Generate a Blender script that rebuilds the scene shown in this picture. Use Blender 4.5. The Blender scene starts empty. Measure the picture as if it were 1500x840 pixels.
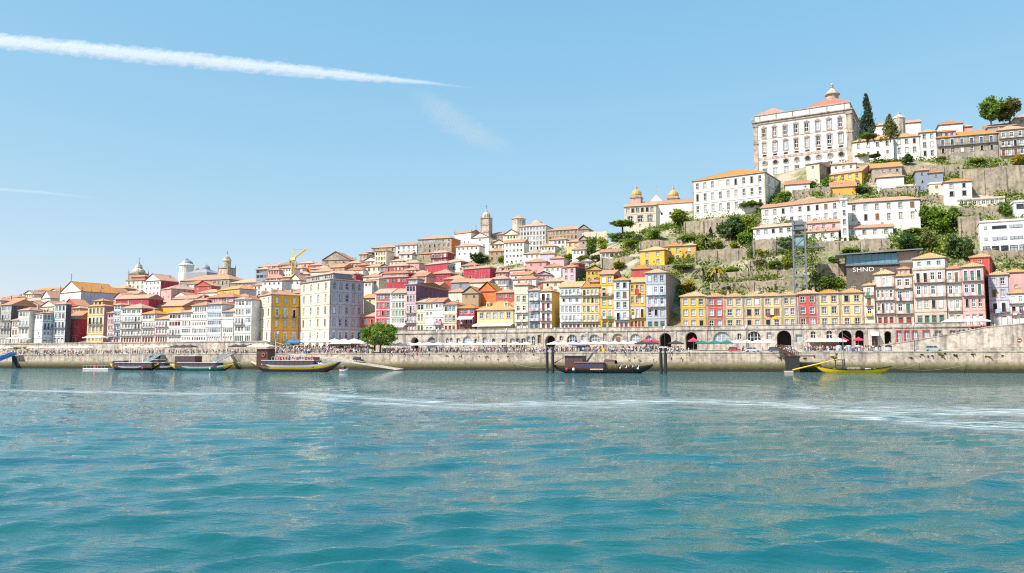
import bpy, bmesh, math, random
import numpy as np
from mathutils import Vector, Matrix

random.seed(7)
RNG = np.random.default_rng(11)
PI = math.pi
scene = bpy.context.scene
COL = scene.collection

# ------------------------------------------------------------------ camera
F = 1180.0                      # focal length in photo pixels (1500 wide)
PITCH = math.atan(108.0 / F)    # horizon at photo row 528
CAMZ = 3.5
cam_d = bpy.data.cameras.new('camera')
cam = bpy.data.objects.new('camera', cam_d)
COL.objects.link(cam)
cam.location = (0, 0, CAMZ)
cam.rotation_euler = (PI / 2 + PITCH, 0, 0)
cam_d.sensor_width = 36.0
cam_d.lens = F / 1500.0 * 36.0
cam_d.clip_start = 0.5
cam_d.clip_end = 40000
scene.camera = cam

# ------------------------------------------------------------------ sky, sun, exposure
SUN_EL = math.radians(50)
SUN_AZ = math.atan2(-0.86, -0.51)          # towards the sun, measured from +Y to +X
SDIR = Vector((math.sin(SUN_AZ) * math.cos(SUN_EL), math.cos(SUN_AZ) * math.cos(SUN_EL), math.sin(SUN_EL)))
world = bpy.data.worlds.new('World')
scene.world = world
world.use_nodes = True
wn = world.node_tree
bg = wn.nodes['Background']
sky = wn.nodes.new('ShaderNodeTexSky')
sky.sky_type = 'NISHITA'
sky.sun_disc = False
sky.sun_elevation = SUN_EL
sky.sun_rotation = SUN_AZ
sky.altitude = 0
sky.air_density = 1.0
sky.dust_density = 0.6
sky.ozone_density = 1.6
sp = wn.nodes.new('ShaderNodeSeparateColor'); cb = wn.nodes.new('ShaderNodeCombineColor')   # the photograph's soft, pale colour response
wn.links.new(sky.outputs['Color'], sp.inputs[0])
for i, (g_, k_) in enumerate(((0.82, 0.96), (0.40, 1.87), (0.20, 2.90))):
    pw = wn.nodes.new('ShaderNodeMath'); pw.operation = 'POWER'; pw.inputs[1].default_value = g_
    ml = wn.nodes.new('ShaderNodeMath'); ml.operation = 'MULTIPLY'; ml.inputs[1].default_value = k_
    wn.links.new(sp.outputs[i], pw.inputs[0]); wn.links.new(pw.outputs[0], ml.inputs[0]); wn.links.new(ml.outputs[0], cb.inputs[i])
wn.links.new(cb.outputs[0], bg.inputs['Color'])
bg.inputs['Strength'].default_value = 0.15
sun_d = bpy.data.lights.new('sun', 'SUN')
sun = bpy.data.objects.new('sun', sun_d)
COL.objects.link(sun)
sun_d.energy = 5.0
sun_d.angle = math.radians(0.53)
sun_d.color = (1.0, 0.955, 0.88)
sun.rotation_euler = SDIR.to_track_quat('Z', 'Y').to_euler()
scene.view_settings.view_transform = 'Standard'
scene.view_settings.look = 'None'
scene.view_settings.gamma = 1.0
scene.view_settings.exposure = 0.56
scene.view_settings.use_curve_mapping = False
scene.cycles.use_denoising = False
scene.cycles.filter_width = 1.15
scene.cycles.sample_clamp_direct = 6
scene.cycles.sample_clamp_indirect = 3
scene.cycles.max_bounces = 5
scene.cycles.transparent_max_bounces = 12

# ------------------------------------------------------------------ pixel <-> place
CP, SP = math.cos(PITCH), math.sin(PITCH)
TH = math.radians(20.1)                     # the quay recedes to the left
E1 = np.array([math.cos(TH), -math.sin(TH)])   # along the quay
E2 = np.array([math.sin(TH), math.cos(TH)])    # inland
Q0 = np.array([0.0, 274.4])

def ray(px, py):
    u = (px - 750) / F; v = (420 - py) / F
    return np.array([u, CP - v * SP, SP + v * CP])

def hit(px, py, d):
    """point on the vertical plane d metres inland of the quay face"""
    r = ray(px, py)
    t = (Q0 @ E2 + d) / (r[:2] @ E2)
    return np.array([r[0] * t, r[1] * t, CAMZ + r[2] * t])

def hit_line(px, py, p, e):
    """point on the vertical plane through p along e"""
    r = ray(px, py); n = np.array([-e[1], e[0]])
    t = (p[:2] @ n) / (r[:2] @ n)
    return np.array([r[0] * t, r[1] * t, CAMZ + r[2] * t])

def at(px, d, py=515):
    return hit(px, py, d)[:2]

def s_of(px, d, py=515):
    return (at(px, d, py) - Q0) @ E1

def view_px(x, y):
    return 750 + F * x / (y * CP + 0.0001) * CP * CP

# the hillside, column by column: (metres inland, photo row where the ground shows there); 'z' rows give a height
def _col(px, *prof):
    out = []
    for q in prof:
        out.append((q[0], q[2]) if q[1] == 'z' else (q[0], float(hit(px, q[1], q[0])[2])))
    d, z = out[-1]
    return (px, out + [(d + 8, z + .8), (d + 60, z + 3), (700, z + 4)])
TCOL = [
    _col(-400, (24, 'z', 10.6), (50, 484), (90, 466), (130, 454), (170, 446)),
    _col(0, (24, 'z', 10.6), (50, 482), (90, 463), (130, 450), (170, 444)),
    _col(150, (24, 'z', 11), (50, 482), (90, 459), (130, 441), (170, 430)),
    _col(300, (24, 'z', 11), (50, 478), (90, 455), (130, 438), (170, 426)),
    _col(390, (24, 'z', 11), (50, 480), (90, 450), (130, 428), (170, 413), (200, 406)),
    _col(398, (24, 'z', 6), (50, 480), (90, 450), (130, 428), (170, 412), (200, 405)),
    _col(544, (24, 'z', 6), (50, 470), (90, 440), (130, 415), (170, 396), (200, 388)),
    _col(552, (24, 'z', 14), (50, 468), (90, 439), (130, 414), (170, 395), (200, 387)),
    _col(600, (24, 'z', 14), (50, 466), (90, 437), (130, 412), (170, 392), (200, 382), (220, 377)),
    _col(720, (24, 'z', 14), (50, 462), (90, 435), (130, 408), (170, 389), (200, 378), (230, 368)),
    _col(800, (24, 'z', 14), (50, 458), (80, 431), (110, 408), (140, 391), (170, 378), (200, 368), (220, 362)),
    _col(850, (24, 'z', 14), (48, 455), (70, 430), (90, 409), (110, 391), (130, 376), (150, 364), (172, 352)),
    _col(950, (24, 'z', 14), (42, 450), (52, 425), (62, 400), (72, 377), (84, 353), (94, 338), (102, 334)),
    _col(1080, (24, 'z', 14), (42, 446), (50, 421), (60, 395), (70, 368), (80, 345), (92, 320), (104, 300), (115, 283), (125, 272)),
    _col(1200, (24, 'z', 14), (42, 441), (50, 411), (58, 380), (66, 356), (75, 335), (84, 303), (94, 280), (104, 262), (112, 249), (122, 240)),
    _col(1350, (24, 'z', 14), (44, 430), (52, 400), (60, 375), (68, 352), (76, 332), (86, 305), (96, 277), (104, 256), (112, 240), (122, 233)),
    _col(1500, (24, 'z', 14), (44, 430), (52, 402), (60, 378), (68, 355), (76, 333), (86, 306), (96, 277), (104, 256), (112, 240), (122, 233)),
    _col(1900, (24, 'z', 14), (44, 430), (52, 402), (60, 378), (68, 355), (76, 333), (86, 306), (96, 277), (104, 256), (112, 240), (122, 233)),
]
TPX = [c[0] for c in TCOL]

def terrain(px, d):
    px = min(max(px, TPX[0]), TPX[-1])
    for i in range(len(TPX) - 1):
        if px <= TPX[i + 1]:
            break
    f = (px - TPX[i]) / (TPX[i + 1] - TPX[i])
    za = np.interp(d, [p[0] for p in TCOL[i][1]], [p[1] for p in TCOL[i][1]])
    zb = np.interp(d, [p[0] for p in TCOL[i + 1][1]], [p[1] for p in TCOL[i + 1][1]])
    return float(za * (1 - f) + zb * f)

def ground_at(x, y):
    d = (np.array([x, y]) - Q0) @ E2
    return terrain(view_px(x, y), d)

def solve_d(px, py, drop=0.0, d0=30.0):
    """first distance inland where the sight line, less `drop` metres, meets the hillside"""
    d = d0
    while d < 420:
        if hit(px, py, d)[2] - drop <= terrain(px, d):
            return d
        d += 0.5
    return float(np.interp(px, TPX, [c[1][-3][0] for c in TCOL]))     # nothing lower: it stands on the brow

# ------------------------------------------------------------------ object helpers
def link(o):
    COL.objects.link(o); return o

def tag(o, label=None, cat=None, group=None, kind=None):
    if label: o['label'] = label
    if cat: o['category'] = cat
    if group: o['group'] = group
    if kind: o['kind'] = kind
    return o

def empty(name, loc=(0, 0, 0), rz=0.0, label=None, cat=None, group=None):
    o = bpy.data.objects.new(name, None)
    o.empty_display_size = 0.5
    o.location = loc; o.rotation_euler = (0, 0, rz)
    link(o); tag(o, label, cat, group)
    return o

class MB:
    """mesh buffer with material slots"""
    def __init__(self):
        self.v = []; self.f = []; self.m = []; self.mats = []
    def slot(self, mat):
        for i, x in enumerate(self.mats):
            if x is mat: return i
        self.mats.append(mat); return len(self.mats) - 1
    def poly(self, pts, mat):
        n = len(self.v); self.v.extend([tuple(p) for p in pts])
        self.f.append(tuple(range(n, n + len(pts)))); self.m.append(self.slot(mat))
    def box(self, a, b, mat, skip=''):
        x0, y0, z0 = a; x1, y1, z1 = b
        P = lambda *q: self.poly(q, mat)
        if 'f' not in skip: P((x0, y0, z0), (x1, y0, z0), (x1, y0, z1), (x0, y0, z1))
        if 'b' not in skip: P((x1, y1, z0), (x0, y1, z0), (x0, y1, z1), (x1, y1, z1))
        if 'l' not in skip: P((x0, y1, z0), (x0, y0, z0), (x0, y0, z1), (x0, y1, z1))
        if 'r' not in skip: P((x1, y0, z0), (x1, y1, z0), (x1, y1, z1), (x1, y0, z1))
        if 't' not in skip: P((x0, y0, z1), (x1, y0, z1), (x1, y1, z1), (x0, y1, z1))
        if 'd' not in skip: P((x0, y1, z0), (x1, y1, z0), (x1, y0, z0), (x0, y0, z0))
    def bar(self, a, b, r, mat, n=4, r2=None):
        a = Vector(a); b = Vector(b); d = (b - a)
        if d.length < 1e-6: return
        z = d.normalized(); x = z.orthogonal().normalized(); y = z.cross(x)
        r2 = r if r2 is None else r2
        A = [a + (x * math.cos(2 * PI * k / n) + y * math.sin(2 * PI * k / n)) * r for k in range(n)]
        B = [b + (x * math.cos(2 * PI * k / n) + y * math.sin(2 * PI * k / n)) * r2 for k in range(n)]
        for k in range(n):
            self.poly((A[k], A[(k + 1) % n], B[(k + 1) % n], B[k]), mat)
        self.poly(list(reversed(A)), mat); self.poly(B, mat)
    def lathe(self, prof, mat, n=12, c=(0, 0), rot=0.0):
        rings = [[(c[0] + r * math.cos(rot + 2 * PI * k / n), c[1] + r * math.sin(rot + 2 * PI * k / n), z) for k in range(n)] for r, z in prof]
        for i in range(len(rings) - 1):
            for k in range(n):
                k2 = (k + 1) % n
                self.poly((rings[i][k], rings[i][k2], rings[i + 1][k2], rings[i + 1][k]), mat)
        self.poly(list(reversed(rings[0])), mat); self.poly(rings[-1], mat)
    def mesh(self, name, smooth=False):
        me = bpy.data.meshes.new(name)
        me.from_pydata(self.v, [], self.f)
        for mt in self.mats: me.materials.append(mt)
        me.polygons.foreach_set('material_index', self.m)
        if smooth: me.polygons.foreach_set('use_smooth', [True] * len(self.f))
        me.update()
        return me
    def obj(self, name, parent=None, smooth=False, loc=None, rz=None):
        o = bpy.data.objects.new(name, self.mesh(name, smooth)); link(o)
        if parent is not None: o.parent = parent
        if loc is not None: o.location = loc
        if rz is not None: o.rotation_euler = (0, 0, rz)
        return o

def place(me, name, parent=None, loc=(0, 0, 0), rz=0.0, sc=(1, 1, 1)):
    o = bpy.data.objects.new(name, me); link(o)
    o.location = loc; o.rotation_euler = (0, 0, rz); o.scale = sc
    if parent is not None: o.parent = parent
    return o

def copy_tree(o, parent=None):
    c = o.copy(); COL.objects.link(c); c.parent = parent
    for ch in list(o.children): copy_tree(ch, c)
    return c

# ------------------------------------------------------------------ materials
MATS = {}
def newmat(name):
    m = bpy.data.materials.new(name); m.use_nodes = True
    nt = m.node_tree; return m, nt, nt.nodes['Principled BSDF']

def N(nt, typ, **kw):
    n = nt.nodes.new(typ)
    for k, v in kw.items(): setattr(n, k, v)
    return n

def mixc(nt, fac, a, b, mode='MIX'):
    n = N(nt, 'ShaderNodeMix', data_type='RGBA', blend_type=mode)
    for sock, val in ((n.inputs[0], fac), (n.inputs[6], a), (n.inputs[7], b)):
        if isinstance(val, bpy.types.NodeSocket): nt.links.new(val, sock)
        elif isinstance(val, (int, float)): sock.default_value = val
        else: sock.default_value = (*val, 1) if len(val) == 3 else val
    return n.outputs[2]

def ramp(nt, src, stops):
    r = N(nt, 'ShaderNodeValToRGB'); e = r.color_ramp.elements
    while len(e) < len(stops): e.new(0.5)
    for k, (p, c) in enumerate(stops):
        e[k].position = p; e[k].color = (c, c, c, 1) if isinstance(c, (int, float)) else (*c, 1)
    nt.links.new(src, r.inputs[0]); return r.outputs[0]

def noise(nt, vec, scale, detail=4.0, rough=0.55):
    n = N(nt, 'ShaderNodeTexNoise'); n.inputs['Scale'].default_value = scale
    n.inputs['Detail'].default_value = detail; n.inputs['Roughness'].default_value = rough
    nt.links.new(vec, n.inputs['Vector']); return n.outputs['Fac']

def coords(nt, scale=(1, 1, 1), shift=True):
    tc = N(nt, 'ShaderNodeTexCoord'); mp = N(nt, 'ShaderNodeMapping')
    mp.inputs['Scale'].default_value = scale
    nt.links.new(tc.outputs['Object'], mp.inputs['Vector'])
    if shift:
        oi = N(nt, 'ShaderNodeObjectInfo'); mu = N(nt, 'ShaderNodeMath', operation='MULTIPLY')
        mu.inputs[1].default_value = 173.0
        nt.links.new(oi.outputs['Random'], mu.inputs[0])
        nt.links.new(mu.outputs[0], mp.inputs['Location'])
    return mp.outputs[0]

def bump(nt, bsdf, h, strength=0.3, dist=0.05):
    b = N(nt, 'ShaderNodeBump'); b.inputs['Strength'].default_value = strength
    b.inputs['Distance'].default_value = dist
    nt.links.new(h, b.inputs['Height']); nt.links.new(b.outputs[0], bsdf.inputs['Normal'])

def plaster(rgb, dirt=0.6, key=None):
    k = ('pl', tuple(rgb), dirt)
    if k in MATS: return MATS[k]
    m, nt, b = newmat('plaster')
    big = noise(nt, coords(nt), 0.22, 3)
    streak = noise(nt, coords(nt, (1.3, 1.3, 0.12)), 1.0, 4, 0.6)
    fine = noise(nt, coords(nt), 2.6, 3)
    c = mixc(nt, ramp(nt, big, [(0.35, 0.0), (0.7, 1.0)]), rgb, tuple(x * 0.82 for x in rgb))
    f1 = ramp(nt, streak, [(0.47, 0.0), (0.72, 0.8 * dirt)])
    c = mixc(nt, f1, c, (0.27, 0.23, 0.19))
    f2 = ramp(nt, fine, [(0.5, 0.0), (0.75, 0.55 * dirt)])
    c = mixc(nt, f2, c, (0.42, 0.37, 0.32))
    nt.links.new(c, b.inputs['Base Color']); b.inputs['Roughness'].default_value = 0.85
    bump(nt, b, fine, 0.25, 0.03)
    MATS[k] = m; return m

def flat(name, rgb, rough=0.6, metal=0.0, vary=0.0):
    k = ('fl', name)
    if k in MATS: return MATS[k]
    m, nt, b = newmat(name)
    f = noise(nt, coords(nt), 1.7, 4)
    c = mixc(nt, ramp(nt, f, [(0.3, 0.0), (0.75, 1.0)]), rgb, tuple(x * (0.78 - vary) for x in rgb))
    nt.links.new(c, b.inputs['Base Color'])
    b.inputs['Roughness'].default_value = rough; b.inputs['Metallic'].default_value = metal
    MATS[k] = m; return m

def terra(rgb=(0.62, 0.25, 0.115), key='terra'):
    if key in MATS: return MATS[key]
    m, nt, b = newmat('roof_tiles_' + key)
    v = coords(nt)
    big = noise(nt, v, 0.35, 4); fine = noise(nt, v, 1.5, 5, 0.75)
    wv = N(nt, 'ShaderNodeTexWave', wave_type='BANDS', bands_direction='X'); wv.inputs['Scale'].default_value = 0.5
    wv.inputs['Distortion'].default_value = 0.4; nt.links.new(coords(nt, shift=False), wv.inputs['Vector'])
    wy = N(nt, 'ShaderNodeTexWave', wave_type='BANDS', bands_direction='Y'); wy.inputs['Scale'].default_value = 0.8
    nt.links.new(coords(nt, shift=False), wy.inputs['Vector'])
    c = mixc(nt, ramp(nt, big, [(0.35, 0.0), (0.7, 1.0)]), rgb, (rgb[0] * 1.05, rgb[1] * 1.25, rgb[2] * 1.45))
    c = mixc(nt, ramp(nt, fine, [(0.42, 0.0), (0.64, 0.85)]), c, (rgb[0] * 0.42, rgb[1] * 0.52, rgb[2] * 0.6))
    c = mixc(nt, ramp(nt, wv.outputs['Fac'], [(0.0, 0.65), (0.6, 0.0)]), c, (rgb[0] * 0.45, rgb[1] * 0.4, rgb[2] * 0.4))
    oi = N(nt, 'ShaderNodeObjectInfo'); hs = N(nt, 'ShaderNodeHueSaturation')
    mr = N(nt, 'ShaderNodeMapRange'); mr.inputs['To Min'].default_value = 0.82; mr.inputs['To Max'].default_value = 1.16
    nt.links.new(oi.outputs['Random'], mr.inputs[0]); nt.links.new(mr.outputs[0], hs.inputs['Value'])
    mr2 = N(nt, 'ShaderNodeMapRange'); mr2.inputs['To Min'].default_value = 1.05; mr2.inputs['To Max'].default_value = 0.8
    nt.links.new(oi.outputs['Random'], mr2.inputs[0]); nt.links.new(mr2.outputs[0], hs.inputs['Saturation'])
    nt.links.new(c, hs.inputs['Color']); nt.links.new(hs.outputs[0], b.inputs['Base Color'])
    b.inputs['Roughness'].default_value = 0.8
    ad = N(nt, 'ShaderNodeMath', operation='ADD'); nt.links.new(wv.outputs['Fac'], ad.inputs[0]); nt.links.new(fine, ad.inputs[1])
    bump(nt, b, ad.outputs[0], 0.5, 0.08)
    MATS[key] = m; return m

def stone(rgb=(0.46, 0.39, 0.31), key='stone', bw=1.1, bh=0.5, algae=False, moss=0.0, dark=0.45):
    if key in MATS: return MATS[key]
    m, nt, b = newmat('stone_' + key)
    tc = N(nt, 'ShaderNodeTexCoord'); sx = N(nt, 'ShaderNodeSeparateXYZ'); cx = N(nt, 'ShaderNodeCombineXYZ')
    nt.links.new(tc.outputs['Object'], sx.inputs[0])
    ad = N(nt, 'ShaderNodeMath', operation='ADD'); nt.links.new(sx.outputs[0], ad.inputs[0]); nt.links.new(sx.outputs[1], ad.inputs[1])
    nt.links.new(ad.outputs[0], cx.inputs[0]); nt.links.new(sx.outputs[2], cx.inputs[1])
    br = N(nt, 'ShaderNodeTexBrick'); nt.links.new(cx.outputs[0], br.inputs['Vector'])
    br.inputs['Scale'].default_value = 1.0; br.inputs['Brick Width'].default_value = bw; br.inputs['Row Height'].default_value = bh
    br.inputs['Mortar Size'].default_value = 0.035; br.inputs['Bias'].default_value = 0.1
    br.inputs['Color1'].default_value = (*[x * 1.12 for x in rgb], 1); br.inputs['Color2'].default_value = (*[x * 0.78 for x in rgb], 1)
    br.inputs['Mortar'].default_value = (*[x * dark for x in rgb], 1)
    v = coords(nt)
    big = noise(nt, v, 0.13, 5, 0.6); mid = noise(nt, v, 0.7, 5, 0.65); fine = noise(nt, v, 3.5, 3)
    c = mixc(nt, ramp(nt, big, [(0.38, 0.0), (0.66, 0.75)]), br.outputs['Color'], (rgb[0] * 1.25, rgb[1] * 1.2, rgb[2] * 1.1))
    c = mixc(nt, ramp(nt, mid, [(0.48, 0.0), (0.66, 0.8)]), c, (rgb[0] * 0.45, rgb[1] * 0.43, rgb[2] * 0.4))
    st = noise(nt, coords(nt, (0.9, 0.9, 0.1)), 1.0, 4, 0.6)
    c = mixc(nt, ramp(nt, st, [(0.48, 0.0), (0.7, 0.75)]), c, (0.13, 0.11, 0.09))
    if moss:
        ms = noise(nt, v, 0.42, 5, 0.7)
        c = mixc(nt, ramp(nt, ms, [(0.55, 0.0), (0.66, moss)]), c, (0.13, 0.16, 0.03))
    if algae:
        wz = N(nt, 'ShaderNodeMath', operation='MULTIPLY_ADD'); wz.inputs[1].default_value = 1.5
        nt.links.new(mid, wz.inputs[0]); nt.links.new(sx.outputs[2], wz.inputs[2])
        sc = N(nt, 'ShaderNodeMath', operation='MULTIPLY'); sc.inputs[1].default_value = 0.1; nt.links.new(wz.outputs[0], sc.inputs[0])
        f = ramp(nt, sc.outputs[0], [(0.25, 1.0), (0.42, 0.0)])
        c = mixc(nt, f, c, (0.13, 0.115, 0.035))
        f = ramp(nt, sc.outputs[0], [(0.15, 1.0), (0.24, 0.0)])
        c = mixc(nt, f, c, (0.028, 0.026, 0.016))
    nt.links.new(c, b.inputs['Base Color']); b.inputs['Roughness'].default_value = 0.9
    ad2 = N(nt, 'ShaderNodeMath', operation='ADD'); nt.links.new(br.outputs['Fac'], ad2.inputs[0]); nt.links.new(fine, ad2.inputs[1])
    bump(nt, b, fine, 0.5, 0.08)
    MATS[key] = m; return m

def glass():
    if 'glass' in MATS: return MATS['glass']
    m, nt, b = newmat('window_glass')
    oi = N(nt, 'ShaderNodeObjectInfo')
    f = noise(nt, coords(nt, (1.2, 1, 1.2)), 1.0, 1)
    ad = N(nt, 'ShaderNodeMath', operation='MULTIPLY_ADD'); ad.inputs[1].default_value = 0.5
    nt.links.new(f, ad.inputs[0]); nt.links.new(oi.outputs['Random'], ad.inputs[2])
    c = mixc(nt, ramp(nt, ad.outputs[0], [(0.62, 0.0), (1.2, 1.0)]), (0.018, 0.024, 0.034), (0.36, 0.39, 0.42))
    nt.links.new(c, b.inputs['Base Color']); b.inputs['Roughness'].default_value = 0.12
    MATS['glass'] = m; return m

def leafmat(rgb, key):
    key = 'leaf_' + key
    if key in MATS: return MATS[key]
    m, nt, b = newmat(key)
    v = coords(nt)
    f = noise(nt, v, 0.55, 3); g = noise(nt, v, 3.0, 2)
    c = mixc(nt, ramp(nt, f, [(0.35, 0.0), (0.7, 1.0)]), tuple(x * 0.7 for x in rgb), (rgb[0] * 1.5, rgb[1] * 1.3, rgb[2] * 1.1))
    c = mixc(nt, ramp(nt, g, [(0.4, 0.0), (0.8, 0.6)]), c, (rgb[0] * 0.6, rgb[1] * 0.75, rgb[2] * 0.8))
    nt.links.new(c, b.inputs['Base Color']); b.inputs['Roughness'].default_value = 0.6
    tr = N(nt, 'ShaderNodeBsdfTranslucent'); nt.links.new(c, tr.inputs[0])
    mx = N(nt, 'ShaderNodeMixShader'); mx.inputs[0].default_value = 0.35
    nt.links.new(b.outputs[0], mx.inputs[1]); nt.links.new(tr.outputs[0], mx.inputs[2])
    nt.links.new(mx.outputs[0], nt.nodes['Material Output'].inputs[0])
    MATS[key] = m; return m

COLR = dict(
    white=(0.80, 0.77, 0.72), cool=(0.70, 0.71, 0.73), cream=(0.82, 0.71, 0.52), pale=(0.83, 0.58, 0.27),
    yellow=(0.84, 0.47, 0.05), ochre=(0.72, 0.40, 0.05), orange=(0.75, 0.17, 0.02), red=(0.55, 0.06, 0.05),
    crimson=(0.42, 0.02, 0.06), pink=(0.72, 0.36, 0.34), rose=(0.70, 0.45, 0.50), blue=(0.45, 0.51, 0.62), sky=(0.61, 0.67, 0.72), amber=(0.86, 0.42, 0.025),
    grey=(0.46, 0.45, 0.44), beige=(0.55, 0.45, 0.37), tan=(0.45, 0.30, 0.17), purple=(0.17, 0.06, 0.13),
    slate=(0.075, 0.07, 0.09), lilac=(0.52, 0.50, 0.62), dust=(0.33, 0.26, 0.24), stone=(0.40, 0.34, 0.28), bluegrey=(0.25, 0.30, 0.38),  # lilac: own colour of some houses, shade tint on corner_block and gabled_church sides
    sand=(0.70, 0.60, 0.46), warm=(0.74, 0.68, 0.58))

def wallmat(c):
    if c == 'granite': return stone((0.40, 0.35, 0.29), 'granite', 0.9, 0.4)
    if c == 'rubble': return stone((0.42, 0.35, 0.27), 'rubble', 0.7, 0.35, moss=0.5)
    return plaster(COLR[c], .38 if c in ('white', 'cool', 'sky') else .6)
GRANITE = stone((0.42, 0.36, 0.30), 'trim', 2.0, 1.0)
FRAME = {'w': flat('frame_white', (0.78, 0.78, 0.76)), 'g': flat('frame_green', (0.03, 0.16, 0.11)), 'r': flat('frame_red', (0.33, 0.03, 0.04)),
         'k': flat('frame_dark', (0.08, 0.07, 0.07)), 'o': flat('frame_brown', (0.22, 0.10, 0.05)), 'b': flat('frame_blue', (0.10, 0.22, 0.42))}
IRON = flat('iron', (0.05, 0.05, 0.055), 0.5)
GLASS = glass()
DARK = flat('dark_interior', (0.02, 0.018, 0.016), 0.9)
WI = flat('iron_white', (0.72, 0.72, 0.70), .5); BI = flat('iron_blue', (0.06, 0.13, 0.35), .5); RI = flat('iron_red', (0.42, 0.08, 0.07), .5); GI = flat('iron_green', (0.06, 0.2, 0.16), .5)
# ------------------------------------------------------------------ windows, facades, roofs, houses
WMESH = {}; WR = random.Random(31)
def window_mesh(kind, fr, sur):
    k = (kind, fr, sur)
    if k in WMESH: return WMESH[k]
    m = MB(); P = FRAME[fr]; S = GRANITE if sur == 's' else FRAME['w']
    y0, y1 = 0.10, 0.19
    if kind == 'h':                                      # closed shutters
        m.box((-.49, y0 - .04, .01), (-.02, y1, .99), P, 'b'); m.box((.02, y0 - .04, .01), (.49, y1, .99), P, 'b'); m.poly([(-.5, y1, 0), (.5, y1, 0), (.5, y1, 1), (-.5, y1, 1)], DARK)
    elif kind == 'o':                                    # standing open, dark room behind
        m.poly([(-.5, y1, 0), (.5, y1, 0), (.5, y1, 1), (-.5, y1, 1)], DARK); m.box((-.5, -.2, .03), (-.44, y1, .97), P); m.box((.44, -.2, .03), (.5, y1, .97), P); m.box((-.5, y0, .94), (.5, y1, 1), P, 'b')
    elif kind == 'd':
        m.poly([(-.5, y1, 0), (.5, y1, 0), (.5, y1, 1), (-.5, y1, 1)], P)
        m.box((-.42, y0, .05), (-.05, y1, .45), P, 'b'); m.box((.05, y0, .05), (.42, y1, .45), P, 'b')
        m.box((-.42, y0, .5), (-.05, y1, .8), P, 'b'); m.box((.05, y0, .5), (.42, y1, .8), P, 'b')
        m.poly([(-.42, y1 - .01, .84), (.42, y1 - .01, .84), (.42, y1 - .01, .96), (-.42, y1 - .01, .96)], GLASS)
    elif kind == 'a':
        m.poly([(-.5, y1, 0), (.5, y1, 0), (.5, y1, 1), (-.5, y1, 1)], GLASS)
        s = .55; n = 8
        arc = [(.5 * math.cos(PI * k / n), s + (1 - s) * math.sin(PI * k / n)) for k in range(n + 1)]
        for q in range(n):
            (xa, za), (xb, zb) = arc[q], arc[q + 1]
            m.poly([(xa, .02, za), (xa, .02, 1.001), (xb, .02, 1.001), (xb, .02, zb)], S)
            m.poly([(xa, .02, za), (xb, .02, zb), (xb, .2, zb), (xa, .2, za)], S)
        m.box((-.03, y0, 0), (.03, y1, 1), P, 'b'); m.box((-.5, y0, s - .03), (.5, y1, s + .02), P, 'b')
        m.box((-.5, y0, 0), (-.42, y1, s), P, 'b'); m.box((.42, y0, 0), (.5, y1, s), P, 'b')
    else:
        m.poly([(-.5, y1, 0), (.5, y1, 0), (.5, y1, 1), (-.5, y1, 1)], GLASS)
        t = .09; tz = .06
        m.box((-.5, y0, 0), (-.5 + t, y1, 1), P, 'b'); m.box((.5 - t, y0, 0), (.5, y1, 1), P, 'b')
        m.box((-.5 + t, y0, 0), (.5 - t, y1, tz), P, 'b'); m.box((-.5 + t, y0, 1 - tz), (.5 - t, y1, 1), P, 'b')
        m.box((-.035, y0, tz), (.035, y1, 1 - tz), P, 'b')
        z = {'w': .5, 'b': .72, 'g': .62, 's': .5}[kind]
        m.box((-.5 + t, y0 + .01, z - .025), (.5 - t, y1, z + .025), P, 'b')
        if kind == 'b': m.box((-.5 + t, y0 + .01, 0), (.5 - t, y1, .28), P, 'b')
    if kind in 'wbsadho':
        w = .13; h = .09
        m.box((-.5 - w, -.05, -.01), (-.5, .06, 1 + h), S); m.box((.5, -.05, -.01), (.5 + w, .06, 1 + h), S)
        m.box((-.5, -.05, 1), (.5, .06, 1 + h), S)
        if kind in 'wsaho': m.box((-.5 - w, -.12, -.07), (.5 + w, .06, -.01), S)
    WMESH[k] = m.mesh('window_' + kind); return WMESH[k]

SPEC = {  # kind: width cap, share of bay, height share, sill share
    'w': (1.15, .52, .56, .27), 'W': (1.5, .62, .58, .25), 'b': (1.2, .55, .74, .06), 'B': (1.2, .55, .72, .08),
    'g': (9, .84, .56, .30), 'd': (1.6, .58, .72, .02), 's': (.9, .45, .32, .40), 'a': (2.4, .66, .76, .04), 'A': (1.3, .6, .62, .22)}

def parse_rows(rows):
    out = []
    for t in rows.split():
        k = t[0]; n = ''; q = 1
        while q < len(t) and t[q].isdigit(): n += t[q]; q += 1
        out.append((k, int(n or 1), t[q:] or 'w'))
    return out

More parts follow.
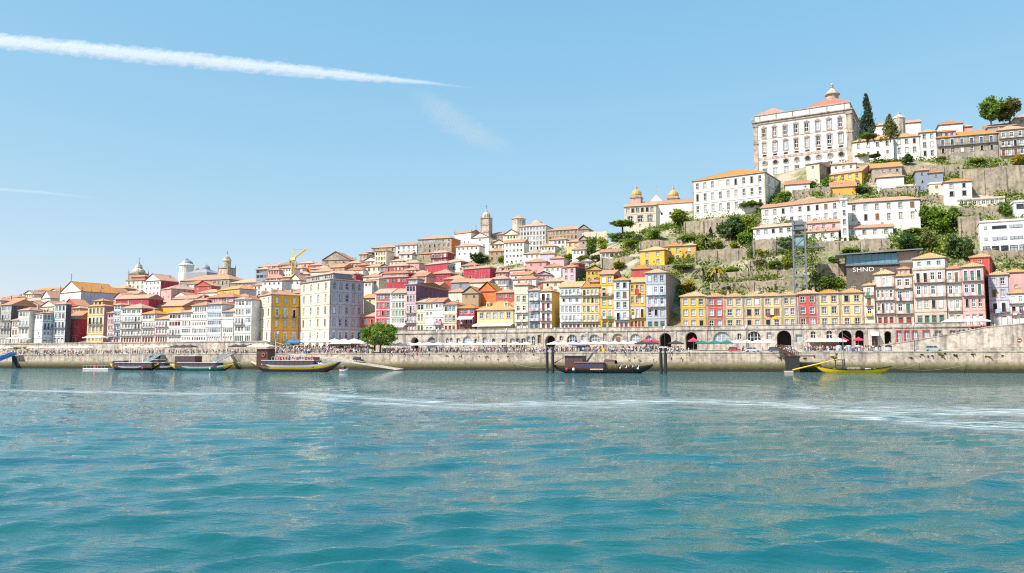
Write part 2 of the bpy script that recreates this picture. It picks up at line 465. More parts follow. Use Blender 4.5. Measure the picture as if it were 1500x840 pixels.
def facade(mb, root, o, ex, W, zlo, ztop, H, rows, mat, hwin=None, balc=None, sc=False, quoin=False, trim=None):
    """a wall from zlo to ztop with real openings; rows counted down from the eave over H metres"""
    ex = np.array(ex, float); n = np.array([ex[1], -ex[0]]); o = np.array(o, float)
    rz = math.atan2(ex[1], ex[0])
    trim = trim or GRANITE
    def pt(u, z, dep=0.0):
        p = o + ex * u - n * dep
        return (p[0], p[1], z)
    def quad(u0, u1, z0, z1, m=mat):
        if u1 - u0 > 1e-4 and z1 - z0 > 1e-4:
            mb.poly([pt(u0, z0), pt(u1, z0), pt(u1, z1), pt(u0, z1)], m)
    R = parse_rows(rows) if rows else []
    fh = H / max(1, len(R))
    z = ztop
    for i, (k, cnt, fr) in enumerate(R):
        z1 = ztop - i * fh; z0 = z1 - fh; z = z0
        if k == 'n' or cnt == 0:
            quad(0, W, z0, z1); continue
        cap, share, hs, sill = SPEC[k]
        marg = 0.35 if W < 9 else 0.5
        bay = (W - 2 * marg) / cnt
        ww = min(cap, bay * share); hh = fh * hs
        if i == 0 and k in 'wWbBg': hh = fh * (hs - .06)
        zz = z0 + fh * sill
        cur = 0
        kk = {'W': 'w', 'B': 'b', 'A': 'a'}.get(k, k)
        sur = 's' if (k in 'wWsaAd') else 'w'
        me = window_mesh(kk, fr[0], sur)
        for q in range(cnt):
            uc = marg + bay * (q + .5); u0, u1 = uc - ww / 2, uc + ww / 2
            quad(cur, u0, z0, z1); quad(u0, u1, z0, zz); quad(u0, u1, zz + hh, z1)
            r = 0.2
            mb.poly([pt(u0, zz), pt(u0, zz + hh), pt(u0, zz + hh, r), pt(u0, zz, r)], mat)
            mb.poly([pt(u1, zz + hh), pt(u1, zz), pt(u1, zz, r), pt(u1, zz + hh, r)], mat)
            mb.poly([pt(u0, zz + hh), pt(u1, zz + hh), pt(u1, zz + hh, r), pt(u0, zz + hh, r)], mat)
            mb.poly([pt(u1, zz), pt(u0, zz), pt(u0, zz, r), pt(u1, zz, r)], mat)
            cur = u1
            p = pt(uc, zz)
            rv = WR.random(); mv = me
            if kk in 'wb' and rv < .10: mv = window_mesh('h', 'wwwwgo'[WR.randrange(6)] if fr[0] == 'w' else fr[0], sur)
            elif kk in 'wbs' and rv < .24: mv = window_mesh('o', fr[0], sur)
            place(mv, 'door' if kk == 'd' else 'window', root, p, rz, (ww, 1, hh))
            if k == 'B': balcony(root, pt, uc - ww / 2 - .35, uc + ww / 2 + .35, z0 + .05, balc, rz, pt)
        quad(cur, W, z0, z1)
        if k == 'b': balcony(root, pt, marg * .5, W - marg * .5, z0 + .05, balc, rz, pt)
    quad(0, W, zlo, z)
    def pbox(u0, u1, z0, z1, out, m):
        A = [pt(u0, z0, -out), pt(u1, z0, -out), pt(u1, z1, -out), pt(u0, z1, -out)]
        B = [pt(u0, z0, .02), pt(u1, z0, .02), pt(u1, z1, .02), pt(u0, z1, .02)]
        mb.poly(A, m); mb.poly([B[0], A[0], A[3], B[3]], m); mb.poly([A[1], B[1], B[2], A[2]], m)
        mb.poly([A[3], A[2], B[2], B[3]], m); mb.poly([B[0], B[1], A[1], A[0]], m)
    pbox(0, W, ztop - .32, ztop - .03, .16, trim)
    if sc:
        for i in range(1, len(R)): pbox(0, W, ztop - i * fh - .12, ztop - i * fh + .1, .07, trim)
    if quoin:
        pbox(.02, .45, zlo, ztop - .33, .06, trim); pbox(W - .45, W - .02, zlo, ztop - .33, .06, trim)

def balcony(root, pt, u0, u1, z, mat, rz, _):
    m = MB(); L = u1 - u0; D = .75; mt = mat or IRON
    m.box((0, -D, 0), (L, 0, .14), GRANITE)
    m.box((0, -D, 1.02), (L, -D + .05, 1.09), mt); m.box((0, -D + .01, .2), (L, -D + .04, .25), mt)
    n = max(2, int(L / .28))
    for k in range(n + 1):
        x = min(L - .03, L * k / n); m.box((x, -D + .01, .14), (x + .035, -D + .04, 1.02), mt, 'td')
    for x in (0, L - .04):
        m.box((x, -D + .05, 1.02), (x + .04, 0, 1.08), mt)
        for q in range(1, 3): m.box((x, -D * q / 3, .14), (x + .03, -D * q / 3 + .03, 1.02), mt, 'td')
    o = m.obj('balcony', root, loc=pt(u0, z), rz=rz)
    return o

def roof_mesh(W, D, H, kind, pitch, over, mat, soffit):
    m = MB(); o = over; x0, x1, y0, y1 = -o, W + o, -o, D + o
    t = .16; z0 = H - .02; z1 = z0 + t
    w, d = x1 - x0, y1 - y0
    A = [(x0, y0), (x1, y0), (x1, y1), (x0, y1)]
    if kind == 'hip':
        if w >= d:
            h = pitch * d / 2; r0 = (x0 + d / 2, y0 + d / 2); r1 = (x1 - d / 2, y0 + d / 2)
            if w - d < .3: r0 = r1 = ((x0 + x1) / 2, (y0 + y1) / 2)
        else:
            h = pitch * w / 2; r0 = (x0 + w / 2, y0 + w / 2); r1 = (x0 + w / 2, y1 - w / 2)
        R0 = (*r0, z1 + h); R1 = (*r1, z1 + h); P = [(*p, z1) for p in A]
        if w >= d:
            m.poly([P[0], P[1], R1, R0], mat); m.poly([P[1], P[2], R1], mat); m.poly([P[2], P[3], R0, R1], mat); m.poly([P[3], P[0], R0], mat)
        else:
            m.poly([P[0], P[1], R0], mat); m.poly([P[1], P[2], R1, R0], mat); m.poly([P[2], P[3], R1], mat); m.poly([P[3], P[0], R0, R1], mat)
        lines = [(P[0], R0), (P[3], R0), (P[1], R1), (P[2], R1), (R0, R1)] if w >= d else [(P[0], R0), (P[1], R0), (P[2], R1), (P[3], R1), (R0, R1)]
    elif kind == 'gx':
        h = pitch * d / 2; P = [(*p, z1) for p in A]; R0 = (x0, (y0 + y1) / 2, z1 + h); R1 = (x1, (y0 + y1) / 2, z1 + h)
        m.poly([P[0], P[1], R1, R0], mat); m.poly([P[2], P[3], R0, R1], mat)
        m.poly([P[1], P[2], R1], mat); m.poly([P[3], P[0], R0], mat); lines = [(R0, R1), (P[0], R0), (P[1], R1)]
    elif kind == 'gy':
        h = pitch * w / 2; P = [(*p, z1) for p in A]; R0 = ((x0 + x1) / 2, y0, z1 + h); R1 = ((x0 + x1) / 2, y1, z1 + h)
        m.poly([P[1], P[2], R1, R0], mat); m.poly([P[3], P[0], R0, R1], mat)
        m.poly([P[2], P[3], R1], mat); lines = [(R0, R1)]
    elif kind == 'shed':
        h = pitch * d; P = [(*A[0], z1), (*A[1], z1), (*A[2], z1 + h), (*A[3], z1 + h)]
        m.poly(P, mat); m.poly([(x1, y0, z1), (x1, y1, z1), (x1, y1, z1 + h)], soffit); m.poly([(x0, y1, z1), (x0, y0, z1), (x0, y1, z1 + h)], soffit)
        m.poly([(x1, y1, z1), (x0, y1, z1), (x0, y1, z1 + h), (x1, y1, z1 + h)], soffit); lines = []
    else:
        m.poly([(*p, z1) for p in A], mat); lines = []
    B = [(*p, z0) for p in A]; C = [(*p, z1) for p in A]
    for k in range(4): m.poly([B[k], B[(k + 1) % 4], C[(k + 1) % 4], C[k]], soffit if kind != 'flat' else mat)
    m.poly([B[3], B[2], B[1], B[0]], soffit)
    for a, b in lines: m.bar(Vector(a), Vector(b), .11, MATS['ridge'], 4)
    return m

flat('ridge_x', (0.5, 0.3, 0.2)); MATS['ridge'] = terra((0.66, 0.33, 0.2), 'ridge_tiles')
TERRA = terra(); TERRA2 = terra((0.64, 0.29, 0.15), 'pale'); TERRA3 = terra((0.70, 0.27, 0.05), 'orange'); TERRA4 = terra((0.60, 0.28, 0.17), 'pinkish')
LEADROOF = flat('lead_roof', (0.30, 0.32, 0.35), 0.5)
RM = {'t': TERRA, 'p': TERRA2, 'o': TERRA3, 'k': TERRA4, 'g': LEADROOF}
CHIM = plaster((0.55, 0.42, 0.34)); SOFFIT = flat('soffit', (0.45, 0.36, 0.28))
HOUSES = []

def house(label, x0, x1, ye, rows, col='white', d=None, zb=None, xs=None, dep=9.0, ang=0.0, roof='hip', pitch=.42,
          side=None, srows='', lrows='', name='house', cat='house', group=None, fh=3.1, rm=None, over=.45, anc='L', sc=False, quoin=False,
          chim=0, balc=None, dorm=0, trim=None, front=None, bury=1.5, foot=None):
    R = parse_rows(rows); fl = max(1, len(R)); xc = (x0 + x1) / 2
    if d is None: d = solve_d(x1 if anc == 'R' else xc, ye, fl * fh if foot is None else foot)
    e = np.array([math.cos(-TH + math.radians(ang)), math.sin(-TH + math.radians(ang))])
    if anc == 'R':
        pr = hit(x1, ye, d); pl = hit_line(x0, ye, pr, e); ze = pr[2]
    elif anc == 'C':
        pc = hit(xc, ye, d); pl = hit_line(x0, ye, pc, e); pr = hit_line(x1, ye, pc, e); ze = pc[2]
    else:
        pl = hit(x0, ye, d); pr = hit_line(x1, ye, pl, e); ze = hit_line(xc, ye, pl, e)[2]
    W = float(np.linalg.norm(pr[:2] - pl[:2])); n = np.array([-e[1], e[0]])
    if xs is not None:
        q = hit_line(xs, ye, pr, n); dep = float(np.clip((q[:2] - pr[:2]) @ n, 3, 60))
    if zb is None:
        base = min(ground_at(*(pl[:2])), ground_at(*(pr[:2])), ground_at(*(pl[:2] + n * dep)), ground_at(*(pr[:2] + n * dep))) - bury
        H = fl * fh
    else:
        base = zb - .3; H = ze - zb
    Ht = ze - base
    if zb is not None and fl > 2: sc = True
    root = empty(name, (pl[0], pl[1], base), -TH + math.radians(ang), label, cat, group)
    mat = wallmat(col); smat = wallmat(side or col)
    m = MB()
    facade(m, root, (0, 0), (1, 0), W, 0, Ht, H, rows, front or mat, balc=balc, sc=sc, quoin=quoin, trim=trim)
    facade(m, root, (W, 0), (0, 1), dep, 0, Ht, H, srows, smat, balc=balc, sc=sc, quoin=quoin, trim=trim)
    facade(m, root, (W, dep), (-1, 0), W, 0, Ht, H, '', mat)
    facade(m, root, (0, dep), (0, -1), dep, 0, Ht, H, lrows, smat if not lrows else mat, sc=sc, trim=trim)
    if roof == 'gy':
        h = pitch * (W + 2 * over) / 2
        for y, s in ((0.0, 1), (dep, -1)):
            tri = [(0, y, Ht), (W, y, Ht), (W / 2, y, Ht + h * W / (W + 2 * over))]
            m.poly(tri if s > 0 else tri[::-1], mat)
    if roof == 'flat':
        for a, b in (((-.1, -.1), (W + .1, .2)), ((-.1, dep - .2), (W + .1, dep + .1)), ((-.1, .2), (.2, dep - .2)), ((W - .2, .2), (W + .1, dep - .2))):
            m.box((*a, Ht - .02), (*b, Ht + .55), trim or mat)
        m.poly([(0, 0, Ht), (W, 0, Ht), (W, dep, Ht), (0, dep, Ht)], RM.get(rm, LEADROOF))
    m.obj('wall', root)
    ro = None
    if roof != 'flat':
        rmat = RM[rm or 'ttpkt'[len(HOUSES) % 5]]
        ro = roof_mesh(W, dep, Ht, roof, pitch, over, rmat, SOFFIT).obj('roof', root)
        rng = random.Random(len(HOUSES) * 13 + 5)
        nch = chim if chim else (2 if rng.random() < .25 else 1 if rng.random() < .75 else 0)
        for k in range(nch):
            cx = W * rng.uniform(.12, .88); cy = dep * rng.uniform(.55, .85); c = MB(); hh = Ht + pitch * min(W, dep) / 2 * .5
            c.box((cx - .4, cy - .3, Ht), (cx + .4, cy + .3, hh + 1.5), CHIM); c.box((cx - .5, cy - .4, hh + 1.5), (cx + .5, cy + .4, hh + 1.65), GRANITE)
            c.box((cx - .3, cy - .2, hh + 1.65), (cx - .05, cy + .2, hh + 1.95), CHIM); c.box((cx + .05, cy - .2, hh + 1.65), (cx + .3, cy + .2, hh + 1.95), CHIM)
            c.obj('chimney', ro)
        for k in range(dorm):
            cx = W * (k + .5) / dorm; yy = dep * .16; c = MB(); zz = Ht + pitch * (yy + over) + .1; w2 = .8
            do = empty('dormer', (cx, yy, zz)); do.parent = root
            c.box((-w2, 0, -.2), (w2, 2.6, 1.35), mat)
            c.poly([(-w2 - .2, -.25, 1.352), (w2 + .2, -.25, 1.352), (0, -.25, 1.9)], mat)
            c.poly([(w2 + .2, -.25, 1.352), (w2 + .2, 3, 1.352), (0, 3, 1.9), (0, -.25, 1.9)], rmat)
            c.poly([(-w2 - .2, 3, 1.352), (-w2 - .2, -.25, 1.352), (0, -.25, 1.9), (0, 3, 1.9)], rmat)
            c.obj('dormer_box', do)
            place(window_mesh('w', 'w', 'w'), 'window', do, (0, -.18, .2), 0, (.95, .9, 1.0))
    h = dict(root=root, W=W, D=dep, H=H, Ht=Ht, d=d, base=base, ze=ze, label=label, ro=ro)
    HOUSES.append(h)
    return h

def attic(h, fx0, fx1, setb, height, col, rows, dep=None, pitch=.4, rm='t', name='attic', roof='hip', over=.4, srows=''):
    """a smaller storey on the roof, part of the same house"""
    W = h['W'] * (fx1 - fx0); D = dep or h['D'] * .6
    a = empty(name, (h['W'] * fx0, setb, h['Ht'] + .1)); a.parent = h['root']
    m = MB(); mat = wallmat(col)
    facade(m, a, (0, 0), (1, 0), W, -.3, height, height, rows, mat)
    facade(m, a, (W, 0), (0, 1), D, -.3, height, height, srows, mat)
    facade(m, a, (W, D), (-1, 0), W, -.3, height, height, '', mat)
    facade(m, a, (0, D), (0, -1), D, -.3, height, height, '', mat)
    m.obj('attic_wall', a)
    if roof != 'flat': roof_mesh(W, D, height, roof, pitch, over, RM[rm], SOFFIT).obj('attic_roof', a)
    return a

def local_frame(px, py, d, name, label, cat, group=None, ang=0.0):
    """an empty where the sight line meets plane d; returns it and metres per photo pixel there"""
    p = hit(px, py, d); r = ray(px, py); t = p[1] / r[1]
    return empty(name, tuple(p), -TH + math.radians(ang), label, cat, group), t / F
# ------------------------------------------------------------------ ground, river, quay
QUAY = stone((0.49, 0.425, 0.355), 'quay', 1.3, 0.5, algae=True, dark=0.55)
ARC = stone((0.54, 0.48, 0.42), 'arcade', 1.0, 0.45, dark=0.6)
PAVE = stone((0.46, 0.41, 0.36), 'paving', 1.0, 1.0)
def struct(o): o['kind'] = 'structure'; return o

def earth():
    m, nt, b = newmat('hillside')
    v = coords(nt, shift=False)
    a = noise(nt, v, 0.06, 5, .65); c2 = noise(nt, v, 0.5, 5, .7); f = noise(nt, v, 2.5, 3)
    ge = N(nt, 'ShaderNodeNewGeometry'); sx = N(nt, 'ShaderNodeSeparateXYZ'); nt.links.new(ge.outputs['Normal'], sx.inputs[0])
    c = mixc(nt, ramp(nt, c2, [(0.4, 0.0), (0.65, 1.0)]), (0.09, 0.12, 0.03), (0.30, 0.25, 0.16))
    c = mixc(nt, ramp(nt, a, [(0.46, 0.0), (0.6, 0.85)]), c, (0.40, 0.34, 0.26))
    nt.links.new(c, b.inputs['Base Color']); b.inputs['Roughness'].default_value = .95
    bump(nt, b, f, .6, .3)
    return m
EARTH = earth()
pxs = list(range(-400, 1901, 12)) + [391, 397, 545, 551]
pxs = sorted(set(pxs))
ds = [20.8, 24, 28, 33, 38, 42, 45, 48, 52, 55, 58, 62, 66, 70, 75, 80, 85, 90, 95, 100, 108, 116, 125, 135, 150, 165, 180, 200, 220, 250, 300, 380, 500, 700]
V = []; Fc = []
for i, px in enumerate(pxs):
    for d in ds:
        p = hit(px, 528, d); V.append((p[0], p[1], terrain(px, max(d, 24)) - (0.15 if d < 30 else 0)))
nd = len(ds)
for i in range(len(pxs) - 1):
    for j in range(nd - 1):
        a = i * nd + j; Fc.append((a, a + nd, a + nd + 1, a + 1))
me = bpy.data.meshes.new('hillside'); me.from_pydata(V, [], Fc); me.materials.append(EARTH)
struct(link(bpy.data.objects.new('hillside', me)))

def qmesh(mb, name, label=None, cat=None, kind=None, group=None):
    o = mb.obj(name, None, loc=(Q0[0], Q0[1], 0), rz=-TH); tag(o, label, cat, group, kind); return o

SL, SR = s_of(-330, 0), s_of(1750, 0)
m = MB()
m.poly([(SL, 2.2, 6), (SR, 2.2, 6), (SR, 4, 6), (SL, 4, 6)], PAVE); m.poly([(SL, 4, 6), (SR, 4, 6), (SR, 21.2, 6 + 17.2 * .06), (SL, 21.2, 6 + 17.2 * .06)], PAVE)
def deckz(px, d):
    return 6.0 + max(0, d - 4) * (.06 + .09 * float(np.interp(px, [396, 404, 540, 552], [0, 1, 1, 0])))
for a_, b_ in zip((396, 404, 540), (404, 540, 552)):                # the square slopes up from the quay
    m.poly([(s_of(a_, 4), 4, 6.01), (s_of(b_, 4), 4, 6.01), (s_of(b_, 30), 30, deckz(b_, 30) + .01), (s_of(a_, 30), 30, deckz(a_, 30) + .01)], PAVE)
qmesh(m, 'quay_pavement', kind='structure')
m = MB()
m.box((SL, 0, -2), (SR, 2.2, 2.9), QUAY, 'b')
m.box((SL, 2.2, 2.9), (SR, 3.2, 5.75), QUAY, 'b')
s = SL
rr = random.Random(3)
while s < SR:                                       # coping blocks along the edge
    w = rr.uniform(1.6, 2.4); m.box((s, 2.08 + rr.uniform(-.03, .03), 5.75), (s + w - .04, 3.3, 6.03 + rr.uniform(-.02, .03)), PAVE); s += w
qmesh(m, 'quay_wall', 'long weathered granite quay wall with algae along the waterline', 'quay wall')
# dark stair openings in the quay wall
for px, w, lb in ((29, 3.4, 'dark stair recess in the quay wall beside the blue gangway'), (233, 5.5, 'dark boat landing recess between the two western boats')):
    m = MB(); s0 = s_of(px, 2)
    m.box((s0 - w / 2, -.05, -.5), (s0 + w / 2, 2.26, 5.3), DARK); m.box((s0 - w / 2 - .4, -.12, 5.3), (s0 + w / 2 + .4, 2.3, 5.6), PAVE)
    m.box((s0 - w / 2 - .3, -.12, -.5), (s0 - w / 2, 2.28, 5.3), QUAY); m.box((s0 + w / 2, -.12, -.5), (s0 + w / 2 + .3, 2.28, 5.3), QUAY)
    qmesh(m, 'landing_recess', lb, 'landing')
# slipway
m = MB(); a, b2, c3 = s_of(430, -3), s_of(497, -3), s_of(587, -3)
P = [(a, 5.6), (b2, 3.6), (c3, .15)]
for (s0, z0), (s1, z1) in zip(P[:-1], P[1:]):
    m.poly([(s0, -7, z0), (s1, -7, z1), (s1, 2.18, z1 + .35), (s0, 2.18, z0 + .35)], PAVE)
    m.poly([(s0, -7, -2), (s1, -7, -2), (s1, -7, z1), (s0, -7, z0)], QUAY)
m.poly([(a, 2.18, -2), (a, -7, -2), (a, -7, 5.6), (a, 2.18, 5.95)], QUAY)
m.poly([(c3, -7, -2), (c3, 2.18, -2), (c3, 2.18, .5), (c3, -7, .15)], QUAY)
qmesh(m, 'slipway', 'pale stone slipway sloping into the river below the round tree', 'slipway')
SLIP = P

# terrace wall under the western houses
m = MB(); s0, s1 = s_of(-330, 17), s_of(391, 17)
m.box((s0, 17, 5.9), (s1, 21.5, 11), ARC, 'd'); m.box((s0, 16.8, 11), (s1, 17.3, 11.45), PAVE)
rr = random.Random(5)
for k in range(26):
    q = s_of(rr.uniform(130, 385), 17); m.box((q, 16.96, rr.uniform(6.5, 9.5)), (q + .5, 17.02, 10), GRANITE)
qmesh(m, 'terrace_wall', 'bare stone terrace wall under the western riverside houses', 'wall')
m = MB(); sA, sB = s_of(552, 21), s_of(1445, 21)

# arcade wall -------------------------------------------------------------
AD = 20.0; AT = 14.9
arches = [  # px centre, px width, bottom z, top z, kind
    (607.6, 11, 6, 12.2, 'open'), (632, 12, 6, 12.2, 'door'), (655, 3.4, 9.4, 11.9, 'win'), (661, 3.4, 9.4, 11.9, 'win'), (671, 4.5, 9.4, 11.7, 'rect'), (684, 12, 8.5, 12.4, 'lun'),
    (697, 4.5, 9, 11.5, 'win'), (710, 5.5, 8.6, 12, 'win'), (723, 4.5, 9, 11.5, 'win'), (737.6, 5, 6, 11.2, 'rect'), (750, 5.4, 8.2, 11.4, 'rect'), (758.5, 5.4, 8.2, 11.4, 'rect'),
    (766.5, 5.4, 8.2, 11.4, 'rect'), (774.5, 4.5, 9, 12.2, 'win'), (781.3, 4.5, 9, 12.2, 'win'), (790, 4.6, 9.6, 12.6, 'brown'), (806, 15, 6, 12.4, 'open'), (822, 4.6, 10.6, 12.2, 'win'),
    (838, 15, 9.4, 12.6, 'lun'), (854, 4.6, 10.6, 12.4, 'win'), (871, 15, 9.4, 12.6, 'lun'), (886, 4.5, 8.4, 12.9, 'rect'), (905, 16, 9, 12.8, 'blind'), (931, 15, 9.4, 12.6, 'lun'),
    (951, 9, 6.2, 12, 'door'), (975, 17, 6, 12.8, 'open'), (1013, 17, 6, 13, 'open'), (1057.6, 25, 9.2, 13, 'lun'), (1083.6, 5.6, 10.6, 12.4, 'win'), (1105, 20, 9.2, 13, 'lun'),
    (1127, 6, 10.4, 12.6, 'rect'), (1149, 21, 6, 13.2, 'open'), (1171, 10, 9.4, 11.8, 'rect'), (1192, 7, 10.6, 12.8, 'win'), (1215.5, 8.6, 10.4, 13, 'win'), (1238.6, 20, 6, 13, 'open'),
    (1260, 12.5, 7, 13, 'open'), (1282, 8.6, 6.5, 11.6, 'door'), (1301.5, 10, 7, 12.6, 'open'), (1318, 7, 8, 12.6, 'red'), (1329.5, 7, 8, 12.6, 'red'), (1341, 7, 8.2, 12.6, 'red'),
    (1358, 9, 8.6, 12.6, 'red'), (1376, 10, 8.8, 12.6, 'rect'), (1397, 9, 9.4, 12.6, 'rect')]
aroot = empty('arcade_wall', (Q0[0], Q0[1], 0), -TH, 'long granite arcade wall with arches and a parapet walk behind the quay', 'wall')
m = MB(); cur = sA; DEEP = 1.0
BROWN = FRAME['o']
for px, w, z0, z1, kind in arches:
    sc_ = s_of(px, AD); hw = (s_of(px + w / 2, AD) - s_of(px - w / 2, AD)) / 2
    u0, u1 = sc_ - hw, sc_ + hw
    arched = kind in ('open', 'door', 'win', 'lun', 'blind')
    q = lambda ua, ub, za, zb: m.poly([(ua, AD, za), (ub, AD, za), (ub, AD, zb), (ua, AD, zb)], ARC) if ub - ua > 1e-3 and zb - za > 1e-3 else None
    q(cur, u0, 5.9, AT); q(u0, u1, 5.9, z0)
    dep = 3.0 if kind == 'open' else .45
    if arched:
        rise = min(hw, (z1 - z0) * .98); zs = z1 - rise; n = 10
        arc = [(sc_ - hw * math.cos(PI * k / n), zs + rise * math.sin(PI * k / n)) for k in range(n + 1)]
        for k in range(n):
            (xa, za), (xb, zb) = arc[k], arc[k + 1]
            m.poly([(xa, AD, za), (xb, AD, zb), (xb, AD, AT), (xa, AD, AT)], ARC)
            m.poly([(xa, AD, za), (xa, AD + dep, za), (xb, AD + dep, zb), (xb, AD, zb)], ARC)
            ca, sa = math.cos(PI * k / n), math.sin(PI * k / n); cb, sb = math.cos(PI * (k + 1) / n), math.sin(PI * (k + 1) / n)
            t = .35                                    # voussoirs proud of the wall
            A = [(sc_ - (hw) * ca, AD - .07, zs + rise * sa), (sc_ - hw * cb, AD - .07, zs + rise * sb), (sc_ - (hw + t) * cb, AD - .07, zs + (rise + t) * sb), (sc_ - (hw + t) * ca, AD - .07, zs + (rise + t) * sa)]
            m.poly(A, PAVE); m.poly([(p[0], AD + .02, p[2]) for p in (A[0], A[1])] + [A[1], A[0]], PAVE); m.poly([A[3], A[2]] + [(p[0], AD + .02, p[2]) for p in (A[2], A[3])], PAVE)
        m.poly([(u0, AD, z0), (u0, AD, zs), (u0, AD + dep, zs), (u0, AD + dep, z0)], ARC); m.poly([(u1, AD, zs), (u1, AD, z0), (u1, AD + dep, z0), (u1, AD + dep, zs)], ARC)
    else:
        q(u0, u1, z1, AT)
        m.poly([(u0, AD, z0), (u0, AD, z1), (u0, AD + dep, z1), (u0, AD + dep, z0)], ARC); m.poly([(u1, AD, z1), (u1, AD, z0), (u1, AD + dep, z0), (u1, AD + dep, z1)], ARC)
        m.poly([(u0, AD, z1), (u1, AD, z1), (u1, AD + dep, z1), (u0, AD + dep, z1)], ARC)
        for a, b in ((u0 - .25, u0), (u1, u1 + .25)): m.box((a, AD - .06, z0), (b, AD + .03, z1), RI if kind == 'red' else PAVE)
        m.box((u0 - .25, AD - .06, z1), (u1 + .25, AD + .03, z1 + .3), RI if kind == 'red' else PAVE)
    m.poly([(u0, AD, z0), (u1, AD, z0), (u1, AD + dep, z0), (u0, AD + dep, z0)], PAVE)
    b = MB(); y = AD + dep
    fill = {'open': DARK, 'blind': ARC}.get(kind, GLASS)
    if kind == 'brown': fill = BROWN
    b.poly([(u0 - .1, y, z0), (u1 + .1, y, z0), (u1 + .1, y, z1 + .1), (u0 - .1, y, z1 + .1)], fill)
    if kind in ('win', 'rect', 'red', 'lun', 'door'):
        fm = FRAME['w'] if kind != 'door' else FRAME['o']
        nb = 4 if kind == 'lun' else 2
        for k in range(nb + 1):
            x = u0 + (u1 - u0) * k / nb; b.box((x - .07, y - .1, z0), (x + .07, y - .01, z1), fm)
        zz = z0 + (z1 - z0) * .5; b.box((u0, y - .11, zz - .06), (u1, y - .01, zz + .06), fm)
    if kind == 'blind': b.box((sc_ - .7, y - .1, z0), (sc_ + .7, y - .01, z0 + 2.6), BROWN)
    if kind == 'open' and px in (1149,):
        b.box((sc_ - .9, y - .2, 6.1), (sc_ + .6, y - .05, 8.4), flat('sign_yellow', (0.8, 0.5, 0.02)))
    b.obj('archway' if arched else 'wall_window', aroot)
    cur = u1
m.poly([(cur, AD, 5.9), (sB, AD, 5.9), (sB, AD, AT), (cur, AD, AT)], ARC)
m.box((sA, AD - .28, 13.6), (sB, AD + .03, 13.95), PAVE)          # string course under the parapet
m.box((sA, AD - .12, AT), (sB, AD + .5, AT + .22), PAVE)           # coping
m.poly([(sB, AD + .4, 13.9), (sA, AD + .4, 13.9), (sA, AD + .4, AT), (sB, AD + .4, AT)], ARC)
m.poly([(sB, AD, 5.9), (sB, AD + 5, 5.9), (sB, AD + 5, AT), (sB, AD, AT)], ARC); m.poly([(sA, AD + 5, 5.9), (sA, AD, 5.9), (sA, AD, AT), (sA, AD + 5, AT)], ARC)
for px in (592, 643, 700, 795, 860, 918, 990, 1035, 1095, 1161.5, 1181, 1226, 1270, 1310):
    q = s_of(px, AD); m.box((q - .35, AD - .16, 5.9), (q + .35, AD + .02, 13.6), PAVE)
m.obj('wall', aroot)
m = MB(); m.poly([(sA, AD + .4, 13.98), (sB, AD + .4, 13.98), (sB, 30, 13.98), (sA, 30, 13.98)], PAVE); qmesh(m, 'upper_street', kind='structure')
# ramp wall at the east end
m = MB(); pts = [(1228, 6.1), (1262, 7.4), (1330, 9.3), (1400, 11.6), (1447, 13.4), (1500, 14.2), (1700, 14.6)]
for (pa, za), (pb, zb) in zip(pts[:-1], pts[1:]):
    a, b = s_of(pa, 13), s_of(pb, 13)
    m.poly([(a, 13, 5.9), (b, 13, 5.9), (b, 13, zb), (a, 13, za)], ARC)
    m.poly([(a, 13, za), (b, 13, zb), (b, 13.45, zb), (a, 13.45, za)], PAVE)
    m.poly([(b, 13.45, 5.9), (a, 13.45, 5.9), (a, 13.45, za), (b, 13.45, zb)], ARC)
    m.poly([(a, 12.9, za - .28), (b, 12.9, zb - .28), (b, 12.9, zb + .02), (a, 12.9, za + .02)], PAVE); m.poly([(a, 12.9, za + .02), (b, 12.9, zb + .02), (b, 13.02, zb + .02), (a, 13.02, za + .02)], PAVE)
qmesh(m, 'ramp_wall', 'stone retaining wall of the ramp climbing to the upper street', 'wall')
m = MB()
for (pa, za), (pb, zb) in zip(pts[:-1], pts[1:]):
    a, b = s_of(pa, 13), s_of(pb, 13); m.poly([(a, 13.45, za - .9), (b, 13.45, zb - .9), (b, 26, zb - .9), (a, 26, za - .9)], PAVE)
qmesh(m, 'ramp_path', kind='structure')
m = MB(); a, b, c = s_of(1392, 3), s_of(1440, 3), s_of(1750, 3)
m.poly([(a, 2.9, 6.03), (b, 2.9, 6.03), (b, 2.9, 7.0), (a, 2.9, 6.1)], QUAY); m.poly([(b, 2.9, 6.03), (c, 2.9, 6.03), (c, 2.9, 8.6), (b, 2.9, 7.0)], QUAY)
m.poly([(a, 2.9, 6.1), (b, 2.9, 7.0), (b, 3.5, 7.0), (a, 3.5, 6.1)], PAVE); m.poly([(b, 2.9, 7.0), (c, 2.9, 8.6), (c, 3.5, 8.6), (b, 3.5, 7.0)], PAVE)
m.poly([(c, 3.5, 6), (a, 3.5, 6), (a, 3.5, 6.1), (b, 3.5, 7), (c, 3.5, 8.6)], QUAY)
qmesh(m, 'quay_parapet', 'low stone parapet rising along the east end of the quay', 'wall')

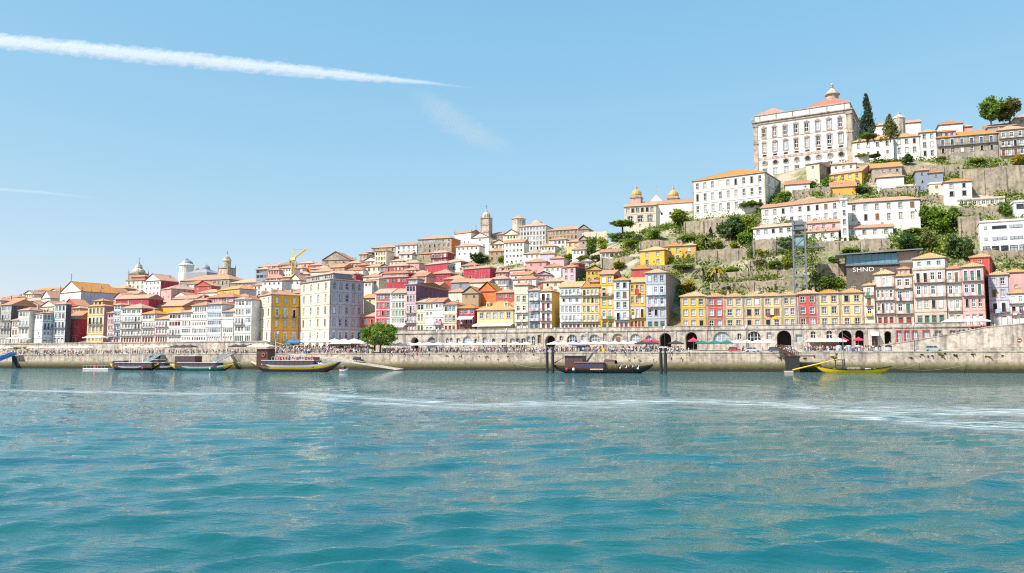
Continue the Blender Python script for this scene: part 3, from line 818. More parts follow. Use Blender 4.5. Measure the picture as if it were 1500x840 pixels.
# river ---------------------------------------------------------------------
ys = [2.5]
while ys[-1] < 420: ys.append(ys[-1] * 1.0092)
ys = np.array(ys); us = np.arange(-1.2, 1.2001, .003)
U, Y = np.meshgrid(us, ys); X = U * (Y + 2.0)
Z = np.zeros_like(X); DX = np.zeros_like(X); DY = np.zeros_like(X)
rw = np.random.default_rng(5)
for k in range(130):
    lam = math.exp(rw.uniform(math.log(.22), math.log(3.6)))
    th = rw.normal(math.radians(101), math.radians(21))
    kx, ky = math.cos(th) * 2 * PI / lam, math.sin(th) * 2 * PI / lam
    amp = .0066 * lam ** .72 * rw.uniform(.6, 1.3); ph = rw.uniform(0, 2 * PI)
    a = kx * X + ky * Y + ph
    fade = np.clip((lam / (Y * .0092 + .02) - 2.2) / 2.5, 0, 1)
    w1, w2 = rw.uniform(.2, .6, 2) / max(1.0, lam * .6)
    env = .25 + .75 * (0.5 + 0.5 * np.sin(X * w1 * math.cos(k) + Y * w2 + k * 1.7)) * (0.5 + 0.5 * np.sin(X * .13 - Y * .21 + k))
    A = amp * fade * env * 1.7
    Z += A * np.cos(a); DX -= .7 * A * math.cos(th) * np.sin(a); DY -= .7 * A * math.sin(th) * np.sin(a)
keep = np.clip((250 - Y) / 60 + .7, .7, 1)
Z *= keep
verts = np.stack([X + DX, Y + DY, Z], -1).reshape(-1, 3)
ny, nx = X.shape
idx = np.arange(ny * nx).reshape(ny, nx)
quads = np.stack([idx[:-1, :-1], idx[:-1, 1:], idx[1:, 1:], idx[1:, :-1]], -1).reshape(-1, 4)
inland = ((verts[:, 0] - Q0[0]) * E2[0] + (verts[:, 1] - Q0[1]) * E2[1])
quads = quads[(inland[quads] < 4).all(1)]
me = bpy.data.meshes.new('river'); me.vertices.add(len(verts)); me.vertices.foreach_set('co', verts.astype(np.float32).ravel())
me.loops.add(quads.size); me.loops.foreach_set('vertex_index', quads.astype(np.int32).ravel())
me.polygons.add(len(quads)); me.polygons.foreach_set('loop_start', np.arange(0, quads.size, 4, dtype=np.int32)); me.polygons.foreach_set('loop_total', np.full(len(quads), 4, np.int32))
me.update(); me.polygons.foreach_set('use_smooth', np.ones(len(quads), bool))
# foam streaks left by passing boats: polylines on the water
def wpt(px, py):
    r = ray(px, py); t = -CAMZ / r[2]; return np.array([r[0] * t, r[1] * t])
lines = [([(-60, 571), (120, 574), (260, 577), (420, 576), (560, 584), (700, 594), (820, 590), (930, 587)], .7, 1.0), ([(420, 580), (560, 592), (700, 598), (830, 590)], 1.0, .8),
         ([(900, 590), (1000, 588), (1120, 592), (1250, 600), (1380, 605), (1560, 606)], 1.8, 1.0), ([(1180, 588), (1300, 590)], 1.2, .55), ([(1270, 611), (1340, 616), (1420, 624), (1520, 622)], .8, .95),
         ([(820, 600), (960, 598), (1100, 600), (1260, 606)], 2.2, .42), ([(-40, 583), (60, 586), (200, 590)], 1.0, .42), ([(560, 578), (760, 572), (1060, 568), (1160, 571)], 2.5, .2), ([(250, 588), (420, 592), (600, 600)], 2.5, .22)]
fx, fy = verts[:, 0], verts[:, 1]; foam = np.zeros(len(verts))
for pl, wid, st in lines:
    W_ = [wpt(*p) for p in pl]
    for a, b in zip(W_[:-1], W_[1:]):
        ab = b - a; t = np.clip(((fx - a[0]) * ab[0] + (fy - a[1]) * ab[1]) / (ab @ ab), 0, 1)
        dx_, dy_ = fx - (a[0] + t * ab[0]), fy - (a[1] + t * ab[1])
        wob = wid * 3.0 * (1.1 + .7 * np.sin(fx * .35 + fy * .2) * np.sin(fx * .11 + 1))
        foam = np.maximum(foam, st * np.exp(-(dx_ ** 2 + dy_ ** 2) / (wob ** 2 + .05)))
at_ = me.attributes.new('foam', 'FLOAT', 'POINT'); at_.data.foreach_set('value', foam.astype(np.float32))
wm, nt, b = newmat('river_water')
tc = N(nt, 'ShaderNodeTexCoord'); v = tc.outputs['Object']
def vscale(sx_, sy_):
    mp = N(nt, 'ShaderNodeMapping'); mp.inputs['Scale'].default_value = (sx_, sy_, 1); nt.links.new(v, mp.inputs[0]); return mp.outputs[0]
n1 = noise(nt, vscale(.9, 2.0), 1.0, 4, .6); n2 = noise(nt, vscale(.05, .16), 1.0, 3); n3 = noise(nt, vscale(3.2, 6.5), 1.0, 4, .62)
at2 = N(nt, 'ShaderNodeAttribute', attribute_name='foam')
fn = noise(nt, vscale(.35, 1.9), 1.0, 7, .74)
mu = N(nt, 'ShaderNodeMath', operation='MULTIPLY'); nt.links.new(at2.outputs['Fac'], mu.inputs[0]); nt.links.new(ramp(nt, fn, [(.42, 0.0), (.62, 1.0)]), mu.inputs[1])
c = mixc(nt, ramp(nt, n2, [(.35, 0.0), (.7, 1.0)]), (0.0, 0.074, 0.086), (0.0, 0.094, 0.082))
ff = ramp(nt, mu.outputs[0], [(.05, 0.0), (.28, .2), (.85, .7)])
c = mixc(nt, ff, c, (0.80, 0.85, 0.84))
nt.links.new(c, b.inputs['Base Color']); b.inputs['IOR'].default_value = 1.85
rg = N(nt, 'ShaderNodeMath', operation='MULTIPLY_ADD'); rg.inputs[1].default_value = .5; rg.inputs[2].default_value = .035; nt.links.new(ff, rg.inputs[0]); nt.links.new(rg.outputs[0], b.inputs['Roughness'])
ad = N(nt, 'ShaderNodeMath', operation='MULTIPLY_ADD'); ad.inputs[1].default_value = .6; nt.links.new(n3, ad.inputs[0]); nt.links.new(n1, ad.inputs[2])
bump(nt, b, ad.outputs[0], .6, .06)
bn = [n_ for n_ in nt.nodes if n_.type == 'BUMP'][0]; sy = N(nt, 'ShaderNodeSeparateXYZ'); nt.links.new(v, sy.inputs[0])
mr = N(nt, 'ShaderNodeMapRange'); mr.inputs['From Min'].default_value = 25; mr.inputs['From Max'].default_value = 160; mr.inputs['To Min'].default_value = .085; mr.inputs['To Max'].default_value = .36   # chop too small for the mesh out there
nt.links.new(sy.outputs[1], mr.inputs[0]); nt.links.new(mr.outputs[0], bn.inputs['Distance'])
me.materials.append(wm)
ro = link(bpy.data.objects.new('river', me)); struct(ro)
m = MB(); RB = flat('river_bed', (0.05, 0.09, 0.08)); m.box((-2500, -300, -4), (2500, 3000, -3.5), RB); o = m.obj('river_bed'); struct(o)

# contrail and thin cloud -----------------------------------------------------
def contrail(pts, name, label, dens):
    """a long flattened tube of ice cloud; pts = (px, py, half width px)"""
    NA = 10; rings = []; vs = []
    R_ = []
    dist = 14000.0
    dense = []
    for (a, b_) in zip(pts[:-1], pts[1:]):
        for k in range(24): dense.append([a[i] + (b_[i] - a[i]) * k / 24 for i in range(3)])
    dense.append(pts[-1])
    for (px, py, w) in dense:
        r = ray(px, py); t = dist; R_.append((r * t + np.array([0, 0, CAMZ]), w * t / F))
    P_ = []; UV = []
    ax = R_[-1][0] - R_[0][0]; ax /= np.linalg.norm(ax)
    for i, (c, w) in enumerate(R_):
        rh = c / np.linalg.norm(c); nn = np.array(SDIR) - rh; nn /= np.linalg.norm(nn); wd = np.cross(ax, nn); wd /= np.linalg.norm(wd); wd *= -1 if wd[2] < 0 else 1
        wp = wd - (wd @ rh) * rh; wd = wd / np.linalg.norm(wp)
        for k in range(NA):
            an = 2 * PI * k / NA; P_.append(tuple(c + wd * math.sin(an) * w + nn * math.cos(an) * w * .12)); UV.append((i / (len(R_) - 1), math.sin(an)))
    Fq = []
    for i in range(len(R_) - 1):
        for k in range(NA): Fq.append((i * NA + k, i * NA + (k + 1) % NA, (i + 1) * NA + (k + 1) % NA, (i + 1) * NA + k))
    me = bpy.data.meshes.new(name); me.from_pydata(P_, [], Fq); me.update()
    a_ = me.attributes.new('across', 'FLOAT', 'POINT'); a_.data.foreach_set('value', np.array([q[1] for q in UV], np.float32))
    l_ = me.attributes.new('along', 'FLOAT', 'POINT'); l_.data.foreach_set('value', np.array([q[0] for q in UV], np.float32))
    mt, nt, b = newmat('ice_cloud')
    tc = N(nt, 'ShaderNodeTexCoord'); mp = N(nt, 'ShaderNodeMapping'); mp.inputs['Scale'].default_value = (.006, .006, .010); nt.links.new(tc.outputs['Object'], mp.inputs[0])
    nz = noise(nt, mp.outputs[0], 1.0, 5, .62)
    ac = N(nt, 'ShaderNodeAttribute', attribute_name='across'); al = N(nt, 'ShaderNodeAttribute', attribute_name='along')
    ab = N(nt, 'ShaderNodeMath', operation='ABSOLUTE'); nt.links.new(ac.outputs['Fac'], ab.inputs[0])
    sh = N(nt, 'ShaderNodeMath', operation='MULTIPLY_ADD'); sh.inputs[1].default_value = 1.2; sh.inputs[2].default_value = -.6; nt.links.new(nz, sh.inputs[0])
    su = N(nt, 'ShaderNodeMath', operation='ADD'); nt.links.new(ab.outputs[0], su.inputs[0]); nt.links.new(sh.outputs[0], su.inputs[1])
    edge = ramp(nt, su.outputs[0], [(.25, 1.0), (.95, 0.0)])
    ends = ramp(nt, al.outputs['Fac'], dens)
    mu = N(nt, 'ShaderNodeMath', operation='MULTIPLY'); nt.links.new(edge, mu.inputs[0]); nt.links.new(ends, mu.inputs[1])
    tr = N(nt, 'ShaderNodeBsdfTransparent'); tl = N(nt, 'ShaderNodeBsdfTranslucent'); df = N(nt, 'ShaderNodeBsdfDiffuse')
    for q in (tl, df): q.inputs['Color'].default_value = (.95, .95, .95, 1)
    m1 = N(nt, 'ShaderNodeMixShader'); m1.inputs[0].default_value = .5; nt.links.new(df.outputs[0], m1.inputs[1]); nt.links.new(tl.outputs[0], m1.inputs[2])
    m2 = N(nt, 'ShaderNodeMixShader'); nt.links.new(mu.outputs[0], m2.inputs[0]); nt.links.new(tr.outputs[0], m2.inputs[1]); nt.links.new(m1.outputs[0], m2.inputs[2])
    nt.links.new(m2.outputs[0], nt.nodes['Material Output'].inputs[0])
    me.materials.append(mt)
    o = link(bpy.data.objects.new(name, me)); tag(o, label, 'cloud', kind='stuff')
contrail([(-120, 50, 15), (60, 66, 14), (250, 85, 14), (420, 102, 11), (540, 114, 8), (630, 122, 3), (700, 130, 1.5)], 'contrail', 'broad white vapour trail crossing the blue sky', [(0, .55), (.55, .55), (.78, .4), (.88, .12), (1, 0.0)])
contrail([(-60, 274, 4), (60, 282, 3), (150, 291, 2)], 'contrail', 'very faint thin vapour streak low in the sky', [(0, .12), (.5, .10), (1, 0.0)])
contrail([(600, 130, 10), (640, 160, 26), (690, 195, 24), (760, 225, 10)], 'cirrus', 'wispy veil of thin cloud below the vapour trail', [(0, 0.0), (.35, .2), (.7, .17), (1, 0.0)])
# ------------------------------------------------------------------ the houses (photo columns, eave row, storeys from the top)
ZL, ZM = 11.0, 14.0
G1 = 'houses along the lower riverside street'
G2 = 'houses above the arcaded quay wall'
G3 = 'houses packed on the hillside'
# --- lower riverside row, west end
house('pinkish grey house at the very end of the riverside row', -22, 1, 441, 'w3 b3 w3 w3 d3', 'warm', d=21, zb=ZL, group=G1)
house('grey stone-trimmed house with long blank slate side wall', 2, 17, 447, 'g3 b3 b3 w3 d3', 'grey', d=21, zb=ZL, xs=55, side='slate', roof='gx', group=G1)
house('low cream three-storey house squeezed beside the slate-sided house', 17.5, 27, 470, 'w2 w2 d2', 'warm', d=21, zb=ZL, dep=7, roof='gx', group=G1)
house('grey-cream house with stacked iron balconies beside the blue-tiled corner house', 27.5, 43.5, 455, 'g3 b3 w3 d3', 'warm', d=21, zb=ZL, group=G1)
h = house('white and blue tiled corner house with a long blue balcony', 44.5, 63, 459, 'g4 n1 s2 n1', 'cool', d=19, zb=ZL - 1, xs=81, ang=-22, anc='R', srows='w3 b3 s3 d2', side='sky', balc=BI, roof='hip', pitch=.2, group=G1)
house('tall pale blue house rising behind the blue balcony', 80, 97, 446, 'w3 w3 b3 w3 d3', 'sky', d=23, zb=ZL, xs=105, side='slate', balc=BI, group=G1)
house('small house with crimson upper floor and yellow ground floor', 97, 114.5, 467, 'n1 n1 d2o', 'crimson', d=28, zb=ZL, roof='gx', pitch=.6, dep=12, group=G1)
house('ochre yellow tower-like house set back from the street', 107, 117, 452, 'w2 w2 w2 d1', 'ochre', d=40, dep=8, group=G1)
house('ochre yellow house with small dark windows beside the pale yellow one', 116, 129, 461, 'w2k w2k w2k d1', 'yellow', d=35, dep=8, group=G1)
h = house('pale yellow four-storey house with green balcony doors', 129, 153, 449, 'w4k B4g w4 s4', 'pale', d=23, zb=ZL, xs=167, side='dust', roof='hip', group=G1, chim=1)
attic(h, .2, .75, 1.2, 2.4, 'yellow', 'w2k', dep=6, rm='t')
house('narrow pink house with white panels beside the crimson wall', 158, 167, 459, 'g2r w2 w2 b2 d2', 'rose', d=21, zb=ZL, group=G1)
house('narrow house of stacked white and blue galleries against the crimson wall', 167.3, 177, 447, 'g2 g2 b2 b2 b2 d2r', 'sky', d=21, zb=ZL, group=G1)
h = house('wide riverside house with three tiers of long iron balconies and crimson top', 177.3, 208, 452, 'g4 b6 b6 b6 d7r', 'white', d=21, zb=ZL, group=G1, side='crimson')
house('house with white gallery top beside the wide balconied house', 208.3, 227, 460, 'g4 b4 b4 d4r', 'warm', d=21, zb=ZL, group=G1, rm='o')
house('low balconied house under an orange roof with red shutters below', 227.3, 247, 468, 'b4 b4 d5r', 'white', d=21, zb=ZL, group=G1, rm='o', balc=RI)
house('white house with dark red window frames in three tiers', 247.3, 266, 459, 'g4r g4r b4 d4', 'white', d=21, zb=ZL, group=G1)
house('white house with two glazed tiers next to the red-framed house', 266.3, 281, 458, 'g4 w4 g4 s5', 'white', d=21, zb=ZL, group=G1)
house('white house with long rows of small square windows and red ground-floor shutters', 281.3, 303.5, 448, 'w6 s6 s6 g6 s6r', 'white', d=21, zb=ZL, group=G1)
house('wide house glazed in three full-width blue-grey galleries', 304, 325.5, 446, 'g4 g6 g6 g6 d6', 'sky', d=21, zb=ZL, group=G1)
house('white house with two galleries under a single-pitch roof', 326, 342.5, 457, 'g5 n1 g5 d4', 'white', d=21, zb=ZL, roof='shed', pitch=.3, group=G1, side='crimson')
house('white house with tall green shopfront doors below glazed upper floors', 344, 359, 439, 'g3 w3 b3 g3 d5g', 'white', d=21, zb=ZL, group=G1)
house('narrow bay of four stacked galleries beside the yellow corner house', 359.3, 369, 439, 'g2 g3 g2 g3 d3g', 'cool', d=21, zb=ZL, group=G1)
# --- the square
h = house('big yellow corner house with arches below and dormers on its roof', 369.5, 398, 431.5, 'W4 w4 w4 w3 d3o', 'cream', d=20, zb=6, xs=439.5, ang=-33, anc='R', srows='w3 B3 w3 B3 a3', side='amber', sc=True, quoin=True, roof='hip', pitch=.36, group=G1, name='corner_house', dorm=2)  # cream front and amber side: sunlit and shaded yellow put into the wall colours
h = house('massive six-storey block with cream front and shade-tinted lilac side above the square', 440, 484, 409.5, 'w4 w4 w4 w4 B4 a4', 'cream', d=19, zb=6, xs=533, ang=-27, anc='R', srows='w5 w5 w5 w5 B5 a5', side='lilac', sc=True, quoin=True, roof='hip', pitch=.25, group=G1, name='corner_block', cat='building')  # side is the same cream wall, its bluish shade painted in as lilac
attic(h, .05, .95, 2, 2.6, 'bluegrey', 'g6', dep=9, pitch=.3, rm='p')
# --- houses beside the square behind the tree
house('small red house behind the round tree', 530, 551, 464, 'w2 w2 n1', 'red', d=31, zb=7, dep=8, roof='gx', group=G2)
house('blank cream house with orange roof behind the small red house', 533, 551, 437, 's1 n1 n1', 'cream', d=42, dep=8, roof='gx', rm='o', group=G2)
house('slim white house between the corner block and the arched gallery', 533, 545, 413, 's2 n1 s2 n1', 'white', d=58, dep=8, group=G2)
house('cream stair tower beside the arched gallery', 545, 555, 409, 's1 n1 n1 s1', 'sand', d=60, dep=6, roof='flat', group=G2, name='stair_tower', cat='tower')
# --- upper street row above the arcade
house('red house with big white windows behind the round tree', 550, 573, 430, 'g5 w3 w3 w3 n1', 'red', d=25, zb=ZM, roof='gx', group=G2, quoin=True, trim=FRAME['w'])
house('cream house with rows of small white windows beside the red one', 573.3, 594, 430, 'g4 w4 w4 g5 n1', 'warm', d=25, zb=ZM, roof='gx', group=G2)
h = house('tall pink-banded house with a huge blank purple side wall', 594.3, 609.5, 417, 'g3b w3 b3 b3 d3', 'rose', d=25, zb=ZM, xs=657, side='purple', roof='gx', pitch=.12, group=G2)
attic(h, .1, .95, 1.5, 2.2, 'lilac', 'g3', dep=6, rm='t')
house('pale yellow three-storey house with green street doors next to the purple wall', 610, 622, 443.5, 'g2b w2 d2g', 'cream', d=25, zb=ZM, dep=8, roof='gx', group=G2)
house('plain white house with few windows beside the green-doored house', 622.3, 635.5, 443.5, 'w3 s2 n1 d2', 'white', d=25, zb=ZM, dep=8, roof='gx', group=G2)
house('weathered white house with washing and brown street door', 636, 649, 443, 's2 n1 b2 d2o', 'cool', d=25, zb=ZM, dep=8, roof='gx', group=G2)
house('cream house with olive band under three blue attic windows', 649.5, 669, 446.5, 'g3b W3 d3r', 'cream', d=25, zb=ZM, dep=9, group=G2)
h = house('crimson house with brown balcony and a white awning', 672, 695, 451.5, 'g4 b3 d3o', 'crimson', d=25, zb=ZM, dep=9, group=G2, balc=FRAME['o'], rm='o')
house('low broad pale yellow house with five windows under a large orange roof', 699, 752, 454.5, 'W5 n1', 'pale', d=25, zb=ZM, dep=13, roof='hip', pitch=.55, rm='o', group=G2, dorm=2)
h = house('narrow pale yellow house with dark blue top storey', 753.6, 773.5, 418, 'n1 w2 B2 B2 d2', 'cream', d=25, zb=ZM, dep=9, group=G2, balc=WI)
house('blue-grey house with white French doors on three balconied floors', 774, 790.5, 426, 'B2 B2 B2 d2g', 'bluegrey', d=25, zb=ZM, dep=9, group=G2, balc=WI)
house('white house with red panels and frames and an ochre side wall', 791, 808, 427, 'b2r b2r b2r d2r', 'white', d=25, zb=ZM, xs=819.5, side='ochre', group=G2, rm='o')
house('wide grey-blue tiled house with long top balcony and mauve doors', 819.8, 851, 421, 'b5 s3 w5 b5 d5r', 'cool', d=25, zb=ZM, dep=10, roof='gx', group=G2, rm='o')
h = house('pale yellow house with green top balcony beside the grey-blue tiled one', 851.3, 878, 421, 'b4 w4 w4 b4 d5g', 'pale', d=25, zb=ZM, dep=10, roof='gx', group=G2, balc=GI, rm='o')
attic(h, .4, .9, 2.2, 2.0, 'crimson', 'g2', dep=4)
house('tall yellow house with washing hung from its balcony', 878.6, 898.8, 402, 'W2 b2 w2 B2 d2g', 'yellow', d=25, zb=ZM, xs=910, side='crimson', roof='gx', pitch=.3, group=G2)
house('light blue-grey house with cross-barred white windows', 899, 921, 411, 'w2 w2 w2 b2 d3r', 'sky', d=24.5, zb=ZM, dep=9, group=G2, rm='o')
house('yellow and orange house with a red cloth at its window', 921.3, 945, 414, 'w3 w3 b3 d4r', 'yellow', d=25, zb=ZM, dep=9, roof='gx', group=G2, rm='o')
house('tall blue house with three white balconies and a grey-brown side wall', 945.3, 975, 400, 'w3 B3 B3 w3 d3g', 'blue', d=24.5, zb=ZM, xs=996, side='dust', group=G2, balc=WI)
YR = 'long row of three-storey houses above the arches'
for a, b, c, ye, lb in ((996.5, 1034, 'yellow', 434.5, 'bright yellow house at the start of the long low row'), (1034.2, 1060.5, 'red', 435, 'red house next to the bright yellow end of the row'),
                        (1060.8, 1089, 'pale', 435, 'pale yellow house adjoining the first red house of the row'), (1089.3, 1116, 'pale', 434.5, 'pale yellow row house with two plain bays before the flag'),
                        (1116.3, 1145, 'pale', 434, 'pale yellow row house with black, red and yellow cloths'), (1145.3, 1166.5, 'pale', 433, 'narrow pale yellow house adjoining the second red one'),
                        (1167, 1197.5, 'red', 430.5, 'bright red house in front of the steel lift tower'), (1197.8, 1230, 'pale', 430, 'pale yellow house on the far side of the bright red one'),
                        (1230.3, 1264, 'pale', 429, 'pale yellow house ending the long row')):
    n = 3 if b - a > 36 else 2
    house(lb, a, b, ye, f'W{n} W{n} W{n}', c, d=25, zb=ZM, dep=9, roof='hip', pitch=.4, rm='o', group=YR, quoin=True)
# --- tall cluster at the east end
RA = -13
house('slim brown-trimmed house at the end of the yellow row', 1264.5, 1280, 418.5, 'b1 B1 B1 n1', 'sand', d=25, zb=ZM, dep=8, ang=RA, group=G2, rm='o', balc=RI)
house('weathered house with a red top balcony and a pointed orange roof', 1280.5, 1309, 402, 'b3 b4 b4 d3r', 'beige', d=25, zb=ZM, dep=9, ang=RA, group=G2, rm='o', balc=RI, pitch=.5)
h = house('weathered house with pink attic and peach balconies', 1309.3, 1336, 404.5, 'b2 b2 b2 d2r', 'beige', d=24, zb=ZM, dep=9, ang=RA, group=G2, rm='o', balc=RI)
attic(h, .2, .85, 1.0, 2.2, 'pink', 'w2', dep=5, rm='o')
h = house('broad balconied house with a pale blue attic and green street doors', 1336.5, 1384, 394, 'b4 b4 w4 d4g', 'beige', d=22.5, zb=ZM, dep=13, ang=RA, group=G2, rm='o', balc=RI, roof='flat')
attic(h, .02, 1.0, .6, 3.2, 'sky', 's3', dep=12, rm='o', pitch=.45)
house('narrow brown-balconied house between the blue attic and the red house', 1384.5, 1407, 394, 'b2 b2 b2 d2', 'beige', d=21, zb=ZM, dep=9, ang=RA, group=G2, rm='o')
house('red-pink house with a green-doored top balcony and a red side', 1407.3, 1440, 391, 'b3g b3 w3 d3', 'pink', d=20, zb=ZM, xs=1446.5, ang=RA, group=G2, rm='o', side='red', balc=GI)
house('bright red tower house with orange cap roof behind the balconies', 1421, 1449, 377, 's1 n1 n1 n1', 'red', d=33, dep=9, ang=RA, group=G2, rm='o', srows='W1 n1 n1 n1', xs=1460)
house('blue-lilac house with paired white windows', 1447, 1476, 403, 'w2 w2 b2 d2', 'lilac', d=24, zb=ZM, dep=9, ang=RA, group=G2, rm='o')
house('pink blank-walled house behind the low end house', 1473, 1502, 399, 'n1 s1 n1', 'pink', d=36, dep=9, ang=RA, group=G2, rm='o')
house('low grey house with one balcony at the east end', 1476.5, 1502, 430, 'b2 B2 d2', 'warm', d=23, zb=ZM, dep=9, ang=RA, group=G2, rm='o')
house('ochre house just past the low grey end house', 1502.5, 1535, 418, 'w2 b2 w2 d2', 'ochre', d=22, zb=ZM, dep=9, ang=RA, group=G2, rm='o')

# --- hillside, west
house('dark-sided house with pink roof behind the first riverside houses', -10, 28, 442, 'w3 n1', 'slate', roof='gx', group=G3)
house('small pale house with a low roof under the gold-roofed one', 33, 60, 441, 'w3 n1', 'white', group=G3, rm='p')
house('grey-brown house with a golden roof standing alone on the skyline', 51, 87, 425.5, 'w4 n1', 'stone', group=G3, rm='o', dep=9)
house('small white house with pink roof above the blue-tiled corner', 54, 80, 450, 's2 n1', 'white', group=G3, rm='k')
house('house with white window bays and a hipped roof beside the big church', 160, 184, 423, 'w4 n1', 'dust', group=G3, rm='o')
h = house('beige house of three window rows under a red attic', 185, 213, 411, 'w4 w4 w4', 'warm', group=G3, xs=217)
attic(h, .2, .9, 1.2, 2.4, 'red', 'w3', dep=6)
house('tall white gable-fronted house with three rows of four windows', 211.5, 235.5, 411, 's4 s4 s4 n1', 'white', roof='gy', pitch=.55, xs=262, side='crimson', group=G3, anc='R', ang=-8)
house('pink house with a dormered roof behind the white gable', 236, 251, 423, 's1 s2 n1', 'pink', xs=290, anc='R', ang=-22, srows='w5 w5 n1', group=G3, rm='k')
house('white house with brownish roof below the pink house', 254, 288, 438, 'n1 n1', 'white', roof='gx', group=G3, rm='k')
house('white house with an orange roof under the long granite palace', 291, 318, 429, 'n1 n1', 'white', group=G3, rm='o')
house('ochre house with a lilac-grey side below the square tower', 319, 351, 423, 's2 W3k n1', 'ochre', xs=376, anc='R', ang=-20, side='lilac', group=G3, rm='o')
house('crimson house with small dormers behind the riverside row', 285, 304, 440, 'w3 n1', 'crimson', d=36, group=G3, dorm=1)
house('crimson house with white attic windows behind the blue-grey galleries', 304, 343, 436, 'g4 n1 n1', 'crimson', d=38, dep=8, group=G3)
house('crimson walled house rising behind the narrow stacked galleries', 170, 218, 438, 'n1 n1 n1', 'crimson', d=33, dep=9, group=G3, roof='gx')
house('yellow-walled house under a broad pink roof', 218, 268, 449, 'n1 n1', 'yellow', d=38, dep=14, group=G3, roof='gx', rm='p')
house('small ochre house behind the pale yellow four-storey one', 139, 160, 446, 'w3 n1', 'orange', d=36, dep=8, group=G3)
# --- hillside, around the crane
house('grey house with dark window frames on the skyline near the crane', 375, 392, 395, 'g3k g3k w2', 'bluegrey', group=G3)
house('pink house with two rows of windows near the crane', 392.5, 409, 396, 'w4 w4 n1', 'pink', group=G3)
house('white house with small windows just under the crane', 409.5, 427, 393, 's4 s4 n1', 'white', group=G3)
house('low attic house peeping over the pink one near the crane', 392, 412, 390, 'w3 n1', 'beige', group=G3)
house('attic house with pink roof behind the white house near the crane', 408, 428, 388, 'w3 n1', 'dust', group=G3)
house('grey-roofed attic house at the west end of the crane skyline', 378, 397, 391, 'w3 n1', 'grey', group=G3)
house('whitewashed ruinous house with blank openings below the pink house', 384, 413, 412, 's4 s3 n1', 'cool', group=G3, roof='shed', pitch=.15)
house('cream house directly beside the foot of the crane', 430, 443, 393, 'w2 w2', 'cream', group=G3)
house('orange-roofed house with brown walls under the crane', 414, 441, 406, 'w3 n1', 'tan', group=G3, rm='o')
house('small white gable-fronted house in front of the orange-roofed one', 424, 440, 411, 's2 n1', 'white', roof='gy', pitch=.9, group=G3)
house('house with a pink roof just east of the crane', 436, 458, 386, 'w3 n1', 'pink', group=G3)
house('orange-walled house east of the crane', 451, 472, 389, 'w3 n1', 'orange', group=G3)
house('dark-eaved house with lilac walls below the stone gable', 456, 481, 394, 'w3 n1', 'lilac', group=G3)
house('big brown stone house with a tall bare gable on the skyline', 472, 511, 381, 's3 s2 n1', 'granite', roof='gy', pitch=.55, group=G3, ang=6, dep=14)
house('small white house leaning against the brown stone gable', 497, 509, 388, 's2 n1', 'white', group=G3)
house('lilac house below and east of the stone gable', 505, 528, 386, 'w3 n1', 'rose', group=G3)
house('red attic house behind the corner block', 482, 521, 402, 'w5 n1', 'crimson', group=G3)
house('house with broad pink roof over the corner block', 455, 500, 398, 'n1 n1', 'warm', group=G3, rm='p', dep=12)
house('pale house with a red-brown roof east of the corner block', 505, 532, 396, 'w3 n1', 'white', group=G3)
house('little pink-roofed house above the corner block', 520, 537, 389, 'w2 n1', 'crimson', group=G3)
house('house with twin chimneys above the arched gallery', 536, 560, 391, 'w3 n1', 'cream', group=G3, chim=2)
house('low house with pink roof west of the arched gallery', 532, 556, 406, 'w2 n1', 'warm', group=G3, rm='k', dep=10)
house('small stone house with gable above the arched gallery', 556, 570, 391, 's2 n1', 'dust', roof='gy', group=G3)
h = house('long crimson house with a gallery of white arched windows', 555, 597, 406.5, 'A5 n1 s3', 'crimson', group=G3, dep=10, pitch=.3)
attic(h, .02, .95, 2.5, 2.2, 'crimson', 'g6', dep=6)
# --- skyline and slope in the middle
house('small house with two rows of windows at the west end of the high terrace', 526, 537, 373, 'w2 w2 n1', 'beige', group=G3)
house('slim dark grey house on the high terrace', 537, 545, 370, 'w2 w2 w1', 'slate', group=G3)
house('large stone house with pink roof on the high terrace', 544.5, 579, 363, 'w5 w5 w5', 'stone', group=G3, dep=10)
house('cream house with balconied windows in front of the large stone house', 549, 566, 368, 'w4 w4 w4 w4', 'cream', group=G3)
house('small red house in front of the large stone house', 565, 576, 376, 'w2 w2', 'red', group=G3)
house('pale blue house with a red roof-storey on the high terrace', 579.5, 611, 359.5, 'w4 w4 w4', 'sky', group=G3, side='red')
house('stone house with two rows of windows in front of the pale blue one', 591, 613, 365, 'w4 w4', 'stone', group=G3)
house('long granite building with a glazed top storey on the skyline', 612, 661.5, 350, 'g10 w7 w7 w7', 'granite', group=G3, dep=14, cat='building', side='orange', lrows='')
house('low red-roofed shed beside the hillside tree', 614, 636, 372, 'w4', 'red', group=G3, dep=6)
house('white house with tiny windows above the red ones', 571, 590, 383, 's3 n1', 'white', group=G3)
house('salmon-walled house beside the white retaining wall', 590, 614, 385.5, 'n1 n1', 'pink', group=G3)
house('crimson house with a row of five white windows', 568, 598, 390, 'w5 n1', 'crimson', group=G3)
house('large blank crimson house with a grey windowed end', 623, 654.5, 385.5, 'n1 n1 n1', 'crimson', xs=667, ang=-18, anc='R', srows='b3 b3 n1', side='cool', group=G3)
house('small white house between the crimson houses', 591, 609, 396, 'w3 n1', 'white', group=G3)
house('tiny crimson house in front of the blank crimson one', 607, 624, 400, 'w2 n1', 'crimson', group=G3)
house('crimson house with a pointed roof behind the purple wall', 634, 660, 401, 'n1 s2', 'crimson', group=G3, pitch=.5)
house('lilac-white house with a purple end wall', 650, 675, 383, 'n1 n1', 'cool', xs=686, anc='R', ang=-15, side='purple', srows='w2 n1', group=G3)
house('wide crimson house with one large white window', 679, 718, 392, 's1 W2 n1', 'crimson', xs=727, anc='R', ang=-15, group=G3)
house('small crimson house with dormers beside the white shed', 727, 745, 399, 'w3 n1', 'crimson', group=G3, dorm=2)
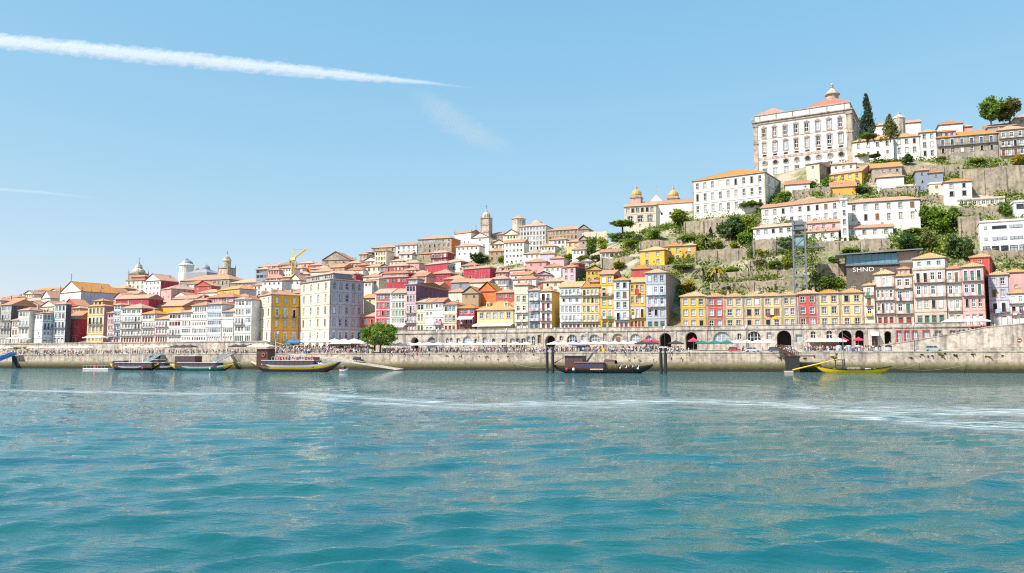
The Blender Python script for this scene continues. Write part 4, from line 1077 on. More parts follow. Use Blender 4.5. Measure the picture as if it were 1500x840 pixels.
house('white-grey house with a brick end wall', 744, 769, 395, 's1 n1', 'cool', xs=777, anc='R', ang=-15, side='tan', group=G3)
house('little dark grey house in front of the white-grey one', 745, 759, 403, 'w2', 'slate', group=G3, roof='flat')
house('slate-hung house with a single white window', 661, 689, 414, 'w1 n1', 'bluegrey', group=G3, roof='gx')
house('house under a wide pink roof beside the slate-hung one', 689, 716, 414, 'n1 n1', 'sand', group=G3, rm='p', roof='gx')
house('red house behind the purple wall and the slate-hung house', 650, 680, 409, 'n1 n1', 'red', group=G3)
house('stone house with blue-grey tiles and three windows', 717, 745, 409, 'w4 n1', 'bluegrey', group=G3)
house('white house with one blue window below the blue-grey tiled one', 720, 742, 419, 's2 n1', 'white', group=G3, roof='flat')
house('bright orange blank gable house', 700.5, 726.5, 427, 'n1 n1', 'orange', roof='gy', pitch=.9, group=G3, rm='o', dep=11)
house('tan brown gable house beside the orange one', 677, 701, 430, 's2 n1', 'tan', roof='gy', pitch=.7, group=G3, dep=12, rm='p')
house('red house with two white windows beside the orange gable', 727, 753, 429, 'w3 n1', 'red', group=G3)
house('pinkish house behind the slate-hung and tan ones', 655, 680, 428, 'n1 n1', 'warm', group=G3, rm='p')
h = house('pink-beige house with a big dark side wall above the grey-blue house', 824, 843, 391, 'w2 w2 n1', 'rose', xs=869, anc='R', ang=-12, side='slate', group=G3, roof='hip')
attic(h, .5, 1.0, 3, 1.8, 'crimson', 'w1', dep=6)
house('red house with orange roof beside the pink-beige one', 792, 823, 413, 'w3 n1', 'red', group=G3)
house('long low house with overhanging roof on the garden terrace', 879, 933, 369, 'g8k', 'warm', group=G3, dep=7, roof='gx')
house('white house with three windows beside the tall white one', 767, 792, 372, 's3 n1', 'cool', group=G3)
house('pale house with four windows below the monastery', 792, 813, 361, 's4 n1', 'warm', group=G3)
house('white-grey house below the brown skyline building', 804, 829, 351.5, 'w4 w3', 'cool', group=G3)
house('yellow and white house below the brown skyline building', 830, 857, 354.5, 'w3 n1', 'pale', group=G3)
house('lilac house with pink roof among the low roofs', 791, 812, 372, 'n1 n1', 'lilac', group=G3, rm='k')
house('low pink-roofed house beside the round hillside tree', 806, 826, 379, 'n1 n1', 'rose', group=G3, rm='k')
house('low house with a wide pink roof behind the white-grey one', 770, 800, 384, 's2 n1', 'pink', group=G3, rm='p')
house('small white house under the round hillside tree', 797, 822, 391, 's3 n1', 'white', group=G3)
house('ruined gable house with dark openings at the garden edge', 848, 861, 352, 's1 s1', 'stone', roof='gy', pitch=.8, group=G3)
house('small house with washing on the slope above the bushes', 838, 856, 366, 's3 n1', 'cool', group=G3)
# --- upper middle: church of the white nave, monastery
house('low white house with five windows before the white church', 668, 702, 361, 's5 s4 n1', 'white', group=G3)
house('white-grey house beside the white chapel', 717, 729, 354, 's2 s2 n1', 'cool', group=G3)
house('cream and stone house with a dark pediment gable', 737, 761, 344.5, 'w5 w5 n1', 'cream', roof='gy', pitch=.6, group=G3, dep=16)
house('stone house with pink roof beside the pediment gable', 717, 738, 344, 'w4 w4 n1', 'stone', group=G3)
house('five-storey grey and white monastery with long rows of windows', 761, 800, 331.5, 'w8 w8 w8 w8 w8', 'cool', group=G3, name='monastery', cat='building', dep=22, sc=True, quoin=True)
house('tall white tenement with four rows of small windows', 738.5, 767.5, 355.5, 's5 s5 s5 s4', 'white', group=G3, roof='gx')
house('brown and ochre building with a long row of windows on the skyline', 802, 853, 337, 'w9 w9', 'tan', group=G3, name='long_house', cat='building', dep=12)
house('small brown gabled house at the end of the skyline building', 847, 863, 336, 's1 n1', 'dust', roof='gy', pitch=.7, group=G3)
# --- east hill
h = house('long white convent with three rows of nine windows', 1014, 1120.5, 252.5, 'w9 w9 w9', 'white', xs=1148, ang=-14, anc='R', srows='w3 w3 w3', name='convent', cat='building', fh=5.2, foot=17, sc=True, quoin=True, roof='hip', pitch=.4, rm='o')
house('long white house with two rows of windows west of the stair tower', 1115, 1231, 293.5, 'w9 w9 n1', 'white', ang=-14, anc='R', dep=9, fh=4, name='terrace_house', rm='p', roof='gx', foot=11)
house('long white house with two rows of windows east of the stair tower', 1240, 1347, 295, 'w6 w6 n1', 'white', ang=0, dep=9, fh=4, name='terrace_house', rm='p', roof='hip', foot=11)
house('low white wing with five windows behind the steel lift', 1103, 1163, 333, 'w5 n1', 'cool', ang=-10, dep=6, name='terrace_house', rm='p', roof='gx', foot=5)
house('pink wing with three windows beside the stair tower', 1183, 1231, 326.5, 'w3 n1', 'rose', foot=4.5, ang=-5, dep=6, name='terrace_house', rm='p', roof='gx')
house('low white wing below the pink wing', 1183, 1228, 339.5, 'w3 n1', 'white', foot=3.2, ang=-5, dep=5, name='terrace_house', rm='p', roof='gx')
house('low white wing with four windows east of the stair tower', 1240, 1308, 334, 'w4 n1', 'white', foot=4.2, ang=3, dep=6, name='terrace_house', rm='p', roof='gx')
house('slim stair tower with a column of single windows', 1230.5, 1241, 292.5, 'w1 w1 w1 w1 w1', 'white', dep=5, name='stair_tower', cat='tower', d=66, roof='flat', fh=3.5)
house('orange-yellow house with two rows of windows and a lean-to below', 1217, 1262, 251, 'w4 W4', 'yellow', xs=1280, anc='R', ang=-18, srows='w1 n1', group=G3, roof='gx')
house('ochre lean-to below the orange-yellow house', 1217, 1254, 274, 'n1', 'ochre', group=G3, roof='shed', pitch=.5, dep=6)
house('small white house with a dormer above the orange-yellow one', 1217, 1254, 240.5, 's3 n1', 'white', group=G3, dorm=1)
house('blank grey gable house at the foot of the palace', 1181, 1200, 239, 's1 n1 n1', 'sand', group=G3, roof='shed', pitch=.2, side='rubble', xs=1214, anc='R', ang=-20)
house('white house with a slipping red-brown roof under the convent', 1150, 1186, 270, 'n1 n1', 'white', group=G3, roof='shed', pitch=.35)
house('grey-white house under the orange roof beside the high wall', 1277, 1321, 245.5, 's4 n1', 'stone', group=G3, rm='o', roof='shed', pitch=.4)
house('low white house with grey shutters below the high wall', 1284, 1324, 259.5, 'n1 n1', 'cool', group=G3, rm='o')
house('taller stepped blue-grey house with tiny windows', 1341, 1360, 250, 's1 s1 n1', 'bluegrey', group=G3, rm='o')
house('lower stepped blue-grey house with one tiny window', 1360.3, 1381, 253, 's1 n1 n1', 'bluegrey', group=G3, rm='o')
house('low cream building with a band of blue glazing', 1312, 1361, 272, 'g7b', 'cream', group=G3, roof='flat', dep=6)
house('cream house between the glazed building and the white house', 1361, 1383, 269, 's1 s1', 'cream', group=G3, roof='flat', dep=6)
house('white house with orange roof above the big trees', 1382, 1423, 266.5, 'w2 W2 n1', 'white', group=G3, rm='o')
house('low cream pavilion with a long strip of windows', 1403, 1472, 291.5, 'g10', 'sand', group=G3, roof='flat', dep=7)
h = house('modern white concrete building with ribbon windows and a glazed base', 1434, 1520, 323.5, 'n1 n1 g6k', 'cool', ang=-6, name='modern_building', cat='building', dep=14, roof='flat', fh=4.0)
MODERN = h
house('upper white block of the modern concrete building', 1485, 1530, 295, 'g3k n1', 'cool', name='modern_block', cat='building', dep=10, roof='flat', d=80, fh=4)
# --- hilltop row
house('white house with a row of four windows beside the palace', 1248.5, 1308.5, 206, 'w4 s4', 'white', ang=-6, group='hilltop houses', pitch=.55, rm='o', fh=4, foot=8, dep=11)
house('white hipped house with three windows on the hilltop', 1309, 1346.5, 201, 'w3 w3', 'white', group='hilltop houses', pitch=.55, rm='o', fh=4, foot=9)
house('slender white house with three rows of paired windows on the hilltop', 1347, 1371, 194, 'w2 w2 w2', 'white', group='hilltop houses', pitch=.55, rm='o', fh=3.8, foot=11)
h = house('stone house with blue balcony doors and a glazed attic on the hilltop', 1371.5, 1461, 199, 'b6b w6', 'granite', group='hilltop houses', pitch=.55, rm='o', fh=4, foot=9, dep=10)
attic(h, .02, .33, .8, 2.6, 'grey', 'w3', dep=7, rm='t')
house('white upper house with a flat pink roof behind the stone one', 1375, 1410, 182, 'n1 n1', 'white', group='hilltop houses', pitch=.55, d=152)
house('small pink house peeping over the stone hilltop house', 1409, 1424, 186, 'n1 n1', 'pink', group='hilltop houses', pitch=.55, d=153)
house('grey house with three balconied floors at the east end of the hilltop', 1461.5, 1502, 190, 'b3 b4 b4', 'stone', group='hilltop houses', pitch=.55, fh=3.8, foot=11)
house('stone house with an orange lean-to roof behind the balconied one', 1447, 1488, 185, 'n1 n1', 'stone', group='hilltop houses', roof='shed', pitch=.35, d=140, rm='o')
house('tall stone house with one wide window at the hilltop edge', 1486, 1525, 172, 'W2 n1', 'beige', group='hilltop houses', pitch=.55, d=146)
# palace-side church behind the trees
house('white church body with a pink roof behind the tall conifer', 1278, 1348.5, 182, 'n1 s3', 'white', name='hill_church', cat='church', d=172, dep=12, roof='gx', rm='k', fh=5)

# --- the street goes on past the edge of the view
for k, (a, b, ye, c, lb) in enumerate(((1536, 1566, 408, 'pale', 'pale yellow balconied house past the ochre one'), (1566.5, 1600, 415, 'white', 'white balconied house at the far bend of the street'), (1600.5, 1632, 404, 'rose', 'mauve house at the far bend of the street'), (1632.5, 1668, 412, 'beige', 'beige house ending the street at the bend'))):
    house(lb, a, b, ye, 'b3 b3 w3 d3', c, d=20 - k, zb=ZM, dep=9, ang=RA, group=G2, rm='o')
for a, b, ye, c, lb in ((1540, 1575, 330, 'white', 'white house on the slope past the modern building'), (1590, 1622, 300, 'pink', 'pink house high on the slope past the modern building'), (1545, 1580, 262, 'cream', 'cream house beyond the rugged wall'), (1530, 1570, 200, 'white', 'white hilltop house beyond the tall stone one'), (1580, 1625, 205, 'stone', 'stone hilltop house at the end of the ridge')):
    house(lb, a, b, ye, 'w3 w3', c, group=G3, rm='o')
# ------------------------------------------------------------------ landmarks
WP = plaster(COLR['white'], .22); CREAMST = stone((0.55, 0.47, 0.40), 'lightstone', 1.2, .6, dark=.7)
def cross(m, x, y, z, h, mat=GRANITE):
    m.box((x - .12, y - .12, z), (x + .12, y + .12, z + h), mat); m.box((x - h * .22, y - .1, z + h * .6), (x + h * .22, y + .1, z + h * .6 + .22), mat)
def pinnacle(m, x, y, z, h, r=.5, mat=GRANITE):
    m.lathe([(r, z), (r, z + h * .15), (r * .6, z + h * .2), (r * .75, z + h * .35), (r * .2, z + h * .7), (.08, z + h)], mat, 8, (x, y))
def arch_win(m, root, x, y, z, w, h, rz=0.0): place(window_mesh('a', 'w', 's'), 'window', root, (x, y, z), rz, (w, 1, h))

# bishop's palace -------------------------------------------------------------
d = solve_d(1175, 246, 0, 80)
PA = math.radians(-10); pr = hit(1247, 159, d); e = np.array([math.cos(-TH + PA), math.sin(-TH + PA)]); pl = hit_line(1103, 170, pr, e)
W = float(np.linalg.norm(pr[:2] - pl[:2])); ze = pr[2]; D = 34.0
zg = hit(1175, 250, d)[2] - 12; H = ze - zg
root = empty('palace', (pl[0], pl[1], zg), -TH + PA, 'huge white baroque palace with two rows of ornate windows crowning the hill', 'palace')
m = MB()
n8 = 8; bay = (W - 5) / n8; r_top = H - 2.0
zrow = [H - 7.9, H - 15.0]; wh, ww = 4.0, 1.75
def pal_wall(o, ex, Wd, win):
    ex = np.array(ex, float); nn = np.array([ex[1], -ex[0]]); o = np.array(o, float); rz = math.atan2(ex[1], ex[0])
    pt = lambda u, z, dp=0.0: (*(o + ex * u - nn * dp), z)
    def quad(u0, u1, z0, z1, mt=WP): m.poly([pt(u0, z0), pt(u1, z0), pt(u1, z1), pt(u0, z1)], mt)
    if not win: quad(0, Wd, 0, H); return
    nb = int(round((Wd - 5) / bay)); bb = (Wd - 5) / nb
    rows = [(zrow[0], wh, ww, 'w'), (zrow[1], wh, ww, 'w'), (zrow[1] - 2.3, .8, 1.7, 's'), (zrow[1] - 6.6, 2.0, 2.0, 'o'), (zrow[1] - 11.3, 3.0, 2.0, 'w')]
    ztop = H
    for z0, h_, w_, k in rows:
        cur = 0
        for q in range(nb):
            uc = 2.5 + bb * (q + .5); u0, u1 = uc - w_ / 2, uc + w_ / 2
            quad(cur, u0, z0, ztop); quad(u0, u1, z0 + h_, ztop)
            for (A, B) in (((u0, z0), (u0, z0 + h_)), ((u1, z0 + h_), (u1, z0)), ((u0, z0 + h_), (u1, z0 + h_))):
                m.poly([pt(*A), pt(*B), pt(*B, .3), pt(*A, .3)], GRANITE)
            cur = u1
            wn_ = place(window_mesh('w', 'w', 's') if k == 'w' else window_mesh('s', 'k', 's'), 'window', root, pt(uc, z0), rz, (w_, 1, h_))
            if k == 'w' and z0 > zrow[1] - .1:      # carved surround and curved pediment
                t = MB(); S_ = CREAMST
                t.box((-w_ * .78, -.22, h_ + .15), (w_ * .78, .02, h_ + .5), GRANITE)
                for s_ in (-1, 1):
                    t.box((s_ * w_ * .62 - .2, -.14, -.5), (s_ * w_ * .62 + .2, .02, h_ + .15), GRANITE)
                    t.poly([(s_ * w_ * .85, -.2, h_ + .5), (s_ * w_ * .85, .02, h_ + .5), (s_ * w_ * .3, .02, h_ + 1.15), (s_ * w_ * .3, -.2, h_ + 1.15)], GRANITE)
                pts_ = [(-w_ * .8, h_ + .5), (-w_ * .5, h_ + 1.0), (-w_ * .25, h_ + 1.1), (0, h_ + 1.75 if z0 > zrow[0] - .1 else h_ + 1.35), (w_ * .25, h_ + 1.1), (w_ * .5, h_ + 1.0), (w_ * .8, h_ + .5)]
                t.poly([(a, -.25, b) for a, b in pts_], GRANITE)
                for (a, b), (a2, b2) in zip(pts_[:-1], pts_[1:]): t.poly([(a, -.25, b), (a, .02, b), (a2, .02, b2), (a2, -.25, b2)], GRANITE)
                t.box((-w_ * .6, -.25, -.75), (w_ * .6, .02, -.45), GRANITE)
                po = t.obj('pediment', root, loc=pt(uc, z0), rz=rz)
            if k == 'o':
                t = MB()
                for a in range(16):
                    c0, s0, c1, s1 = math.cos(PI * a / 8), math.sin(PI * a / 8), math.cos(PI * (a + 1) / 8), math.sin(PI * (a + 1) / 8)
                    t.poly([(1.0 * c0, -.15, 1 + .95 * s0), (1.0 * c1, -.15, 1 + .95 * s1), (1.55 * c1, -.15, 1 + 1.4 * s1), (1.55 * c0, -.15, 1 + 1.4 * s0)], GRANITE)
                    t.poly([(1.55 * c0, -.15, 1 + 1.4 * s0), (1.55 * c1, -.15, 1 + 1.4 * s1), (1.55 * c1, .02, 1 + 1.4 * s1), (1.55 * c0, .02, 1 + 1.4 * s0)], GRANITE)
                t.obj('oval_surround', root, loc=pt(uc, z0), rz=rz)
        quad(cur, Wd, z0, ztop); ztop = z0
    quad(0, Wd, 0, ztop)
    def pbox(u0, u1, z0, z1, out, mt):
        A = [pt(u0, z0, -out), pt(u1, z0, -out), pt(u1, z1, -out), pt(u0, z1, -out)]; B = [pt(u0, z0, .02), pt(u1, z0, .02), pt(u1, z1, .02), pt(u0, z1, .02)]
        m.poly(A, mt); m.poly([B[0], A[0], A[3], B[3]], mt); m.poly([A[1], B[1], B[2], A[2]], mt); m.poly([A[3], A[2], B[2], B[3]], mt); m.poly([B[0], B[1], A[1], A[0]], mt)
    pbox(-.5, Wd + .5, H - .5, H, .9, GRANITE); pbox(-.3, Wd + .3, H - 1.5, H - .5, .45, GRANITE)
    pbox(0, Wd, zrow[1] - 3.9, zrow[1] - 2.7, .15, CREAMST); pbox(0, Wd, zrow[1] + 5.9, zrow[1] + 6.15, .12, GRANITE)
    for u0, u1 in ((0, 2.0), (Wd - 2.4, Wd)):
        pbox(u0, u1, 0, H - 1.5, .3, GRANITE); pbox(u0 - .2, u1 + .2, H - 11, H - 10.2, .5, GRANITE); pbox(u0 - .2, u1 + .2, H - 2.4, H - 1.5, .55, GRANITE)
pal_wall((0, 0), (1, 0), W, True); pal_wall((W, 0), (0, 1), D, True); pal_wall((W, D), (-1, 0), W, False); pal_wall((0, D), (0, -1), D, False)
m.obj('wall', root)
m = MB(); m.box((.8, .8, H), (W - .8, D - .8, H + 3.0), WP); m.box((.5, .5, H + 3.0), (W - .5, D - .5, H + 3.4), GRANITE)
for q in range(6): m.box((3 + q * (W - 6) / 5 - .3, .7, H), (3 + q * (W - 6) / 5 + .3, .9, H + 3), GRANITE)
m.obj('attic_parapet', root)
rf = roof_mesh(W * .42, 17, H + 3.4, 'hip', .66, .2, terra((0.60, 0.17, 0.09), 'palace'), SOFFIT).obj('roof', root, loc=(W * .56, .8, 0))
rf2 = roof_mesh(W * .30, 14, H + 3.4, 'hip', .66, .2, terra((0.60, 0.17, 0.09), 'palace'), SOFFIT).obj('roof', root, loc=(1, .8, 0))
m = MB(); m.box((W * .36, 4, H + 3), (W * .57, D - 4, H + 4.0), TERRA); m.obj('roof', root)
m = MB(); cx, cy = W * .79, 9.5; z = H + 7.6
m.lathe([(2.7, z), (2.7, z + 2.6), (3.5, z + 2.8), (3.5, z + 3.2), (2.8, z + 3.5), (2.3, z + 4.4), (1.3, z + 5.3), (.7, z + 5.7), (.6, z + 6.5), (.9, z + 6.7), (.9, z + 7.0), (.4, z + 7.2), (.7, z + 7.8), (.5, z + 8.3), (.1, z + 8.7)], CREAMST, 14, (cx, cy))
lo = m.obj('lantern', root, smooth=False)
for k in range(8):
    an = 2 * PI * k / 8; place(window_mesh('w', 'k', 's'), 'window', lo, (cx + 2.62 * math.cos(an), cy + 2.62 * math.sin(an), z + .5), an + PI / 2, (1.0, 1, 1.6))
PALACE = d
m = MB(); pinnacle(m, -.3, -.3, H, 3.0, .7, CREAMST); m.obj('pinnacle', root)

# church and bell towers below the palace (with loggia) --------------------------
d = solve_d(940, 337, 0, 60); mk = lambda px: s_of(px, d, 320)
c0 = hit(915, 337, d); zg = c0[2] - 3
root = empty('loggia_church', (c0[0], c0[1], zg), -TH, 'white hillside church with yellow-domed bell towers and an arched loggia', 'church')
mp = np.linalg.norm(c0) / F * 1.0
L = lambda px: (s_of(px, d, 320) - s_of(915, d, 320)); Zr = lambda py, px=960: hit(px, py, d)[2] - zg
m = MB(); w1 = L(961); h1 = Zr(302, 938)
facade(m, root, (0, 0), (1, 0), w1, 0, h1, h1 - Zr(337, 938) + .01, 'W6 a3 s3', wallmat('sand'), sc=True, trim=CREAMST)
facade(m, root, (w1, 0), (0, 1), 2, 0, h1, h1, '', WP); facade(m, root, (0, 12), (0, -1), 12, 0, h1, h1, '', wallmat('granite'))
w2 = L(1014); h2 = Zr(297, 988)
facade(m, root, (w1, 2), (1, 0), w2 - w1, 0, h2, h2 - Zr(326, 988), 'n1 s4 n1', WP); facade(m, root, (w2, 2), (0, 1), 14, 0, h2, h2, '', WP)
facade(m, root, (w2, 16), (-1, 0), w2, 0, h2, h2, '', WP); m.obj('wall', root)
roof_mesh(w1, 6, h1, 'shed', .35, .5, TERRA2, SOFFIT).obj('roof', root); roof_mesh(w2 - 1, 14, h2, 'gx', .40, .5, TERRA2, SOFFIT).obj('roof', root, loc=(1.0, 2.2, 0))
m = MB(); tm = plaster((0.55, 0.38, 0.33)); YD = flat('dome_yellow', (0.52, 0.33, 0.10), .6)
gx, gy = L(957), 13; gz = h2 + 1
m.poly([(L(942), 9, gz), (L(972), 9, gz), (gx, 9, gz + 5.2)], WP); m.poly([(L(942), 9, gz), (gx, 9, gz + 5.2), (gx, 20, gz + 5.2), (L(942), 20, gz)], TERRA2); m.poly([(L(972), 9, gz), (L(972), 20, gz), (gx, 20, gz + 5.2), (gx, 9, gz + 5.2)], TERRA2)
m.box((L(942), 9.02, gz - 3), (L(972), 20, gz), WP); cross(m, gx, 9.2, gz + 5, 4.2, CREAMST); m.obj('crossing_gable', root)
for pxc, hh, off in ((927.5, 0, 9), (981.5, -1.0, 12)):
    m = MB(); x, y = L(pxc), off; r = 2.5; zb_ = h2 - 1; zt = Zr(281) + hh
    m.box((x - r, y - r, zb_), (x + r, y + r, zt - .9), tm); m.box((x - r - .35, y - r - .35, zt - .9), (x + r + .35, y + r + .35, zt - .3), GRANITE); m.box((x - r, y - r, zt - .3), (x + r, y + r, zt + .1), tm)
    m.lathe([(2.4, zt + .1), (2.6, zt + 1.1), (2.2, zt + 2.3), (1.3, zt + 3.2), (.5, zt + 3.6)], YD, 12, (x, y)); m.lathe([(.6, zt + 3.5), (.35, zt + 4.1), (.5, zt + 4.6), (.08, zt + 6.2)], GRANITE, 8, (x, y))
    tw = m.obj('bell_tower', root)
    for k, (ax, ay, rz) in enumerate(((0, -r, 0), (r, 0, PI / 2), (-r, 0, -PI / 2))): place(window_mesh('a', 'k', 's'), 'bell_opening', tw, (x + ax, y + ay, zt - 4.4), rz, (1.4, .8, 2.6))

# white church with stone bell tower, middle skyline ------------------------------
h = house('white church nave with a gabled end and stone pinnacles on the skyline', 666, 690, 340.5, 'n1 s4 n1', 'white', xs=704, anc='R', ang=-16, name='skyline_church', cat='church', fh=4.5, roof='gx', rm='p', dep=18, foot=12)
m = MB(); 
for x, y in ((0, 0), (h['W'], 0), (0, h['D']), (h['W'], h['D'])): pinnacle(m, x, y, h['Ht'], 3.4, .5)
cross(m, h['W'], h['D'] / 2, h['Ht'] + h['D'] * .23, 3.5); m.obj('pinnacle', h['root'])
CH_D = h['d']
house('white chapel with a small gabled front before the stone bell tower', 690, 716, 348.5, 's1 s2 s2', 'white', roof='gy', pitch=.5, name='chapel', cat='chapel', d=CH_D - 8, fh=3.6)

def bell_tower(label, x0, x1, ytop_body, ybase, d, stages, dome, name='bell_tower', mat=None, top=3.0):
    p0, p1 = hit(x0, ytop_body, d), hit(x1, ytop_body, d); w = float(np.linalg.norm(p1[:2] - p0[:2])); mat = mat or wallmat('granite')
    zt = hit((x0 + x1) / 2, ytop_body, d)[2]; zb_ = hit((x0 + x1) / 2, ybase, d)[2] - 6
    root = empty(name, (p0[0], p0[1], zb_), -TH, label, 'tower'); H = zt - zb_
    m = MB(); m.box((0, 0, 0), (w, w, H), mat)
    for f in stages: m.box((-.25, -.25, H * f - .3), (w + .25, w + .25, H * f + .25), GRANITE)
    m.box((-.4, -.4, H - .1), (w + .4, w + .4, H + .5), GRANITE)
    for x in (0, w):
        for y in (0, w): m.box((x - .25, y - .25, 0), (x + .25, y + .25, H - .4), GRANITE); pinnacle(m, x, y, H + .5, w * .35, .35)
    m.obj('shaft', root)
    m = MB(); m.lathe([(r * w, H + .5 + z * w) for r, z in dome], CREAMST, 12, (w / 2, w / 2)); zz = H + .5 + dome[-1][1] * w
    m.bar((w / 2, w / 2, zz - .1), (w / 2, w / 2, zz + top), .12, IRON); m.bar((w / 2 - .6, w / 2, zz + top * .65), (w / 2 + .6, w / 2, zz + top * .65), .1, IRON); m.obj('dome', root)
    prev = 1.0
    for f in stages[:2]:
        hz = (prev - f) * H * .55
        for ax, ay, rz in ((w / 2, 0, 0), (w, w / 2, PI / 2), (0, w / 2, -PI / 2)): place(window_mesh('a', 'k', 's'), 'bell_opening', root, (ax, ay, H * f + hz * .25), rz, (w * .34, .6, hz))
        prev = f
    return root
bell_tower('slender stone bell tower with a pale dome beside the white church', 704.5, 716, 320, 352, CH_D - 3, (.78, .55), [(.48, 0), (.48, .12), (.46, .38), (.33, .66), (.14, .8), (.18, .88), (.05, 1.05)], mat=CREAMST)
bell_tower('square granite tower with a lantern top behind the long palace roof', 319.5, 333.5, 393, 415, 190, (.72,), [(.33, 0), (.33, .55), (.38, .6), (.3, .75), (.22, .95), (.06, 1.1)], mat=CREAMST)
bell_tower('round-topped granite bell tower behind the red-attic house', 188.5, 203, 401, 420, 185, (.75,), [(.5, 0), (.52, .1), (.46, .25), (.28, .4), (.28, .52), (.2, .66), (.08, .78), (.03, .95)], top=3)
# big white church, west
h = house('big white church with a triangular gable and shade-tinted nave wall', 88, 119.5, 427, 'n1 s1 n1', 'white', xs=174, anc='R', ang=-14, srows='n1 n1 n1', side='lilac', roof='gy', pitch=.5, name='gabled_church', cat='church', fh=4.6, quoin=True, rm='o', foot=13)  # white nave wall, its bluish shade painted in with the lilac side colour
m = MB(); w = h['W']; z = h['Ht'] + .5 * (w / 2); cross(m, w / 2, 0, z, 5); 
for x in (0, w): pinnacle(m, x, 0, h['Ht'], 5, .6)
for k in range(4): pinnacle(m, w, h['D'] * (k + 1) / 4, h['Ht'], 3.4, .3)
m.obj('pinnacle', h['root'])
h = house('small white chapel with a bell gable before the big church', 61, 74, 437, 's1 n1', 'white', xs=114, anc='R', ang=-14, roof='gy', pitch=.8, name='chapel', cat='chapel', fh=4, rm='p', d=100, dep=14)
# long granite exchange palace with glass dome
house('long granite palace with a plain cornice under the white dome', 264, 336, 410.5, 'w12 n1', 'granite', name='long_palace', cat='building', dep=20, rm='p', fh=5, d=170)
house('granite wing with pink roof east of the square tower', 337, 384, 414.5, 'w8 n1', 'granite', name='palace_wing', cat='building', dep=14, rm='p', fh=4, d=165)
root, mp = local_frame(273, 400, 225, 'domed_lantern', 'white columned rotunda with a pale dome rising behind the palace roofs', 'dome')
m = MB(); r = 10 * mp; m.lathe([(r * 1.05, -8), (r * 1.05, 0), (r, .2), (r, 10 * mp), (r * 1.12, 10.5 * mp), (r * 1.12, 11.5 * mp), (r * .9, 13 * mp)], WP, 16); m.obj('drum', root)
m = MB(); m.lathe([(r * .92, 13 * mp), (r * .8, 16 * mp), (r * .5, 18.5 * mp), (r * .2, 19.5 * mp), (r * .25, 20.5 * mp), (r * .05, 21.5 * mp)], LEADROOF, 16); m.obj('dome', root)
for k in range(12):
    an = 2 * PI * k / 12; place(window_mesh('w', 'w', 'w'), 'window', root, (r * .99 * math.cos(an), r * .99 * math.sin(an), 1.5 * mp), an + PI / 2, (r * .26, .6, 7 * mp))
root, mp = local_frame(301, 401, 210, 'slate_dome', 'blue-grey slate dome on a pyramid roof behind the palace', 'dome')
m = MB(); m.lathe([(26 * mp, -6), (25 * mp, 0), (7 * mp, 6 * mp)], LEADROOF, 4, rot=PI / 4); m.lathe([(6.5 * mp, 4 * mp), (6.5 * mp, 7 * mp), (6 * mp, 9.5 * mp), (3.6 * mp, 12 * mp), (1 * mp, 13.4 * mp), (.2 * mp, 16 * mp)], LEADROOF, 12); m.obj('dome_shell', root)
root, mp = local_frame(288, 401, 212, 'copper_dome', 'small brownish dome beside the slate dome', 'dome')
m = MB(); m.lathe([(5 * mp, -4), (5 * mp, 3 * mp), (4.4 * mp, 6 * mp), (2.4 * mp, 8 * mp), (.4 * mp, 9 * mp)], flat('brown_dome', (.35, .25, .2)), 12); m.obj('dome_shell', root)
root, mp = local_frame(760, 331, 262, 'octagon_lantern', 'octagonal windowed lantern with tiled roof above the monastery', 'lantern')
m = MB(); r = 10 * mp; m.lathe([(r, -8), (r, 9 * mp), (r * 1.08, 9.5 * mp)], wallmat('sand'), 8); m.obj('drum', root); m = MB(); m.lathe([(r * 1.15, 9.5 * mp), (r * .3, 14 * mp), (.1, 15.5 * mp)], TERRA2, 8); m.obj('roof', root)
for k in range(16):
    an = 2 * PI * (k + .5) / 16; place(window_mesh('w', 'k', 'w'), 'window', root, (r * .97 * math.cos(an), r * .97 * math.sin(an), 2 * mp), an + PI / 2, (r * .2, .8, 5 * mp))
root, mp = local_frame(787, 333, 255, 'domed_pediment', 'dark curved pediment with a small dome behind the monastery roof', 'dome')
m = MB(); r = 9 * mp; m.lathe([(r, -6), (r, 3 * mp), (r * .92, 6 * mp), (r * .6, 9 * mp), (r * .2, 10.5 * mp), (.1, 13 * mp)], wallmat('stone'), 12); m.obj('dome_shell', root)
root, mp = local_frame(1317, 176, 160, 'church_lantern', 'pale ribbed dome with a finial behind the hilltop trees', 'dome')
m = MB(); r = 8 * mp; m.lathe([(r, -8), (r, 1 * mp), (r * 1.1, 1.5 * mp), (r * .85, 5 * mp), (r * .3, 7 * mp), (r * .2, 8 * mp), (r * .25, 10 * mp), (.1, 13 * mp)], CREAMST, 12); m.obj('dome_shell', root)

# tower crane --------------------------------------------------------------------
YEL = flat('crane_yellow', (0.85, 0.62, 0.02), .5)
root, mp = local_frame(428.5, 404, solve_d(428.5, 412, 0, 30) - 12, 'tower_crane', 'yellow tower crane with a raised jib among the hillside roofs', 'crane')
def lattice(m, a, b, w, n, mat, r=.1):
    a, b = Vector(a), Vector(b); ax = (b - a).normalized(); u = ax.orthogonal().normalized(); v = ax.cross(u)
    cs = [(u * sx + v * sy) * w / 2 for sx, sy in ((-1, -1), (1, -1), (1, 1), (-1, 1))]
    for c in cs: m.bar(a + c, b + c, r, mat, 4)
    for k in range(n):
        p, q = a + (b - a) * k / n, a + (b - a) * (k + 1) / n
        for i in range(4):
            m.bar(p + cs[i], q + cs[(i + 1) % 4], r * .7, mat, 3); m.bar(p + cs[i], p + cs[(i + 1) % 4], r * .7, mat, 3)
hm = 22 * mp
m = MB(); lattice(m, (0, 0, -6), (0, 0, hm), 1.5, 9, YEL, .15); m.obj('mast', root)
